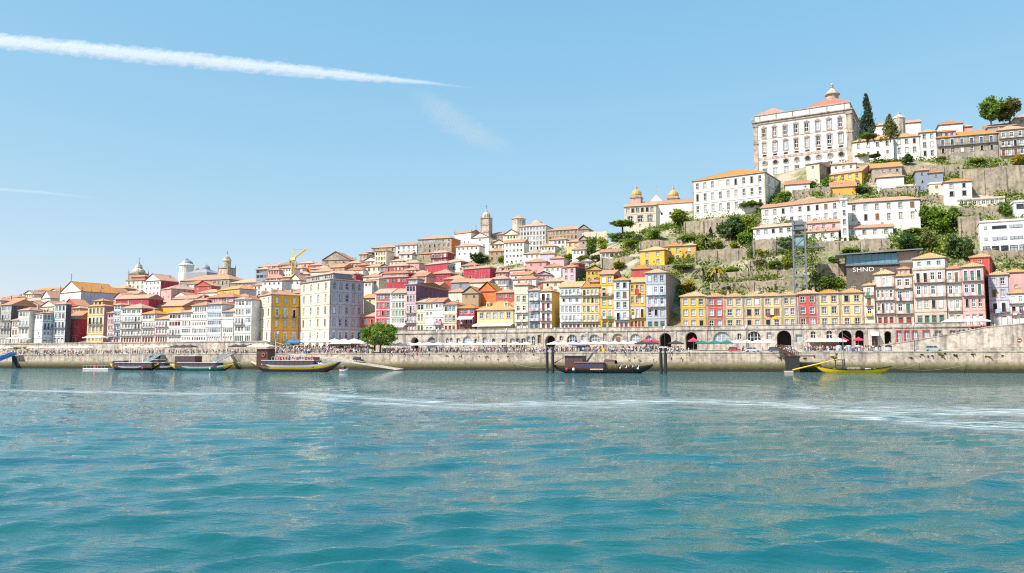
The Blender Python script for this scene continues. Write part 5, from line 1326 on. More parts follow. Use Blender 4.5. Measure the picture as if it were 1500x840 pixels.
m = MB(); m.box((-1.3, -1.3, hm), (1.3, 1.3, hm + 1.2), YEL); m.box((.9, -1.6, hm + .2), (2.4, -.2, hm + 2.0), FRAME['w']); m.obj('cab', root)
m = MB(); lattice(m, (0, 0, hm + 1), (22 * mp, 0, hm + 16 * mp), .9, 12, YEL, .11); m.obj('jib', root)
m = MB(); m.bar((-.6, 0, hm + 1), (-.3, 0, hm + 17 * mp), .18, YEL); m.bar((-.3, 0, hm + 17 * mp), (21 * mp, 0, hm + 15.5 * mp), .06, IRON); m.obj('apex_mast', root)
m = MB(); lattice(m, (0, 0, hm + 1), (-4.6 * mp, 0, hm + .4), 1.2, 3, YEL, .14); m.box((-5 * mp, -.9, hm - 1.6), (-3 * mp, .9, hm + 1.0), flat('crane_weights', (.25, .26, .27))); m.obj('counter_jib', root)

# steel lift tower -----------------------------------------------------------------
STEEL = flat('lift_steel', (0.20, 0.215, 0.25), .45, .3)
d = 40; p0 = hit(1173, 426, d); root, mp = local_frame(1173, 426, d, 'lift_tower', 'tall steel lattice lift tower with a glazed cabin against the cliff', 'lift tower')
w = 17 * mp; hh = 106 * mp
m = MB()
for x in (-w / 2, w / 2):
    for y in (0, 3.4): m.box((x - .28, y - .28, -12), (x + .28, y + .28, hh - (0 if x < 0 else 1)), STEEL)
n = 9
for k in range(n + 1):
    z = -10 + (hh + 8) * k / n
    for y in (0, 3.4): m.box((-w / 2, y - .12, z), (w / 2, y + .12, z + .28), STEEL)
    for x in (-w / 2, w / 2): m.box((x - .12, 0, z), (x + .12, 3.4, z + .28), STEEL)
    if k < n:
        z2 = -10 + (hh + 8) * (k + 1) / n; s_ = 1 if k % 2 else -1
        m.bar((-w / 2 * s_, 0, z), (w / 2 * s_, 0, z2), .11, STEEL); m.bar((w / 2 * s_, 3.4, z), (-w / 2 * s_, 3.4, z2), .11, STEEL); m.bar((w / 2, 0, z), (w / 2, 3.4, z2), .1, STEEL)
m.obj('frame', root)
m = MB(); z0 = hh - 13 * mp * 1.0
m.box((-w / 2 + .4, .3, hh - 3.4), (w / 2 - .4, 3.1, hh - .4), flat('lift_motor_room', (.2, .19, .19))); m.box((-w / 2 - .4, -.4, hh - 3.8), (w / 2 + .8, 4, hh - 3.4), STEEL); m.obj('motor_room', root)
m = MB(); zc = hh - 42 * mp; m.box((-w / 2 + .5, .4, zc), (w / 2 - .5, 3.0, zc + 3.6), flat('lift_glass', (.25, .42, .45), .1)); m.box((-w / 2 + .4, .3, zc + 3.6), (w / 2 - .4, 3.1, zc + 3.9), STEEL); m.obj('lift_cabin', root)
m = MB(); zb_ = zc - .3
m.box((w / 2, .3, zb_), (w / 2 + 27 * mp, 3.0, zb_ + .35), STEEL); m.box((w / 2, .3, zb_ + 1.35), (w / 2 + 27 * mp, .38, zb_ + 1.45), STEEL)
for k in range(16): m.box((w / 2 + 27 * mp * k / 16, .3, zb_ + .35), (w / 2 + 27 * mp * k / 16 + .06, .36, zb_ + 1.35), STEEL, 'td')
for k in range(3): m.bar((w / 2 + .2, 1.6, zb_ + 12 * mp - k), (w / 2 + 9 * mp * (k + 1), 1.6, zb_ + .4), .07, STEEL)
m.obj('footbridge', root)

# glass-fronted bar under a slanted roof -------------------------------------------
d = 42; p0 = hit(1240, 388, d); root, mp = local_frame(1240, 388, d, 'glass_pavilion', 'low glass-fronted pavilion under a wide dark flat roof', 'pavilion')
ww_ = 68 * mp; m = MB()
m.box((0, 0, -9), (ww_ + 26 * mp, 9, 0), stone((0.16, 0.13, 0.11), 'darkwall', .9, .45)); m.box((ww_, .6, 0), (ww_ + 26 * mp, 9, 16 * mp), wallmat('stone')); m.box((0, 2.0, 0), (ww_, 9, 15 * mp), wallmat('slate')); m.obj('wall', root)  # base stone coloured dark to hold the shade below the glass
m = MB(); RS = flat('pavilion_roof', (.22, .24, .27), .4)
m.poly([(-15 * mp, -2.0, 13.5 * mp), (ww_ + 33 * mp, -1.2, 17.5 * mp), (ww_ + 33 * mp, 10, 17.5 * mp), (-15 * mp, 10, 13.5 * mp)], RS); m.poly([(-15 * mp, 10, 15.0 * mp), (ww_ + 33 * mp, 10, 19 * mp), (ww_ + 33 * mp, -1.2, 19 * mp), (-15 * mp, -2.0, 15.0 * mp)][::-1], RS)
m.poly([(-15 * mp, -2.0, 13.5 * mp), (ww_ + 33 * mp, -1.2, 17.5 * mp), (ww_ + 33 * mp, -1.2, 19 * mp), (-15 * mp, -2.0, 15 * mp)], RS); m.poly([(-15 * mp, 10, 13.5 * mp), (-15 * mp, -2, 13.5 * mp), (-15 * mp, -2, 15 * mp), (-15 * mp, 10, 15 * mp)], RS); m.obj('roof', root)
BG = flat('pavilion_glass', (.12, .32, .42), .08)
for k in range(8):
    m = MB(); x = ww_ * k / 8; m.poly([(x, .12, 0), (x + ww_ / 8, .12, 0), (x + ww_ / 8, .12, 14.5 * mp), (x, .12, 13.6 * mp)], BG); m.box((x - .06, 0, 0), (x + .06, .2, 14 * mp), STEEL); m.box((x, .02, 5 * mp), (x + ww_ / 8, .2, 5.4 * mp), STEEL); m.obj('glass_panel', root)
m = MB(); m.box((-.3, -.5, -.5), (ww_ + .3, .1, 0), STEEL); m.obj('sill_beam', root)
cu = bpy.data.curves.new('graffiti', 'FONT'); cu.body = 'SHND'; cu.size = 9 * mp; cu.extrude = .03; cu.space_character = 1.05
cu.materials.append(flat('graffiti_white', (.8, .8, .8)))
_t = link(bpy.data.objects.new('text_tmp', cu)); bpy.context.view_layer.update(); gm = bpy.data.meshes.new_from_object(_t.evaluated_get(bpy.context.evaluated_depsgraph_get())); bpy.data.objects.remove(_t); bpy.data.curves.remove(cu)
go = link(bpy.data.objects.new('graffiti_lettering', gm)); go.parent = root; go.location = (8 * mp, -.06, -11 * mp); go.rotation_euler = (PI / 2, 0, 0); go.scale = (1.15, 1, 1)

# ribbon windows on the modern building
h = MODERN
for zf in (h['Ht'] - 2.6, h['Ht'] - 6.6):
    for u0, u1 in ((.08, .13), (.22, .47), (.52, .74)):
        m = MB(); m.box((h['W'] * u0, -.1, zf), (h['W'] * u1, .05, zf + 1.1), FRAME['k']); 
        nn = max(1, int((u1 - u0) * h['W'] / 1.2))
        for k in range(nn): m.box((h['W'] * (u0 + (u1 - u0) * k / nn) + .06, -.14, zf + .08), (h['W'] * (u0 + (u1 - u0) * (k + 1) / nn) - .06, -.09, zf + 1.02), GLASS)
        m.obj('ribbon_window', h['root'])

# retaining walls on the slope -------------------------------------------------------
def retaining(label, x0, x1, y0, y1, ang=0.0, cap=True, thick=1.2, mat=None):
    d = solve_d((x0 + x1) / 2, y1, 0, 26); e = np.array([math.cos(-TH + math.radians(ang)), math.sin(-TH + math.radians(ang))])
    pc = hit((x0 + x1) / 2, y1, d); pl = hit_line(x0, y1, pc, e); pr = hit_line(x1, y1, pc, e); zt = hit_line((x0 + x1) / 2, y0, pc, e)[2]
    zb_ = min(ground_at(*pl[:2]), ground_at(*pr[:2]), pc[2]) - 2
    W = float(np.linalg.norm(pr[:2] - pl[:2])); Hh = zt - zb_
    m = MB(); mt = mat or wallmat('rubble'); rr = random.Random(int(x0)); n = max(3, int(W / 3.5))
    tops = [Hh + rr.uniform(-.5, .4) for _ in range(n + 1)]
    for k in range(n):
        a, b = W * k / n, W * (k + 1) / n; ya, yb = rr.uniform(-.15, .15), 0
        m.poly([(a, 0, 0), (b, 0, 0), (b, 0, tops[k + 1]), (a, 0, tops[k])], mt); m.poly([(a, 0, tops[k]), (b, 0, tops[k + 1]), (b, thick, tops[k + 1]), (a, thick, tops[k])], mt)
        m.poly([(b, thick, 0), (a, thick, 0), (a, thick, tops[k]), (b, thick, tops[k + 1])], mt)
        if k % 2 == 0: m.box((a, -.35, 0), (a + .7, .02, tops[k] * .96), mt)
    m.poly([(0, thick, 0), (0, 0, 0), (0, 0, tops[0]), (0, thick, tops[0])], mt); m.poly([(W, 0, 0), (W, thick, 0), (W, thick, tops[-1]), (W, 0, tops[-1])], mt)
    o = m.obj('retaining_wall', None, loc=(pl[0], pl[1], zb_), rz=-TH + math.radians(ang)); tag(o, label, 'wall', 'stone terrace walls on the slope'); return o
retaining('lower stone terrace wall directly above the yellow row houses', 1040, 1166, 412, 428)
retaining('upper stone terrace wall below the agave garden', 1047, 1166, 397, 411)
retaining('rough terrace wall under the orange house garden', 1018, 1095, 366, 386)
retaining('long stone wall on the terrace under the hillside church', 1002, 1070, 322, 345, -8)
retaining('mossy stone wall at the foot of the white convent', 1160, 1217, 276, 290)
retaining('stone wall under the hilltop row of white houses', 1320, 1411, 242, 258)
retaining('high rugged stone wall with ferns under the stone hilltop house', 1408, 1540, 243, 286)
retaining('stone wall beside the lift tower footbridge', 1197, 1240, 386, 405)
retaining('stone wall below the glass pavilion', 1233, 1282, 405, 422)
retaining('stone base wall under the low white wings', 1196, 1304, 352, 368)
retaining('rough wall hung with ivy behind the lift tower', 1103, 1166, 350, 376)
retaining('cut rock wall under the low cream pavilion', 1404, 1472, 303, 318)
retaining('brown rock face beside the modern building', 1405, 1436, 316, 350)
retaining('garden terrace wall under the long low house', 880, 942, 377, 392)
retaining('pale wall ending the middle skyline', 853, 890, 340, 352, mat=plaster(COLR['sand']))
retaining('stone terrace wall below the long granite building', 601, 636, 374, 381)
retaining('terrace wall behind the orange hillside house', 935, 1000, 388, 402)
retaining('short stone wall under the large dark tree', 1040, 1098, 352, 362)
retaining('stepped stone wall between the agaves and the ivy', 1096, 1164, 380, 396)
retaining('stone wall below the clipped hedge', 1290, 1350, 366, 376)
retaining('stone podium wall under the modern building', 1432, 1530, 366, 384)
retaining('stone wall under the church hedge', 936, 1004, 352, 364)
retaining('broken stone wall below the white house with the orange roof', 1345, 1404, 286, 296)
retaining('low stone wall under the blue-grey stepped houses', 1290, 1345, 276, 288)
# orange house group on the slope
house('orange and yellow hillside house with two hipped blocks', 938, 973, 366, 'w2 w2 n1', 'yellow', dep=8, ang=-10, anc='R', group=G3, rm='o', lrows='')
house('small yellow block in front of the orange hillside house', 948, 975, 374, 'w2 n1', 'yellow', dep=6, group=G3, rm='o')
house('yellow house with a red and white awning beside the orange one', 973, 1000, 361, 'w2 b2', 'yellow', dep=7, group=G3, rm='o')
house('low yellow wing ending the orange hillside houses', 999, 1019, 360, 'w1 w1', 'ochre', dep=7, group=G3, rm='o')
house('red roofed house behind the tall blue riverside house', 925, 951, 394, 'n1 n1', 'red', d=40, dep=8, group=G3, rm='o')

# small houses filling the gaps between the named ones ------------------------------------
def row_of(x, y, z):
    v = Vector((x, y, z - CAMZ)); fy = v.y * CP + v.z * SP; uy = -v.y * SP + v.z * CP
    return 420 - F * uy / fy
foot = []
for h in HOUSES:
    c = h['root'].matrix_basis @ Vector((h['W'] / 2, h['D'] / 2, 0)); foot.append((c.x, c.y, max(h['W'], h['D']) * .5, h['label']))
ri = random.Random(42); used = set(); made = 0; tries_ = 0
cols = [('white', 'white'), ('white', 'white'), ('cream', 'cream'), ('pink', 'pink'), ('crimson', 'crimson'), ('ochre', 'ochre'), ('grey', 'grey'), ('rose', 'mauve'), ('warm', 'off-white'), ('sky', 'pale blue'), ('beige', 'beige'), ('red', 'red'), ('tan', 'brown')]
while made < 85 and tries_ < 6000:
    tries_ += 1
    px = ri.uniform(10, 872); dmax = float(np.interp(px, [0, 300, 400, 600, 720, 870], [150, 165, 190, 195, 205, 110])); d = ri.uniform(38, dmax)
    W_ = ri.uniform(7, 11); D_ = ri.uniform(7, 9); p = hit(px, 528, d); c = p[:2] + E2 * D_ / 2
    if any(math.hypot(c[0] - f[0], c[1] - f[1]) < (max(W_, D_) * .5 + f[2]) * .92 for f in foot): continue
    near = min(foot, key=lambda f: math.hypot(c[0] - f[0], c[1] - f[1]))
    col, cn = ri.choice(cols); nf = ri.choice([1, 2, 2, 3]); nw = ri.choice([2, 3, 3, 4])
    rf_ = ri.choice(['hip', 'hip', 'gx', 'gy'])
    words = near[3].split()[:6]
    while words[-1] in ('with', 'and', 'a', 'of', 'the', 'in', 'beside', 'behind', 'on', 'under', 'long', 'small', 'white', 'iron'): words.pop()
    lb = f'{"gabled" if rf_ == "gy" else "little"} {cn} {["one", "two", "three"][nf - 1]}-storey house close to the ' + ' '.join(words)
    if lb in used: continue
    used.add(lb)
    z = terrain(px, d) + nf * 2.9; s_px = F / p[1] * W_ / 2 * math.cos(TH)
    r0 = row_of(p[0], p[1], z)
    hh_ = house(lb, px - s_px, px + s_px, r0, ' '.join([f'{ri.choice("wwsb")}{nw}'] + ['w%d' % nw] * (nf - 1)), col, d=d, dep=D_, roof=rf_, ang=ri.uniform(-14, 12), anc='C', group=G3, fh=2.9, pitch=ri.uniform(.38, .52), bury=2.0)
    foot.append((c[0], c[1], max(W_, D_) * .5, lb)); made += 1
print('infill', made, tries_)
# ------------------------------------------------------------------ trees and plants
BARK = flat('bark', (0.11, 0.08, 0.055), .9)
def leaf_mesh(pts, size, mat, seed, flatten=0.0, name='crown'):
    """one quad per leaf clump, random tilt"""
    r = np.random.default_rng(seed); n = len(pts)
    a = r.normal(size=(n, 3)); a /= np.linalg.norm(a, axis=1)[:, None]
    b = np.cross(a, r.normal(size=(n, 3))); b /= np.linalg.norm(b, axis=1)[:, None]
    c = np.cross(a, b); s = size * r.uniform(.6, 1.35, (n, 1)); k = r.uniform(.55, .9, (n, 1))
    V = np.stack([pts - b * s, pts + c * s * k, pts + b * s, pts - c * s * k], 1).reshape(-1, 3)
    me = bpy.data.meshes.new(name); me.vertices.add(4 * n); me.vertices.foreach_set('co', V.astype(np.float32).ravel())
    me.loops.add(4 * n); me.loops.foreach_set('vertex_index', np.arange(4 * n, dtype=np.int32))
    me.polygons.add(n); me.polygons.foreach_set('loop_start', np.arange(0, 4 * n, 4, dtype=np.int32)); me.polygons.foreach_set('loop_total', np.full(n, 4, np.int32))
    me.materials.append(mat); me.update(); return me

def clumps(seed, nc, per, shape='ball', spread=.22):
    """points in leafy clumps filling a unit crown (radius 1, z 0..2)"""
    r = np.random.default_rng(seed); out = []
    lob = [(c * r.uniform(.3, .62) / np.linalg.norm(c), r.uniform(.3, .5)) for c in r.normal(size=(7, 3))]
    while len(out) < nc:
        if shape == 'ball':
            c, rad = lob[r.integers(7)]; q = r.normal(size=3); q /= np.linalg.norm(q); p = c + q * rad * r.uniform(.55, 1.0); p[2] = max(p[2], -.85); out.append(p); continue
        p = r.uniform(-1, 1, 3); q = np.linalg.norm(p)
        if shape == 'ball' and (q > .82 or q < .25): continue
        if shape == 'flat':
            if q > .85: continue
            p[2] = abs(p[2]) * .8 - .2
        if shape == 'box': p = p * np.array([.88, .88, .8])
        if shape == 'cone':
            h = (p[2] + 1) / 2; w = (1 - h) ** .85 * .9
            p[:2] *= w
        out.append(p)
    P = np.concatenate([c + r.normal(size=(per, 3)) * spread * (r.uniform(.5, 1.1) if shape != 'cone' else .5 + .5 * (1 - (c[2] + 1) / 2)) * .6 for c in out])
    P[:, 2] += 1
    return P

def trunk_mesh(seed, h=1.0, r=.09, limbs=5, reach=.6, top=1.6):
    m = MB(); rr = random.Random(seed)
    m.bar((0, 0, -.2), (rr.uniform(-.04, .04), rr.uniform(-.04, .04), h), r, BARK, 7, r * .7)
    for k in range(limbs):
        a = 2 * PI * k / limbs + rr.uniform(-.3, .3); e = (math.cos(a) * reach, math.sin(a) * reach, h + (top - h) * rr.uniform(.5, 1)); mid = (e[0] * .45, e[1] * .45, h + (e[2] - h) * .6)
        m.bar((0, 0, h * .92), mid, r * .55, BARK, 5, r * .35); m.bar(mid, e, r * .35, BARK, 5, r * .12)
    return m.mesh('trunk')
LM = {'green': leafmat((0.14, 0.24, 0.03), 'green'), 'dark': leafmat((0.08, 0.15, 0.04), 'dark'), 'lime': leafmat((0.27, 0.34, 0.03), 'lime'), 'olive': leafmat((0.16, 0.18, 0.05), 'olive'),
      'gold': leafmat((0.44, 0.36, 0.02), 'gold'), 'conifer': leafmat((0.035, 0.07, 0.03), 'conifer'), 'bright': leafmat((0.17, 0.29, 0.025), 'bright')}
CROWN = {}
def crown(shape, tone, var):
    k = (shape, tone, var)
    if k not in CROWN:
        sd = hash((shape, var)) % 1000 if False else (len(shape) * 37 + var * 11)
        nc, per, sz = {'ball': (70, 55, .095), 'flat': (60, 50, .095), 'box': (80, 45, .09), 'cone': (95, 40, .075)}[shape]
        CROWN[k] = leaf_mesh(clumps(sd, nc, per, shape), sz, LM[tone], sd, name='crown')
    return CROWN[k]
TRUNK = [trunk_mesh(k) for k in range(3)]
tcount = [0]
def tree(name, label, px, y_top, y_bot, wpx, shape='ball', tone='green', d=None, trunk_px=None, group='trees and bushes on the hillside', cat='tree', zg=None, squash=None):
    """crown spans rows y_top..y_bot and wpx columns; trunk_px rows of bare trunk below it"""
    tp = (y_bot - y_top) * .25 if trunk_px is None else trunk_px
    if d is None: d = solve_d(px, y_bot + tp, 0, 27)
    p = hit(px, y_bot + tp, d); mp = p[1] / ray(px, y_bot + tp)[1] / F
    g = zg if zg is not None else min(p[2], terrain(px, d)) if p[2] < terrain(px, d) + 6 else p[2]
    zc = hit(px, y_bot, d)[2]; hh = (y_bot - y_top) * mp; w = wpx * mp / 2
    k = tcount[0] = tcount[0] + 1
    root = empty(name, (p[0], p[1], g), random.uniform(0, 6.28), label, cat, group)
    th = max(.3, zc - g) + hh * .45
    place(TRUNK[k % 3], 'trunk', root, (0, 0, 0), 0, (w * .8, w * .8, th / 1.2))
    place(crown(shape, tone, k % 3), 'crown', root, (0, 0, zc - g), 0, (w, w if squash is None else w * squash, hh / 2))
    return root
B = 'bush'
# the round tree on the quay
P_ = at(557, 7); root = empty('round_tree', (P_[0], P_[1], 6), 0, 'big round bright green tree on the quay edge', 'tree')
mp = P_[1] / F * 1.02
zc0 = hit(557, 507, 7)[2] - 6; cw = 29 * mp; ch = 33 * mp
r_ = np.random.default_rng(4); cc = []
while len(cc) < 150:
    p = r_.uniform(-1, 1, 3)
    q = np.linalg.norm(p)
    if .5 < q < .96: cc.append(p)
pts_ = np.concatenate([c + r_.normal(size=(75, 3)) * .075 for c in cc]); pts_[:, 2] = pts_[:, 2] * .5 + .5
pts_ = pts_ * np.array([cw, cw * .8, ch]); keepm = pts_[:, 2] > ch * .02; pts_ = pts_[keepm]
o = link(bpy.data.objects.new('crown', leaf_mesh(pts_, .24, LM['bright'], 3))); o.parent = root; o.location = (0, 0, zc0)
m = MB(); m.bar((0, 0, -.1), (.1, 0, zc0 + 1), .42, BARK, 8, .3)
for k in range(7):
    a = 2 * PI * k / 7; m.bar((.1, 0, zc0 + .2), (math.cos(a) * cw * .6, math.sin(a) * cw * .45, zc0 + ch * .45), .2, BARK, 6, .06)
m.obj('trunk', root)

# hillside and hilltop trees: name, label, column, top row, bottom row, width
tree('round_tree', 'small round tree in front of the long granite building', 642.6, 359, 371, 14, 'ball', 'green')
tree('umbrella_tree', 'flat-topped bright tree beside the arched loggia of the church', 912, 320, 335, 40, 'flat', 'bright', trunk_px=5, d=84)
tree('pollarded_tree', 'yellow-green pollarded tree in front of the church nave', 998, 306, 327, 36, 'ball', 'lime', trunk_px=8)
tree('umbrella_tree', 'flat-topped bright tree in front of the white convent', 1102, 293, 307, 40, 'flat', 'bright', trunk_px=3)
tree('round_bush', 'round bright bush at the corner of the convent', 1148, 277, 296, 24, 'ball', 'bright', trunk_px=1, cat=B)
tree('leafy_tree', 'large dark spreading tree on the slope under the convent', 1071, 316, 352, 42, 'ball', 'dark', trunk_px=8)
tree('leafy_tree', 'yellow-green tree beside the large dark one', 1102, 314, 344, 28, 'ball', 'lime', trunk_px=5)
tree('leafy_tree', 'small olive-green tree behind the large dark one', 1057, 326, 344, 22, 'ball', 'olive', trunk_px=4)
tree('garden_bush', 'dark bush on the terrace above the orange houses', 1005, 342, 356, 30, 'flat', 'bright', trunk_px=1, cat=B)
tree('garden_bush', 'pale green bush by the terrace railing', 1052, 350, 364, 18, 'ball', 'lime', trunk_px=2, cat=B)
tree('garden_bush', 'light green bush between the terrace and the low white wing', 1077, 352, 366, 16, 'ball', 'lime', trunk_px=2, cat=B)
tree('small_cypress', 'little dark cypress below the church terrace', 1041, 333, 348, 9, 'cone', 'conifer', trunk_px=1)
tree('garden_bush', 'gold-leaved bush above the yellow row house', 1008, 410, 429, 30, 'ball', 'gold', trunk_px=0, cat=B)
tree('garden_bush', 'dark green hedge bush behind the tall blue house', 1000, 385, 397, 34, 'flat', 'green', trunk_px=0, cat=B)
tree('garden_bush', 'grey-green bush clump above the terrace walls', 1066, 416, 427, 20, 'flat', 'olive', trunk_px=0, cat=B)
tree('agave_bush', 'pale grey-green agave clump over the terrace wall', 1112, 375, 394, 24, 'flat', 'olive', trunk_px=0, cat=B)
tree('agave_bush', 'green agave clump beside the lift tower', 1135, 378, 395, 26, 'flat', 'green', trunk_px=0, cat=B)
tree('agave_bush', 'yellowish shrub clump just left of the lift tower foot'.replace('left of', 'by'), 1153, 374, 394, 20, 'ball', 'lime', trunk_px=0, cat=B)
tree('garden_bush', 'dark bush beside the stone steps above the terraces', 1101, 362, 380, 12, 'ball', 'dark', trunk_px=0, cat=B)
tree('hanging_ivy', 'ivy mass hanging over the rough wall behind the lift', 1138, 348, 373, 50, 'box', 'dark', trunk_px=-1, cat='ivy', squash=.3)
tree('leafy_bush', 'dark bush at the foot of the lift tower', 1212, 404, 424, 26, 'ball', 'green', trunk_px=0, cat=B)
tree('leafy_bush', 'bush spilling over the wall behind the red house', 1232, 406, 422, 18, 'ball', 'bright', trunk_px=0, cat=B)
tree('leafy_bush', 'round bush below the lift footbridge', 1221, 374, 387, 18, 'ball', 'green', trunk_px=0, cat=B)
tree('leafy_bush', 'bush growing behind the pavilion roof', 1247, 361, 372, 30, 'flat', 'bright', trunk_px=0, cat=B)
tree('leafy_tree', 'tall bright green tree above the cluster of balconied houses', 1378, 300, 340, 40, 'ball', 'bright', trunk_px=3)
tree('leafy_tree', 'green tree against the end of the long white house', 1360, 296, 332, 28, 'ball', 'green', trunk_px=3)
tree('leafy_tree', 'mid-green tree between the white house and the rock face', 1394, 303, 335, 30, 'ball', 'green', trunk_px=3)
tree('leafy_tree', 'dark tree behind the pale blue attic', 1400, 338, 378, 36, 'ball', 'dark', trunk_px=2)
tree('leafy_tree', 'dark tree beside the modern concrete building', 1421, 345, 382, 26, 'ball', 'dark', trunk_px=2)
tree('leafy_tree', 'olive tree in the gap above the pavilion', 1362, 338, 366, 30, 'ball', 'olive', trunk_px=2)
tree('clipped_hedge', 'broad clipped dark hedge behind the pavilion roof', 1329, 340, 368, 50, 'box', 'dark', trunk_px=0, cat='hedge', squash=.5)
tree('leafy_bush', 'yellow-flowered bushes under the long white house', 1338, 332, 344, 30, 'flat', 'lime', trunk_px=0, cat=B)
tree('leafy_bush', 'green bush above the modern building beside the rugged wall', 1473, 296, 317, 25, 'ball', 'green', trunk_px=0, cat=B)
tree('leafy_bush', 'fern bush on top of the rugged wall', 1416, 244, 262, 16, 'ball', 'green', trunk_px=0, cat=B)
tree('leafy_bush', 'hanging bush on the rugged wall face', 1430, 250, 272, 10, 'ball', 'olive', trunk_px=0, cat=B)
tree('leafy_bush', 'bush at the far end of the rugged wall', 1488, 255, 276, 14, 'ball', 'green', trunk_px=0, cat=B)
tree('leafy_bush', 'small shrub in front of the stone hilltop house', 1378, 228, 238, 16, 'ball', 'olive', trunk_px=0, cat=B)
tree('leafy_bush', 'shrub clump below the stone hilltop balcony', 1432, 230, 241, 24, 'flat', 'lime', trunk_px=0, cat=B)
tree('leafy_bush', 'yellow-flowering bush at the hilltop edge', 1490, 226, 241, 22, 'ball', 'gold', trunk_px=0, cat=B)
tree('pollarded_tree', 'lime pollarded tree before the white house beside the palace', 1262, 224, 233, 20, 'flat', 'lime', trunk_px=4)
tree('pollarded_tree', 'second pollarded tree before the white house, further from the palace', 1282, 224, 233, 20, 'flat', 'olive', trunk_px=4)
tree('leafy_bush', 'dark round bush before the hipped hilltop house', 1328, 225, 241, 18, 'ball', 'dark', trunk_px=0, cat=B)
tree('leafy_bush', 'bush beside the orange-yellow hillside house', 1262, 271, 284, 26, 'ball', 'dark', trunk_px=0, cat=B)
tree('leafy_bush', 'green bush on the broken wall under the palace', 1190, 263, 276, 14, 'ball', 'green', trunk_px=0, cat=B)
tree('leafy_bush', 'second green bush on the broken wall, closer to the orange-yellow house', 1207, 262, 273, 12, 'ball', 'bright', trunk_px=0, cat=B)
tree('tall_conifer', 'tall dark ragged conifer beside the palace', 1271, 137, 203, 24, 'cone', 'conifer', trunk_px=4, d=112)
tree('small_conifer', 'shorter broad conifer next to the tall ragged one', 1304, 168, 204, 26, 'cone', 'olive', trunk_px=2, d=114)
tree('hilltop_bush', 'bushy growth at the foot of the tall conifer', 1272, 192, 206, 28, 'flat', 'green', trunk_px=0, d=110, cat=B)
tree('big_hilltop_tree', 'large spreading tree on the hilltop skyline', 1452, 137, 178, 38, 'ball', 'green', trunk_px=5, d=140)
tree('big_hilltop_tree', 'second spreading hilltop tree joined to the large one', 1480, 141, 177, 40, 'ball', 'olive', trunk_px=6, d=142)
tree('ivy_block', 'square ivy-covered bank at the west edge of the garden slope', 867, 346, 372, 16, 'box', 'green', trunk_px=0, cat='ivy')
tree('leafy_tree', 'yellow-green tree on the garden slope beside the ivy bank', 884, 346, 368, 22, 'ball', 'lime', trunk_px=2)
tree('garden_hedge', 'long green hedge under the flat-topped tree', 913, 340, 356, 44, 'box', 'green', trunk_px=0, cat='hedge', squash=.4)
tree('garden_hedge', 'green hedge below the loggia of the church', 958, 337, 352, 40, 'box', 'bright', trunk_px=0, cat='hedge', squash=.4)
tree('garden_hedge', 'lower yellow-green hedge along the garden terrace', 930, 350, 362, 44, 'flat', 'lime', trunk_px=0, cat='hedge', squash=.5)
tree('round_tree', 'round bright tree among the low pink roofs', 831, 370, 384, 20, 'ball', 'bright', trunk_px=2)
tree('leafy_bush', 'bushes on the slope under the garden ivy', 855, 372, 384, 26, 'flat', 'lime', trunk_px=0, cat=B)
tree('leafy_bush', 'olive bushes beneath the yellow-green garden tree', 876, 370, 384, 24, 'flat', 'olive', trunk_px=0, cat=B)
tree('garden_hedge', 'trimmed hedge on the lower garden terrace', 905, 384, 395, 42, 'box', 'lime', trunk_px=0, cat='hedge', squash=.4)
tree('leafy_bush', 'bush beside the orange hillside house wall', 939, 361, 372, 14, 'ball', 'lime', trunk_px=0, cat=B)
tree('garden_hedge', 'lime hedge in front of the pink-beige house', 806, 397, 407, 36, 'flat', 'lime', trunk_px=0, cat='hedge', squash=.5)
tree('leafy_tree', 'green tree at the foot of the white church', 678, 363, 375, 15, 'ball', 'green', trunk_px=1)
tree('dark_hedge', 'dark hedge of trees below the white chapel', 702, 372, 386, 42, 'box', 'dark', trunk_px=0, cat='hedge', squash=.5)
tree('leafy_bush', 'small bush below the tall white tenement', 733, 374, 386, 14, 'ball', 'lime', trunk_px=0, cat=B)

tree('leafy_tree', 'bright tree on the slope between the dark tree and the low white wing', 1088, 336, 358, 26, 'ball', 'bright', trunk_px=2)
tree('leafy_tree', 'lime green tree below the church terrace wall', 1024, 352, 366, 22, 'ball', 'lime', trunk_px=2)
tree('leafy_tree', 'bright bushy tree beneath the long white house', 1345, 344, 366, 30, 'ball', 'bright', trunk_px=2)
tree('leafy_bush', 'broad lime shrub on the slope beside the ivy wall', 1118, 362, 378, 28, 'ball', 'lime', trunk_px=0, cat=B)
tree('leafy_bush', 'bright shrub behind the golden palm', 1072, 388, 402, 26, 'flat', 'bright', trunk_px=0, cat=B)
tree('leafy_bush', 'spreading bright shrub above the balconied cluster', 1290, 378, 394, 26, 'ball', 'bright', trunk_px=0, cat=B)

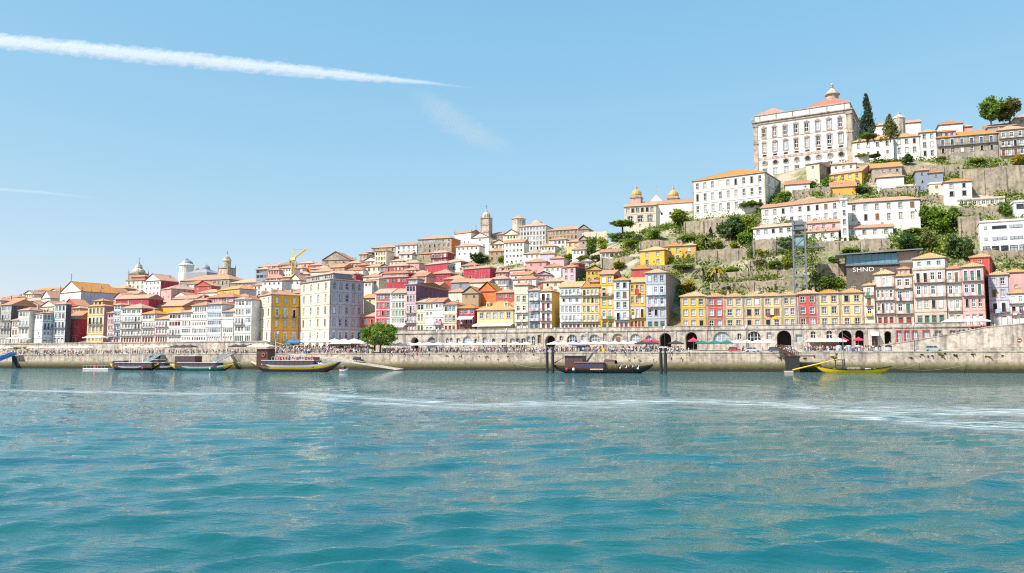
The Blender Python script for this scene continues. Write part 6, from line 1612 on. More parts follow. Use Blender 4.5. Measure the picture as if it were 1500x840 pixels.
# palms
def palm(label, px, y_top, y_bot, wpx, tone, trunk_px=4):
    d = solve_d(px, y_bot + trunk_px, 0, 27); p = hit(px, y_bot + trunk_px, d); mp = p[1] / ray(px, y_bot)[1] / F
    root = empty('palm_tree', tuple(p), 0, label, 'palm tree', 'palms in the hillside garden'); hh = (y_bot - y_top) * mp; w = wpx * mp / 2
    m = MB(); m.bar((0, 0, -.5), (.1, .1, hh * .55 + trunk_px * mp), .4, BARK, 7, .3); m.obj('trunk', root)
    m = MB(); zt = hh * .55 + trunk_px * mp; rr = random.Random(int(px))
    for k in range(26):
        a = rr.uniform(0, 2 * PI); up = rr.uniform(-.1, 1.2); prev = Vector((.1, .1, zt)); L_ = w * rr.uniform(.75, 1.1)
        side = Vector((-math.sin(a), math.cos(a), 0)) * .45
        for q in range(1, 6):
            t = q / 5; cur = Vector((.1 + math.cos(a) * L_ * t, .1 + math.sin(a) * L_ * t, zt + (up * t - 1.35 * t * t) * hh * .45 + t * .2)); tw = side * (1 - abs(t - .45))
            m.poly([prev - tw, prev + tw * .1, cur + tw * .1, cur - tw], LM[tone]); m.poly([prev - tw * .1, prev + tw, cur + tw, cur - tw * .1], LM[tone]); prev = cur
    m.obj('fronds', root)
palm('palm with drooping green fronds above the yellow row houses', 1030, 383, 410, 38, 'olive')
palm('palm with golden dry fronds beside the green one', 1050, 384, 410, 34, 'gold')
palm('grey-green palm on the terrace beside the orange houses', 1034, 343, 362, 30, 'olive')

# pleached row at the west end of the quay
for k, lb in enumerate(('clipped flat-topped tree by the blue gangway', 'clipped flat-topped tree, middle one of the row by the gangway', 'clipped flat-topped tree closest to the corner with blue balcony')):
    px = 6 + 17 * k; P_ = at(px, 14); root = empty('clipped_tree', (P_[0], P_[1], 6), 0, lb, 'tree', 'clipped trees on the west quay')
    place(TRUNK[k], 'trunk', root, (0, 0, 0), 0, (1.6, 1.6, 1.9)); place(crown('box', 'lime', k), 'crown', root, (0, 0, 2.5), -TH, (2.6, 1.2, .6))
# weeds growing from the quay masonry
rr = random.Random(21)
for k in range(46):
    px = rr.choice([rr.uniform(1325, 1470), rr.uniform(1325, 1470), rr.uniform(1120, 1230), rr.uniform(600, 790)]); s = s_of(px, 2.1)
    q = Q0 + E1 * s + E2 * 2.15; tn = rr.choice(['lime', 'olive', 'green']); o = place(crown('ball', tn, k % 3), 'wall_weed', None, (q[0], q[1], rr.uniform(3.6, 5.3)), rr.uniform(0, 6), (rr.uniform(.3, .9), .3, rr.uniform(.15, .3)))
    wp = 'below the ramp' if px > 1300 else 'near the brown gangway' if px > 1000 else 'past the slipway'
    tag(o, f'tuft of {dict(lime="yellow-green", olive="olive", green="green")[tn]} weeds rooted in the quay wall {wp}', 'weed', 'weeds in the quay wall')

# undergrowth covering the open slope: nobody could count it
gv = []; gr = np.random.default_rng(8); nz = 0
tries = [(850, 1010, 44, 98, 1900), (1000, 1200, 40, 100, 2600), (1190, 1440, 40, 104, 2600), (1290, 1520, 92, 122, 800), (640, 860, 60, 190, 420), (1440, 1540, 44, 100, 700), (1530, 1800, 40, 124, 1600)]
for x0, x1, d0, d1, n in tries:
    for k in range(n):
        px, d_ = gr.uniform(x0, x1), gr.uniform(d0, d1)
        if math.sin(px * .09 + d_ * .13) + math.sin(px * .033 - d_ * .21 + 2) + gr.normal() * .5 < -.1: continue
        p = hit(px, 528, d_); z = terrain(px, d_); r0 = gr.uniform(.6, 1.9)
        q = gr.normal(size=(16, 3)) * np.array([r0, r0, r0 * .45]); q[:, 2] = np.abs(q[:, 2]); gv.append(q + np.array([p[0], p[1], z]))
gv = np.concatenate(gv); me = leaf_mesh(gv, .42, LM['bright'], 9, name='undergrowth')
for t_ in ('lime', 'green', 'olive'): me.materials.append(LM[t_])
me.polygons.foreach_set('material_index', np.repeat(gr.integers(0, 4, len(gv) // 16), 16).astype(np.int32))
o = link(bpy.data.objects.new('undergrowth', me)); tag(o, 'wild green undergrowth covering the terraced slope', 'undergrowth', kind='stuff')
# ------------------------------------------------------------------ boats, piles, gangways
def paint(name, rgb, rough=.45): return flat('paint_' + name, rgb, rough)
PW, PY, PG, PM, PK, PB = paint('white', (.8, .79, .76)), paint('yellow', (.90, .56, .015)), paint('green', (.02, .22, .16)), paint('maroon', (.16, .02, .03)), paint('black', (.025, .023, .025)), paint('brown', (.10, .04, .025))
PR, PS, PX = paint('red', (.60, .03, .04)), paint('salmon', (.62, .28, .20)), paint('grey', (.40, .42, .46))
ROPE = flat('rope', (.45, .38, .28))
BGL = flat('boat_glass', (.06, .06, .10), .12)
def hull(L, B, fb, rise0, rise1, bands, draft=.7, n=26):
    """shell from stern (x=-L/2) to bow (x=L/2); bands = [(share of height, material)...] upward"""
    m = MB(); T = [-1 + 2 * i / n for i in range(n + 1)]
    zs = lambda t: fb + (rise0 * max(0, -t) ** 2.6 + rise1 * max(0, t) ** 2.6)
    zk = lambda t: -draft + (draft + zs(t) * .80) * max(0, abs(t) - .35) ** 2.4 / .65 ** 2.4
    hb = lambda t: B / 2 * max(0.02, 1 - abs(t) ** 2.7) ** .75
    vs = [0.0]; mt = []
    prev = 0.0
    for v, mm in bands:
        for q in (.5, 1.0): vs.append(prev + (v - prev) * q); mt.append(mm)
        prev = v
    R = [[(t * L / 2, s * hb(t) * (v ** .42), zk(t) + (zs(t) - zk(t)) * v) for v in vs] for s in (-1, 1) for t in T]
    N_ = n + 1
    for s in (0, 1):
        for i in range(n):
            for k in range(len(mt)):
                a, b = R[s * N_ + i], R[s * N_ + i + 1]; q = [a[k], b[k], b[k + 1], a[k + 1]]
                m.poly(q if s == 0 else q[::-1], mt[k])
    for i in range(n):                                   # deck and gunwale
        t0, t1 = T[i], T[i + 1]; f = .92
        P = lambda t, s, z, w=1.0: (t * L / 2, s * hb(t) * w, z)
        m.poly([P(t0, -1, zs(t0) - .35, f), P(t1, -1, zs(t1) - .35, f), P(t1, 1, zs(t1) - .35, f), P(t0, 1, zs(t0) - .35, f)], PB)
        for s in (-1, 1): m.poly([P(t0, s, zs(t0)), P(t1, s, zs(t1)), P(t1, s, zs(t1), f), P(t0, s, zs(t0), f)], bands[-1][1]); m.poly([P(t0, s, zs(t0), f), P(t1, s, zs(t1), f), P(t1, s, zs(t1) - .35, f), P(t0, s, zs(t0) - .35, f)], bands[-1][1])
    return m, zs, hb
def boat_root(px0, px1, d, py, label, name='river_boat', ang=0.0):
    a, b = at(px0, d, py), at(px1, d, py); c = (a + b) / 2; L = float(np.linalg.norm(b - a))
    r = empty(name, (c[0], c[1], 0), -TH + math.radians(ang), label, 'boat'); sc = L / (px1 - px0)
    return r, L, sc, (lambda px: (px - (px0 + px1) / 2) * sc)
def cabin(root, x0, x1, w, z0, z1, mat, nwin, roofmat, over=.3, name='cabin', wz=(.4, .85), rt=.15, glassm=None):
    m = MB(); m.box((x0, -w, z0), (x1, w, z1), mat, 'td'); o = m.obj(name, root)
    m = MB(); m.box((x0 - over, -w - over * .6, z1), (x1 + over, w + over * .6, z1 + rt), roofmat); m.obj('cabin_roof', root)
    for s in (-1, 1):
        for k in range(nwin):
            m = MB(); a = x0 + (x1 - x0) * (k + .14) / nwin; b = x0 + (x1 - x0) * (k + .86) / nwin; za, zb = z0 + (z1 - z0) * wz[0], z0 + (z1 - z0) * wz[1]
            m.box((a, min(s * w, s * (w + .04)), za), (b, max(s * w, s * (w + .04)), zb), glassm or BGL); m.obj('cabin_window', o)
    return o
def rope(m, a, b, sag=.5, r=.05):
    a, b = Vector(a), Vector(b); prev = a
    for k in range(1, 9):
        t = k / 8; p = a.lerp(b, t); p.z -= sag * 4 * t * (1 - t); m.bar(prev, p, r, ROPE, 3); prev = p

# passenger boat: white, yellow, green and maroon hull
r, L, sc, X_ = boat_root(368, 499, -45, 543, 'passenger river boat with yellow and green stripes and a dark wooden wheelhouse')
BIG = (r, L, sc, X_)
m, zs, hb = hull(L, 5.2, 1.9, 1.3, 1.6, [(.34, PM), (.46, PM), (.56, PG), (.82, PY), (1.0, PW)]); m.obj('hull', r)
cabin(r, X_(391), X_(466), 2.1, 1.4, 3.4, PB, 11, PW, wz=(.2, .9)); cabin(r, X_(381), X_(398), 1.8, 1.6, 7.0, PB, 3, PS, .9, 'wheelhouse', (.66, .9))
m = MB()
for k in range(9): m.box((X_(380.8), -1.84, 1.9 + .42 * k), (X_(398.2), -1.8, 1.94 + .42 * k), PM)
m.obj('planking', r)
m = MB()
for k in range(16):
    x = X_(405 + 60 * k / 15)
    for s in (-2.15, 2.15): m.box((x - .03, s - .03, 3.5), (x + .03, s + .03, 4.5), PW, 'td')
for s in (-2.15, 2.15): m.box((X_(405), s - .03, 4.5), (X_(465), s + .03, 4.56), PW)
m.obj('railing', r)
m = MB(); m.bar((X_(404), 0, 3.4), (X_(404), 0, 9.6), .12, PW, 6); m.bar((X_(404), 0, 9.2), (X_(416), 0, 8.3), .05, PW); m.obj('signal_mast', r)
for k in range(5):
    m = MB(); x = X_(408 + k * 12); m.box((x, -1.9, 3.55), (x + 2.0, 1.9, 3.95), PR if k in (0, 1, 4) else PS); m.box((x + 1.7, -1.9, 3.95), (x + 2.0, 1.9, 4.5), PR if k in (0, 1, 4) else PS); m.obj('bench', r)
m = MB(); m.bar((X_(464), -.6, 3.2), (X_(474), -.6, 1.9), .25, PW, 5); m.bar((X_(464), .6, 3.2), (X_(474), .6, 1.9), .25, PW, 5); m.obj('boarding_steps', r)
m = MB()
for k in range(10):
    a = 2 * PI * k / 10; b = 2 * PI * (k + 1) / 10; m.bar((X_(392) + .5 * math.cos(a), -2.0, 5.2 + .5 * math.sin(a)), (X_(392) + .5 * math.cos(b), -2.0, 5.2 + .5 * math.sin(b)), .12, flat('lifebuoy', (.8, .18, .03)), 5)
m.obj('lifebuoy', r)

# dark boat between the piles
r, L, sc, X_ = boat_root(810, 957, -40, 545, 'long black wooden river boat with a raised cabin moored between piles')
DKB = (r, L, sc, X_)
m, zs, hb = hull(L, 4.6, 1.2, 1.1, 1.3, [(.45, PK), (.75, PK), (.9, PB), (1.0, PB)]); m.obj('hull', r)
cabin(r, X_(831), X_(858), 1.7, 1.1, 4.6, PB, 4, PB, .5, 'wheelhouse', (.62, .88)); cabin(r, X_(848), X_(888), 1.9, 1.0, 2.9, PB, 6, PS, .4, wz=(.3, .9), glassm=paint('navy', (.03, .05, .14)))
m = MB()
for k in range(8):
    a, b = PI * k / 8, PI * (k + 1) / 8
    m.poly([(X_(888), 1.9 * math.cos(a), 2.6 + 1.2 * math.sin(a)), (X_(904), 1.9 * math.cos(a), 2.5 + 1.1 * math.sin(a)), (X_(904), 1.9 * math.cos(b), 2.5 + 1.1 * math.sin(b)), (X_(888), 1.9 * math.cos(b), 2.6 + 1.2 * math.sin(b))], PB)
for s in (-1.85, 1.85):
    for k in range(3): m.bar((X_(889 + 7 * k), s, 1.0), (X_(889 + 7 * k), s, 2.6), .07, PB)
m.obj('arched_canopy', r)
m = MB(); m.bar((X_(811), 0, 2.6), (X_(832), 0, 4.9), .14, PB, 5, .1); m.obj('tiller', r)
m = MB(); m.poly([(X_(861), -1.4, 3.0), (X_(871), -1.4, 5.6), (X_(871), 1.2, 5.6), (X_(861), 1.2, 3.0)], PX); m.box((X_(860), -1.5, 2.9), (X_(872), 1.3, 3.05), PX); m.obj('stair_hood', r)
for k in range(8):
    m = MB(); x = X_(906 + k * 4.2); m.box((x, -1.5, 1.1), (x + .45, 1.5, 1.55), PW if k % 2 else PB); m.box((x + .38, -1.5, 1.55), (x + .5, 1.5, 2.1), PW if k % 2 else PB); m.obj('bench', r)
for px, c in ((835, PR), (845, PW), (807 + 4, PR)):
    m = MB(); m.lathe([(.05, -.45), (.35, -.25), (.42, 0), (.35, .25), (.05, .45)], c, 8); m.obj('fender', r, loc=(X_(px), -hb(0) - .2, 1.0) if px > 815 else (X_(px), -.6, 2.6))
m = MB(); m.box((X_(869), -2.36, .85), (X_(888), -2.31, 1.2), paint('plank', (.55, .42, .32))); m.obj('name_board', r)
# mooring piles
for px, d_, h_, lb in ((801.5, -41, 7.0, 'dark steel mooring pile holding the stern of the black boat, cross beam on top'), (968.5, -44, 6.6, 'dark steel mooring pile off the bow of the black boat')):
    q = at(px, d_, 545); root = empty('mooring_pile', (q[0], q[1], 0), -TH, lb, 'pile'); w = 1.5 if px < 900 else 1.2
    for k in range(2):
        m = MB(); m.lathe([(.42, -4), (.42, h_), (.36, h_ + .2)], PK, 10, (k * w * (1 if px > 900 else 1.1), 0)); m.obj('post', root)
    m = MB(); m.box((-.3, -.3, h_ - 1.2), (w * 1.1 + .3, .3, h_ - .7), PX); m.obj('cross_beam', root)
    if px > 900: m = MB(); m.box((-.45, -.45, h_ + .2), (w + .45, .45, h_ + .45), PW); m.obj('cap', root)

# yellow rabelo with a long steering oar
r, L, sc, X_ = boat_root(1195, 1306, -14, 546, 'bright yellow wooden sailing barge with barrels and a very long steering oar')
m, zs, hb = hull(L, 4.0, 1.0, 1.2, 1.0, [(.35, PY), (.86, PY), (1.0, PK)]); m.obj('hull', r)
m = MB(); x0, x1 = X_(1225), X_(1236)
for x in (x0, x1):
    for y in (-1.1, 1.1): m.bar((x, y, .8), (x, y, 3.6), .1, PK, 5)
m.box((x0 - .4, -1.4, 3.5), (x1 + .6, 1.4, 3.7), PK); m.box((x0, -1.1, 2.0), (x1, 1.1, 2.1), PK); m.obj('helm_platform', r)
m = MB(); m.bar((X_(1238.5), 0, .6), (X_(1236.5), 0, 12.6), .16, flat('mast_wood', (.2, .17, .16)), 7, .1); m.obj('mast', r)
m = MB(); m.bar((X_(1238), 0, 5), (X_(1262), 0, .9), .04, ROPE, 3); m.bar((X_(1237), 0, 11), (X_(1300), 0, 2), .03, ROPE, 3); m.obj('rigging', r)
m = MB(); m.bar((X_(1231), -.3, 3.9), (X_(1160), -1.0, .75), .14, PY, 6, .2); m.box((X_(1147), -1.35, .05), (X_(1161), -.85, .5), paint('pale_wood', (.6, .45, .36))); m.obj('steering_oar', r)
for k in range(5):
    m = MB(); m.lathe([(.32, -.45), (.42, -.2), (.45, 0), (.42, .2), (.32, .45)], paint('barrel', (.30, .25, .22)), 10); o = m.obj('barrel', r, loc=(X_(1244 + 3.8 * k), -.3 + .3 * (k % 2), 1.15)); o.rotation_euler = (PI / 2, 0, 0)
for px, c, w in ((1212, PY, 2.2), (1268, PW, 1.4), (1281, PY, 1.2), (1287, PW, .8)):
    m = MB(); m.box((X_(px), -.6, .7), (X_(px) + w, .6, 1.25), c); m.obj('cargo_chest', r)

# western boats
def west_boat(px0, px1, d, label, cabx, roofx, masts, roofz=2.6, tall=3.6, endc=PY):
    r, L, sc, X_ = boat_root(px0, px1, d, 542, label)
    m, zs, hb = hull(L, 4.4, 1.3, 1.0, 1.1, [(.4, PK), (.72, PG if px0 > 240 else PK), (1.0, PW)]); m.obj('hull', r)
    for s, pxa in ((-1, px0), (1, px1)):
        mm, _, _ = hull(L * 1.004, 4.48, 1.34, 1.04, 1.14, [(.6, endc), (1.0, endc)]); bmv = MB()
        for f, mt in zip(mm.f, mm.mats and mm.m):
            pts = [mm.v[i] for i in f]
            if all(p[0] * s > L * .37 for p in pts): bmv.poly(pts, endc)
        if bmv.f: bmv.obj('painted_prow' if s > 0 else 'painted_stern', r)
    cabin(r, X_(cabx[0]), X_(cabx[1]), 1.7, 1.0, tall, PB, 4, PW, .3, 'wheelhouse', (.6, .88)); cabin(r, X_(roofx[0]), X_(roofx[1]), 1.9, .9, roofz, PB, 7, PW, .4, wz=(.3, .85))
    for px in masts:
        m = MB(); m.bar((X_(px), 0, 1), (X_(px), 0, 8.6), .14, PW, 6, .1); m.obj('mast', r)
    m = MB(); m.lathe([(.05, -.4), (.32, 0), (.05, .4)], PW if px0 > 240 else PR, 8); m.obj('fender', r, loc=(X_((px0 + px1) / 2 + 20), -2.35, .7))
    return r, L, sc, X_
west_boat(161, 232, -33, 'white-hulled boat with yellow ends and two white masts', (170, 186), (176, 228), (189.3, 209), tall=3.4)
west_boat(249, 341, -33, 'white and green hulled boat with a brown cabin and yellow prow', (261, 291), (267, 322), (), tall=4.9)
west_boat(222, 262, -20, 'dark boat with a yellow prow lying behind the two western boats', (228, 236), (236, 246), ())
# pontoon, gangways
r, L, sc, X_ = boat_root(126, 163, -28, 541, 'low white floating pontoon beside the masted boat', 'pontoon'); r['category'] = 'pontoon'
m = MB(); m.box((-L / 2, -1.5, -.3), (L / 2, 1.5, .55), PW); m.box((-L / 2, -1.55, -.3), (L / 2, 1.55, .1), PK); m.obj('float', r)
m = MB()
for k in range(7): m.box((-L / 2 + L * k / 7, -1.4, .55), (-L / 2 + L * k / 7 + .08, -1.3, 1.6), PX)
m.box((-L / 2, -1.42, 1.55), (L / 2, -1.34, 1.63), PX); m.box((X_(139), -.6, .55), (X_(142), .6, 1.5), PR); m.obj('railing', r)
def gangway(label, pa, pb, d0, d1, mat, w=1.6):
    """sloping footbridge from (px, z) to (px, z)"""
    a = at(pa[0], d0, 525); b = at(pb[0], d1, 525); A = Vector((a[0], a[1], pa[1])); Bv = Vector((b[0], b[1], pb[1])); v = Bv - A; Lh = v.length
    root = empty('gangway', A, math.atan2(v.y, v.x), label, 'gangway'); root.rotation_euler[1] = -math.asin(v.z / Lh)
    m = MB(); m.box((0, -w / 2, -.25), (Lh, w / 2, 0), mat); m.obj('deck', root)
    for s in (-1, 1):
        m = MB(); y = s * w / 2; m.box((0, y - .06, 1.0), (Lh, y + .06, 1.15), mat); n = 10
        for k in range(n + 1): m.box((Lh * k / n * .98, y - .05, 0), (Lh * k / n * .98 + .1, y + .05, 1.0), mat, 'td')
        for k in range(n): m.bar((Lh * k / n, y, .05), (Lh * (k + 1) / n, y, 1.0), .05, mat, 3)
        if 'blue' in label: m.box((0, y - .03, .1), (Lh, y + .03, .95), mat)
        m.obj('railing', root)
gangway('bright blue gangway sloping down from the west quay', (20, 6.1), (-14, 2.0), 2, -18, paint('blue', (.02, .22, .62)))
gangway('grey gangway from the quay to the masted western boat', (234, 6.1), (213, 2.6), 2, -24, PX)
gangway('grey gangway from the quay to the brown-cabined western boat', (338, 6.1), (312, 2.6), 2, -26, PX)
gangway('brown gangway hinged from the quay beside the dark mooring frame', (1139, 7.4), (1166, 4.8), 1.5, -2, PB, 2.2)
q = at(1161, -3, 540); m = MB(); m.box((-2.0, -1.2, -1), (2.0, 1.6, 4.6), PK); m.box((-2.6, -1.4, 4.6), (6.5, 1.8, 4.9), PB); m.bar((-2, -1, 1), (-3.5, -1.2, -1), .4, PK); o = m.obj('mooring_dolphin', None, loc=(q[0], q[1], 0), rz=-TH); tag(o, 'black mooring frame standing against the quay under the brown gangway', 'mooring')
# small motor boat at the slipway
r, L, sc, X_ = boat_root(496, 510, -44, 544, 'small white motor boat tucked behind the passenger boat bow')
m, zs, hb = hull(L, 1.6, .7, .2, .5, [(.4, PW), (1.0, PW)], .3); m.obj('hull', r); m = MB(); m.box((-.6, -.6, .5), (.5, .6, 1.7), PM); m.box((-.7, -.7, 1.7), (.6, .7, 1.8), PW); m.obj('console', r)
# mooring lines and rings
m = MB(); R3 = lambda px, d_, z: (*at(px, d_, 540), z)
def mooring(label, a, b, sag):
    m = MB(); rope(m, a, b, sag); o = m.obj('mooring_line'); tag(o, label, 'rope', 'mooring lines')
mooring('mooring line from the pile up to the quay west of it', R3(803, -40, 4.5), R3(742, 2, 4.5), 1.2)
mooring('mooring line hanging low from the quay wall to the stern pile', R3(803, -40, 1.5), R3(748, 2, 3.0), .8)
mooring('mooring line from the passenger boat stern to the quay', R3(371, -44, 2.6), R3(345, 2, 3.2), .8)
mooring('mooring line from the yellow barge bow to the quay steps', R3(1304, -14, 1.8), R3(1352, 1.9, 3.6), 1.2)
mooring('second mooring line from the yellow barge along the quay foot', R3(1304, -14, 1.6), R3(1432, 1.9, 3.2), 1.6)
# ------------------------------------------------------------------ people
def skin_person(joints, edges, radii, name):
    me = bpy.data.meshes.new(name); me.from_pydata(joints, edges, []); o = bpy.data.objects.new(name, me); link(o)
    sk = o.modifiers.new('skin', 'SKIN'); sk.use_smooth_shade = True
    for v, r in zip(me.skin_vertices[0].data, radii): v.radius = r
    me.skin_vertices[0].data[0].use_root = True
    bpy.context.view_layer.update()
    out = bpy.data.meshes.new_from_object(o.evaluated_get(bpy.context.evaluated_depsgraph_get()))
    bpy.data.objects.remove(o); return out
def pose(kind):
    """joints: pelvis, chest, neck, head, top, hips, knees, ankles, toes, shoulders, elbows, hands; faces -y"""
    J = [(0, 0, .94), (0, .0, 1.18), (0, 0, 1.40), (0, -.01, 1.50), (0, -.02, 1.63)]; Rr = [(.14, .11), (.16, .115), (.065, .065), (.085, .095), (.08, .09)]
    E = [(0, 1), (1, 2), (2, 3), (3, 4)]
    legs = {'stand': ((0, .49, 0, .08), (0, .49, 0, .08)), 'walk': ((-.16, .50, -.30, .09), (.10, .50, .34, .13)), 'phone': ((-.05, .49, 0, .08), (.03, .49, .02, .08)), 'sit': ((-.42, .90, -.48, .45), (-.42, .90, -.46, .45))}[kind]
    for s, (ky, kz, ay, az) in zip((-1, 1), legs):
        b = len(J); J += [(s * .09, 0, .88), (s * .10, ky, kz), (s * .10, ay, az), (s * .11, ay - .14, az - .05)]; Rr += [(.095, .10), (.062, .065), (.045, .05), (.04, .035)]; E += [(0, b), (b, b + 1), (b + 1, b + 2), (b + 2, b + 3)]
    arms = {'stand': ((-.22, .02, 1.12, -.24, -.06, .90), (.22, .02, 1.12, .24, -.06, .90)), 'walk': ((-.22, .12, 1.13, -.24, .08, .92), (.22, -.10, 1.13, .23, -.26, 1.0)),
            'phone': ((-.23, .0, 1.14, -.10, -.24, 1.28), (.22, .02, 1.12, .12, -.22, 1.22)), 'sit': ((-.22, -.06, 1.14, -.18, -.28, 1.0), (.22, -.06, 1.14, .18, -.28, 1.0))}[kind]
    for s, (ex, ey, ez, hx, hy, hz) in zip((-1, 1), arms):
        b = len(J); J += [(s * .17, 0, 1.33), (ex, ey, ez), (hx, hy, hz), (hx * .98, hy - .05, hz - .07)]; Rr += [(.06, .06), (.045, .045), (.034, .034), (.03, .045)]; E += [(1, b), (b, b + 1), (b + 1, b + 2), (b + 2, b + 3)]
    return skin_person(J, E, Rr, 'person_' + kind)
POSE = {k: pose(k) for k in ('stand', 'walk', 'phone', 'sit')}
CLOTH = {'white': (.78, .77, .75), 'red': (.55, .04, .05), 'navy': (.03, .05, .14), 'black': (.03, .03, .035), 'light blue': (.30, .48, .68), 'pink': (.72, .32, .40), 'grey': (.30, .30, .32), 'yellow': (.75, .52, .05), 'green': (.06, .25, .12), 'orange': (.72, .22, .04), 'beige': (.58, .47, .34), 'denim': (.10, .16, .30)}
CM = {k: flat('cloth_' + k.replace(' ', '_'), v, .8) for k, v in CLOTH.items()}
SKIN = [flat('skin_a', (.55, .33, .23), .6), flat('skin_b', (.36, .20, .13), .6)]; HAIR = [flat('hair_dark', (.03, .02, .015), .6), flat('hair_fair', (.35, .22, .10), .6), flat('hair_grey', (.4, .39, .38), .6)]
PM_ = {}
def person_mesh(kind, top, bot, shorts, var):
    k = (kind, top, bot, shorts, var % 3)
    if k in PM_: return PM_[k]
    me = POSE[kind].copy(); me.materials.clear()
    for mt in (SKIN[var % 2 if var % 5 == 0 else 0], CM[top], CM[bot], HAIR[var % 3], CM['black']): me.materials.append(mt)
    idx = []
    for p in me.polygons:
        x, y, z = p.center
        lo = .45 if kind == 'sit' else .08
        if z > 1.44: i = 3 if (z > 1.60 or y > .03) else 0
        elif z > 1.40: i = 0
        elif abs(x) > .19 and z < 1.17 or (y < -.13 and z > .98): i = 0
        elif z > (.93 if kind != 'sit' else .99): i = 1
        elif kind == 'sit' and y > -.2: i = 2
        elif z < lo + .03: i = 4
        elif shorts and (z < .52 if kind != 'sit' else (y < -.36 and z < .84)): i = 0
        else: i = 2
        idx.append(i)
    me.polygons.foreach_set('material_index', idx); PM_[k] = me; return me
VERB = {'stand': 'standing', 'walk': 'walking', 'phone': 'with raised hands', 'sit': 'sitting'}
def person(x, y, z, kind, rr, where, group, rz=None, zoff=0.0, parent=None):
    top = rr.choice(['white'] * 4 + ['black', 'navy', 'light blue', 'pink', 'grey', 'red', 'white', 'yellow', 'green', 'orange', 'beige', 'light blue', 'navy', 'black'])
    bot = rr.choice(['denim', 'denim', 'black', 'beige', 'white', 'navy', 'grey']); sh = rr.random() < .45
    o = place(person_mesh(kind, top, bot, sh, rr.randrange(6)), 'person', None, (x, y, z + zoff), rr.uniform(0, 2 * PI) if rz is None else rz, (1, 1, rr.uniform(.92, 1.08)))
    tag(o, f'person in {top} top and {bot} {"shorts" if sh else "trousers"} {VERB[kind]} {where}'.replace('light blue', 'pale-blue'), 'person', group); return o
rr = random.Random(77); NP = 0
SIT = -.86
# crowd density along the quay: (px0, px1, number, d range)
ZONES = [(5, 130, 28, (4, 13), 'on the western quay'), (130, 250, 20, (4, 14), 'on quay by the masted boat'), (250, 370, 22, (4, 14), 'on quay below the terrace wall'), (395, 545, 40, (3.5, 18), 'in the square'), (560, 800, 38, (3.5, 15), 'on quay past the round tree'), (800, 1010, 28, (3.5, 15), 'on quay behind the black boat'), (1010, 1180, 14, (4, 15), 'on quay before the big arches'), (1180, 1300, 16, (8, 12.5), 'by the ramp foot')]
spots = []
for x0, x1, n, (d0, d1), wh in ZONES:
    for k in range(n):
        px = rr.uniform(x0, x1); d_ = d0 + (d1 - d0) * rr.random() ** 1.7; q = at(px, d_); person(q[0], q[1], deckz(px, d_), rr.choice(['stand', 'stand', 'walk', 'walk', 'phone']), rr, wh, 'visitors on the quay'); NP += 1
for k in range(26):                                        # seated on the quay edge, legs over the water
    px = rr.choice([rr.uniform(40, 135), rr.uniform(40, 135), rr.uniform(560, 640), rr.uniform(900, 1010)]); q = at(px, 2.3); person(q[0], q[1], 6.03, 'sit', rr, 'on the edge of the quay', 'people seated along the quay edge', -TH, SIT)
r, L, sc, X_ = BIG
M_ = Matrix.Translation(r.location) @ Matrix.Rotation(-TH, 4, 'Z')
for k in range(30):
    px = 407 + 58 * (k % 17) / 16 + rr.uniform(-1, 1); y = -1.4 + 2.6 * (k // 17) + rr.uniform(-.3, .3); p = M_ @ Vector((X_(px), y, 0)); st = rr.random() < .35
    person(p.x, p.y, 3.55, 'stand' if st else 'sit', rr, 'on the striped passenger boat', 'passengers on the striped boat', None if st else -TH + PI / 2 + rr.uniform(-.3, .3), 0 if st else SIT + .42)
for k in range(10):
    t = rr.random(); px = 1290 + 140 * t; z_ = np.interp(px, [1228, 1262, 1330, 1400, 1447], [6.1, 7.4, 9.3, 11.6, 13.4]) - .9; q = at(px, rr.uniform(14.2, 18)); person(q[0], q[1], z_, rr.choice(['stand', 'walk']), rr, 'going up the ramp', 'people on the ramp')
for k in range(12):
    px = rr.uniform(1395, 1475); q = at(px, rr.uniform(14, 18.5)); z_ = np.interp(px, [1400, 1447, 1500], [11.6, 13.4, 14.2]) - .9; person(q[0], q[1], z_, rr.choice(['stand', 'phone']), rr, 'under the eastern terrace parasols', 'people on the ramp')
for k in range(8):
    q = at(rr.uniform(905, 1010), rr.uniform(.5, 1.8)); person(q[0], q[1], 2.9, rr.choice(['stand', 'walk']), rr, 'on the low waterside ledge', 'people on the quay ledge')
r, L, sc, X_ = DKB; M_ = Matrix.Translation(r.location) @ Matrix.Rotation(-TH, 4, 'Z')
for k in range(7):
    p = M_ @ Vector((X_(907 + k * 4.2), rr.uniform(-1.1, .9), 0)); person(p.x, p.y, 1.1, 'sit', rr, 'on a bench of the black boat', 'passengers on the black boat', -TH + PI / 2, SIT + .45)
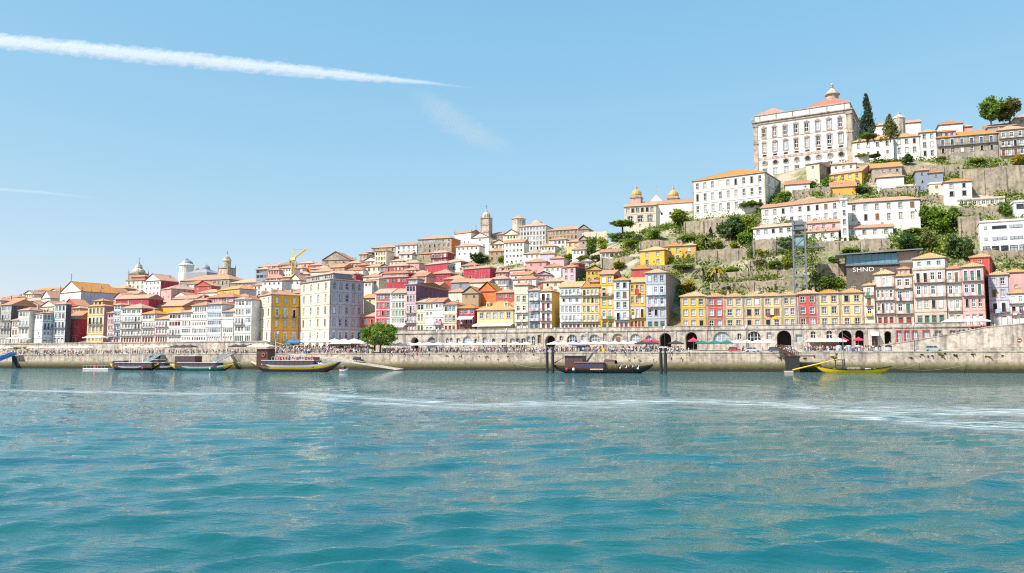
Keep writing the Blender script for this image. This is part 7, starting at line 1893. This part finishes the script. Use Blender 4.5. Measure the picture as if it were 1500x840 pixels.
# the rest of the throng, too many to count
vs, fs, ms = [], [], []; off = 0; cm = [SKIN[0], CM['white'], CM['denim'], HAIR[0], CM['black'], CM['red'], CM['navy'], CM['light blue'], CM['beige'], CM['grey'], CM['pink']]
for k in range(1500):
    z = rr.choices([(20, 370), (395, 548), (560, 800), (800, 1000), (1180, 1290)], [24, 44, 34, 22, 6])[0]
    px = rr.uniform(*z); d_ = rr.uniform(3.4, 18 if px < 1100 else 12); q = at(px, d_); kind = rr.choice(['stand', 'walk', 'phone']); me = person_mesh(kind, 'white', 'denim', rr.random() < .4, 1)
    n = len(me.vertices); co = np.empty(n * 3); me.vertices.foreach_get('co', co); co = co.reshape(-1, 3); a = rr.uniform(0, 6.28); ca, sa = math.cos(a), math.sin(a)
    co = np.stack([co[:, 0] * ca - co[:, 1] * sa + q[0], co[:, 0] * sa + co[:, 1] * ca + q[1], co[:, 2] * rr.uniform(.9, 1.06) + deckz(px, d_)], 1); vs.append(co)
    tc_, bc_ = rr.choice([1, 1, 1, 4, 5, 6, 7, 8, 9, 10, 6]), rr.choice([2, 2, 4, 8, 9, 1])
    for p in me.polygons: fs.append(tuple(i + off for i in p.vertices)); mi = p.material_index; ms.append(tc_ if mi == 1 else bc_ if mi == 2 else mi)
    off += n
me = bpy.data.meshes.new('crowd'); me.from_pydata(np.concatenate(vs).tolist(), [], fs)
for mt in cm: me.materials.append(mt)
me.polygons.foreach_set('material_index', ms); me.polygons.foreach_set('use_smooth', [True] * len(fs)); me.update()
o = link(bpy.data.objects.new('crowd', me)); tag(o, 'dense crowd of visitors filling the quay and square', 'crowd', kind='stuff')

# ------------------------------------------------------------------ parasols, awnings, tables
CANV = {'white': flat('canvas_white', (.80, .78, .74), .8), 'cream': flat('canvas_cream', (.74, .66, .52), .8), 'green': flat('canvas_green', (.02, .16, .13), .8), 'black': flat('canvas_black', (.04, .04, .045), .8), 'red': flat('canvas_red', (.62, .04, .10), .8), 'blue': flat('canvas_blue', (.05, .16, .45), .8)}
def parasol_proto(col, w):
    r = bpy.data.objects.new('parasol', None); link(r)
    m = MB(); c = CANV[col]; h = 2.6; t = 3.5
    A = [(-w, -w, h), (w, -w, h), (w, w, h), (-w, w, h)]
    for k in range(4):
        a, b = Vector(A[k]), Vector(A[(k + 1) % 4]); mid = (a + b) / 2; mid.z += .05; ap = Vector((0, 0, t))
        m.poly([a, mid, ap], c); m.poly([mid, b, ap], c)
        lo = Vector((0, 0, -.28)); m.poly([a + lo, mid + lo, mid, a], c); m.poly([mid + lo, b + lo, b, mid], c)
    m.lathe([(.12, t - .05), (.12, t + .15)], c, 6); o = m.obj('canopy', r)
    m = MB(); m.lathe([(.05, .08), (.05, t)], FRAME['w'], 6); m.lathe([(.45, 0), (.45, .08)], IRON, 8); m.obj('pole', r); return r
protos = {}
def parasol(px, d_, col, label, group, w=2.0, z=6.0, hscale=1.0):
    q = at(px, d_); k = (col, w)
    if k not in protos: r = protos[k] = parasol_proto(col, w)
    else: r = copy_tree(protos[k])
    r.location = (q[0], q[1], z if z != 6.0 else deckz(px, d_)); r.rotation_euler = (0, 0, -TH + rr.uniform(-.06, .06)); r.scale = (1, 1, hscale); tag(r, label, 'parasol', group)
def parasols(pxs, d_, col, label, group, w=2.0, **kw):
    for k, px in enumerate(pxs): parasol(px + rr.uniform(-.8, .8), d_ + rr.uniform(-.7, .7), col, label, group, w, **kw)
parasols([448, 462, 476, 490, 504, 518], 15, 'white', 'large white parasol on the square below the corner block', 'white parasols in the square', 2.6, hscale=1.2)
parasols([496, 511, 526, 541], 10.5, 'white', 'large white parasol on the square beside the round tree', 'white parasols in the square', 2.6, hscale=1.2)
parasols([572, 586, 600, 614, 628, 642], 13, 'white', 'white parasol in the row between the round tree and the arcade', 'white parasols along the arcade', 2.3, hscale=1.05)
parasols([660, 674, 688, 702, 716], 14.5, 'white', 'white parasol in front of the small arched windows', 'white parasols along the arcade', 2.2)
parasols([724, 740, 756, 772], 14, 'cream', 'cream parasol before the row of square arcade windows', 'cream parasols along the arcade', 2.2)
parasols([812, 826, 840], 14, 'white', 'white parasol beside the dark open archway', 'white parasols along the arcade', 2.2)
parasols([858, 872, 886, 900, 914, 928], 14, 'white', 'white parasol before the half-round arcade windows', 'white parasols along the arcade', 2.3)
parasols([940, 955, 990], 13, 'black', 'black parasol of the café beside the open arch', 'black parasols', 2.2)
parasols([946, 958], 15.5, 'red', 'red parasol above the black ones', 'red parasols', 1.6, hscale=1.2)
parasols([1029, 1047, 1064], 13, 'green', 'dark green parasol before the large fan-shaped window', 'green parasols', 2.1)
parasols([1016], 15, 'red', 'red parasol in front of the tall open arch', 'red parasols', 1.6, hscale=1.25)
parasols([1236, 1259], 15.5, 'red', 'red parasol in an archway by the ramp', 'red parasols', 1.6, z=7.2)
parasols([1080, 1095, 1110, 1125], 14.5, 'white', 'white parasol above the parked cars', 'white parasols along the arcade', 2.2)
parasols([1190, 1203, 1216, 1229], 14, 'cream', 'cream parasol between the wall window and the ramp', 'cream parasols along the arcade', 2.2, hscale=1.1)
parasols([428, 436], 13, 'blue', 'blue parasol beside the yellow corner house', 'blue parasols', 1.8, hscale=1.25)
parasols([423], 12, 'green', 'small green parasol beside the blue ones', 'green parasols', 1.5)
parasols([78, 118, 128], 12, 'white', 'white parasol on the west quay among the crowd', 'white parasols on the west quay', 2.3)
parasols([12, 4], 12, 'white', 'white parasol by the blue gangway', 'white parasols on the west quay', 2.2)
parasols([18, 26, 34], 18.5, 'white', 'white parasol on the terrace in front of the western houses', 'white parasols on the terrace', 2.0, z=11.05)
parasols([131, 139, 148], 18.5, 'white', 'white parasol on the terrace before the pale yellow house', 'white parasols on the terrace', 2.2, z=11.05)
parasols([258, 268, 278], 12, 'black', 'black parasol on the quay below the terrace wall', 'black parasols', 2.1)
parasols([346, 356, 366], 13, 'black', 'black parasol near the brown-cabined boat', 'black parasols', 2.1)
parasols([372, 382, 392], 12, 'cream', 'cream parasol behind the wheelhouse of the striped boat', 'cream parasols along the arcade', 2.2)
parasols([1395, 1408, 1421, 1438], 15, 'white', 'white parasol on the terrace below the red-pink house', 'white parasols on the terrace', 2.3, z=12.3, hscale=1.1)
def awning(label, x0, x1, d_, z, col, depth=2.5):
    a, b = s_of(x0, d_), s_of(x1, d_); m = MB(); c = CANV[col]
    m.poly([(a, d_ - depth, z - .9), (b, d_ - depth, z - .9), (b, d_, z), (a, d_, z)], c); m.poly([(a, d_, z - .05), (b, d_, z - .05), (b, d_ - depth, z - .95), (a, d_ - depth, z - .95)], c)
    m.poly([(a, d_ - depth, z - 1.3), (b, d_ - depth, z - 1.3), (b, d_ - depth, z - .9), (a, d_ - depth, z - .9)], c)
    for x in (a, b): m.bar((x, d_ - depth + .1, z - 3.2), (x, d_ - depth + .1, z - .95), .05, IRON)
    o = qmesh(m, 'awning', label, 'awning', group='awnings')
awning('long white awning in front of the low pale yellow house', 696, 753, 24.9, 17.4, 'white', 3.2)
awning('white awning on the crimson house with the brown balcony', 672, 694, 24.8, 20.2, 'white', 2)
awning('white awning at the foot of the cream house by the tree', 575, 594, 24.8, 17.6, 'white', 2)
awning('blue awning on the arcade wall near the round windows', 841, 862, 19.9, 9.8, 'blue', 3)
awning('white awning over the ramp-side café', 1183, 1232, 19.9, 10.4, 'cream', 3.4)
awning('white awning over an arcade door by the ramp', 1276, 1288, 19.9, 12.4, 'white', 1.8)
# café tables
TB = MB(); TB.lathe([(.4, .72), (.4, .76)], FRAME['o'], 10); TB.lathe([(.04, .03), (.04, .72)], IRON, 6); TB.lathe([(.28, 0), (.28, .03)], IRON, 8); tme = TB.mesh('cafe_table')
for k in range(60):
    z = rr.choices([(445, 540), (565, 720), (725, 780), (810, 935), (940, 1065), (1186, 1230)], [3, 3, 1, 3, 3, 1])[0]; q = at(rr.uniform(*z), 14 + 2 * math.sin(k * 2.4))
    o = place(tme, 'cafe_table', None, (q[0], q[1], deckz(520 if z[0] == 445 else 600, 14 + 2 * math.sin(k * 2.4)))); tag(o, 'small round café table under the quay parasols', 'table', 'café tables on the quay')
# ------------------------------------------------------------------ cars, bins, lamps, signs
def car(label, px, d_, z, body, dark_roof=False, L=4.4, h=1.48, estate=True, rz=0.0, tilt=0.0):
    q = at(px, d_); z = z if z != 6 else deckz(px, d_); r = empty('parked_car', (q[0], q[1], z), -TH + rz, label, 'car'); r.rotation_euler[1] = tilt
    P = paint(body[0], body[1], .3); W = .86; m = MB()
    lower = [(-L / 2, .38), (-L / 2 + .05, .82), (-L / 2 + .5, .92), (L / 2 - 1.25, .90), (L / 2 - .15, .72), (L / 2, .45), (L / 2 - .1, .28), (-L / 2 + .1, .28)]
    for s in (-1, 1): pts = [(x, s * W, zz) for x, zz in lower]; m.poly(pts[::-1] if s < 0 else pts, P)
    for (a, b) in zip(lower, lower[1:] + lower[:1]): m.poly([(a[0], -W, a[1]), (a[0], W, a[1]), (b[0], W, b[1]), (b[0], -W, b[1])], P)
    m.obj('body', r)
    up = [(-L / 2 + .25, .90), (-L / 2 + (.45 if estate else .9), h - .06), (-L / 2 + 1.0, h), (.55, h - .02), (L / 2 - 1.3, .90)]; m = MB(); Wt = .68
    for s in (-1, 1):
        pts = [(x, s * (W - .04 if zz < 1 else Wt), zz) for x, zz in up]; m.poly(pts[::-1] if s < 0 else pts, BGL)
    for k, (a, b) in enumerate(zip(up[:-1], up[1:])):
        wa, wb = (W - .04 if a[1] < 1 else Wt), (W - .04 if b[1] < 1 else Wt); m.poly([(a[0], -wa, a[1]), (b[0], -wb, b[1]), (b[0], wb, b[1]), (a[0], wa, a[1])][::-1], P if k in (1, 2) else BGL)
    for x0, z0, x1, z1 in ((up[0][0], .9, up[1][0], up[1][1]), (-.2, .9, -.2, h - .04), (up[4][0], .9, up[3][0], up[3][1]), (up[1][0], h - .08, up[3][0], h - .05)):
        for s in (-1, 1): m.bar((x0, s * (W - .03 if z0 < 1 else Wt), z0), (x1, s * Wt, z1), .05, P, 4)
    m.obj('cabin', r)
    for x in (-L / 2 + .8, L / 2 - .85):
        for s in (-1, 1):
            m = MB(); n = 12; m.lathe([(.1, -.1), (.31, -.1), (.31, .1), (.1, .1)], flat('tyre', (.025, .025, .027), .8), n); w = m.obj('wheel', r, loc=(x, s * (W - .06), .31)); w.rotation_euler = (PI / 2, 0, 0)
            m = MB(); m.lathe([(.19, -.115), (.19, .115)], flat('rim', (.5, .5, .52), .35, .6), 10); m.obj('rim', w)
    for s in (-.6, .6):
        m = MB(); m.box((L / 2 - .14, s - .16, .55), (L / 2 - .02, s + .16, .68), PW); m.obj('headlight', r)
        m = MB(); m.box((-L / 2 - .01, s - .14, .6), (-L / 2 + .06, s + .14, .78), PR); m.obj('tail_light', r)
car('silver estate car parked on the quay under the fan-shaped windows', 1103.5, 5.5, 6, ('silver', (.55, .56, .58)), L=4.7)
car('dark blue estate car parked beside the silver one', 1137, 6, 6, ('dark_blue', (.05, .08, .15)), L=4.7)
car('pale green estate car parked below the ramp wall', 1368, 8, 6, ('pale_green', (.32, .47, .45)), L=4.8, h=1.55)
car('black hatchback parked on the slipway', 525, -1.2, 3.2, ('black_car', (.03, .035, .045)), L=3.9, tilt=math.radians(6))
car('red car behind the café tables near the green parasols', 1076, 9, 6, ('red_car', (.45, .03, .04)), L=4.0)
car('white car in the shade of the big open archway', 1157, 15, 6, ('white_car', (.75, .75, .74)), L=4.2)
def igloo_bin(label, px, d_, dark):
    q = at(px, d_); r = empty('recycling_bin', (q[0], q[1], deckz(px, d_)), 0, label, 'bin', 'round bins by the ramp'); m = MB(); m.lathe([(.85, 0), (.95, .3), (.95, 1.25)], paint('bin_grey', (.45, .48, .52)), 14); m.obj('body', r); m = MB(); m.lathe([(1.0, 1.25), (.95, 1.5), (.6, 1.75), (.1, 1.85)], PK if dark else PX, 14); m.obj('lid', r)
for px, dk, lb in ((1229, 0, 'grey domed bin nearest the cream parasols'.replace('nearest', 'next to')), (1243, 0, 'grey domed bin between two other grey ones'), (1257, 0, 'grey-blue domed bin beside the white table'), (1286, 1, 'black-lidded round bin at the ramp wall'), (1302, 1, 'second black-lidded round bin, further up along the ramp wall')): igloo_bin(lb, px, 8, dk)
def wheelie(label, px, mat):
    q = at(px, 4); r = empty('wheelie_bin', (q[0], q[1], 6), -TH, label, 'bin'); m = MB(); m.poly([(-.35, -.35, .1), (.35, -.35, .1), (.42, -.42, 1.4), (-.42, -.42, 1.4)], mat); m.poly([(.35, -.35, .1), (.35, .35, .1), (.42, .42, 1.4), (.42, -.42, 1.4)], mat); m.poly([(.35, .35, .1), (-.35, .35, .1), (-.42, .42, 1.4), (.42, .42, 1.4)], mat); m.poly([(-.35, .35, .1), (-.35, -.35, .1), (-.42, -.42, 1.4), (-.42, .42, 1.4)], mat); m.obj('body', r)
    m = MB(); m.box((-.46, -.46, 1.4), (.46, .46, 1.55), mat); m.obj('lid', r)
wheelie('blue recycling bin beside the round tree', 539, paint('blue', (.02, .22, .62))); wheelie('yellow recycling bin beside the blue one', 543, PY)
wheelie('yellow bin standing among the crowd behind the black boat', 884, PY)
lamps = [(56, 'by the blue-balconied corner house'), (205, 'behind the masted boat'), (328, 'below the glazed galleries'), (407, 'before the yellow corner house'), (640, 'east of the round tree'), (742, 'before the low pale yellow house'), (813, 'beside the dark open archway'), (974, 'off the bow of the black boat'), (1094, 'behind the silver car'), (1340, 'near the pale green car')]
def lamp_proto():
    r = bpy.data.objects.new('street_lamp', None); link(r); m = MB(); m.lathe([(.2, 0), (.2, .5), (.09, .7), (.06, 7.4)], IRON, 8); m.obj('post', r)
    m = MB(); m.lathe([(.1, 7.4), (.32, 7.6), (.36, 8.2), (.1, 8.5)], FRAME['w'], 8); m.obj('lantern', r); return r
lp = lamp_proto()
for k, (px, lb) in enumerate(lamps):
    r = lp if k == 0 else copy_tree(lp); q = at(px, 5); r.location = (q[0], q[1], deckz(px, 5)); tag(r, 'slim iron street lamp ' + lb, 'street lamp', 'street lamps on the quay')
q = at(1494, 3.8); r = empty('no_entry_sign', (q[0], q[1], 6), -TH, 'red round no-entry sign at the east end of the quay', 'sign'); m = MB(); m.lathe([(.05, 0), (.05, 3.4)], PX, 6); m.obj('post', r)
m = MB(); m.lathe([(.62, -.03), (.62, .03)], PR, 20); o = m.obj('disc', r, loc=(0, -.08, 3.0)); o.rotation_euler = (PI / 2, 0, 0); m = MB(); m.box((-.42, -.16, 2.9), (.42, -.115, 3.1), PW); m.obj('white_bar', r)
# washing and cloths hung from windows
def cloth(label, px, py, d_, w, h_, mat):
    p = hit(px, py, d_); m = MB(); n = 5
    for k in range(n):
        a, b = w * k / n, w * (k + 1) / n; ya, yb = .06 * (k % 2), .06 * ((k + 1) % 2)
        m.poly([(a, ya, -h_), (b, yb, -h_ + .05), (b, yb, 0), (a, ya, 0)], mat)
    m.box((-.05, .0, 0), (w + .05, .05, .04), IRON); o = m.obj('hung_cloth', None, loc=tuple(p), rz=-TH); tag(o, label, 'cloth', 'cloths hung from windows')
cloth('red cloth with pale centre hung from the yellow house', 930, 424, 24.1, 1.3, 1.9, PR); cloth('pink washing on the balcony of the tall yellow house', 881, 425, 23.9, 1.6, 1.0, CM['pink']); cloth('white washing on the balcony of the tall yellow house', 889, 425, 23.9, 1.6, 1.1, PW)
cloth('red and black cloth hung from the pale yellow row house', 1122, 461, 24.8, 1.4, .7, PR); cloth('yellow cloth hung lower on the pale yellow row house', 1131, 464, 24.8, 1.6, .8, PY); cloth('black cloth beside the red one on the row house', 1127, 462, 24.8, 1.4, .6, PK)
cloth('pink bedspread hanging from the weathered white house', 641, 470, 24.2, 1.4, 1.6, CM['pink'])
parasols([190, 202, 215, 228, 241], 12, 'cream', 'cream parasol on the quay under the long iron balconies', 'cream parasols along the arcade', 2.1)
parasols([48, 60, 92, 104], 11.5, 'cream', 'cream parasol on the west quay under the blue-balconied house', 'cream parasols along the arcade', 2.0)
rc = random.Random(9); bal = [o for o in bpy.data.objects if o.name.startswith('balcony') and o.parent and o.parent.location.y < 330 and o.parent.location.z < 20]
bpy.context.view_layer.update()
for k in range(34):
    b_ = rc.choice(bal); L_ = max(v.co.x for v in b_.data.vertices); w = rc.uniform(.7, 1.6); cn = rc.choice(['white', 'white', 'red', 'light blue', 'pink', 'navy', 'yellow', 'beige', 'green'])
    if L_ < w + .3: continue
    p = b_.matrix_world @ Vector((rc.uniform(.1, L_ - w), -.82, 1.08)); m = MB(); n = 5; h_ = rc.uniform(.6, 1.3)
    for q in range(n):
        a, b2 = w * q / n, w * (q + 1) / n; m.poly([(a, -.05 * (q % 2), -h_), (b2, -.05 * ((q + 1) % 2), -h_), (b2, 0, 0), (a, 0, 0)], CM[cn])
    m.box((0, 0, -.02), (w, .1, .02), CM[cn]); o = m.obj('hung_cloth', None, loc=tuple(p), rz=b_.parent.rotation_euler[2] + b_.rotation_euler[2]); tag(o, f'{cn} washing hung over a balcony rail of the waterfront houses', 'cloth', 'washing on the balconies')
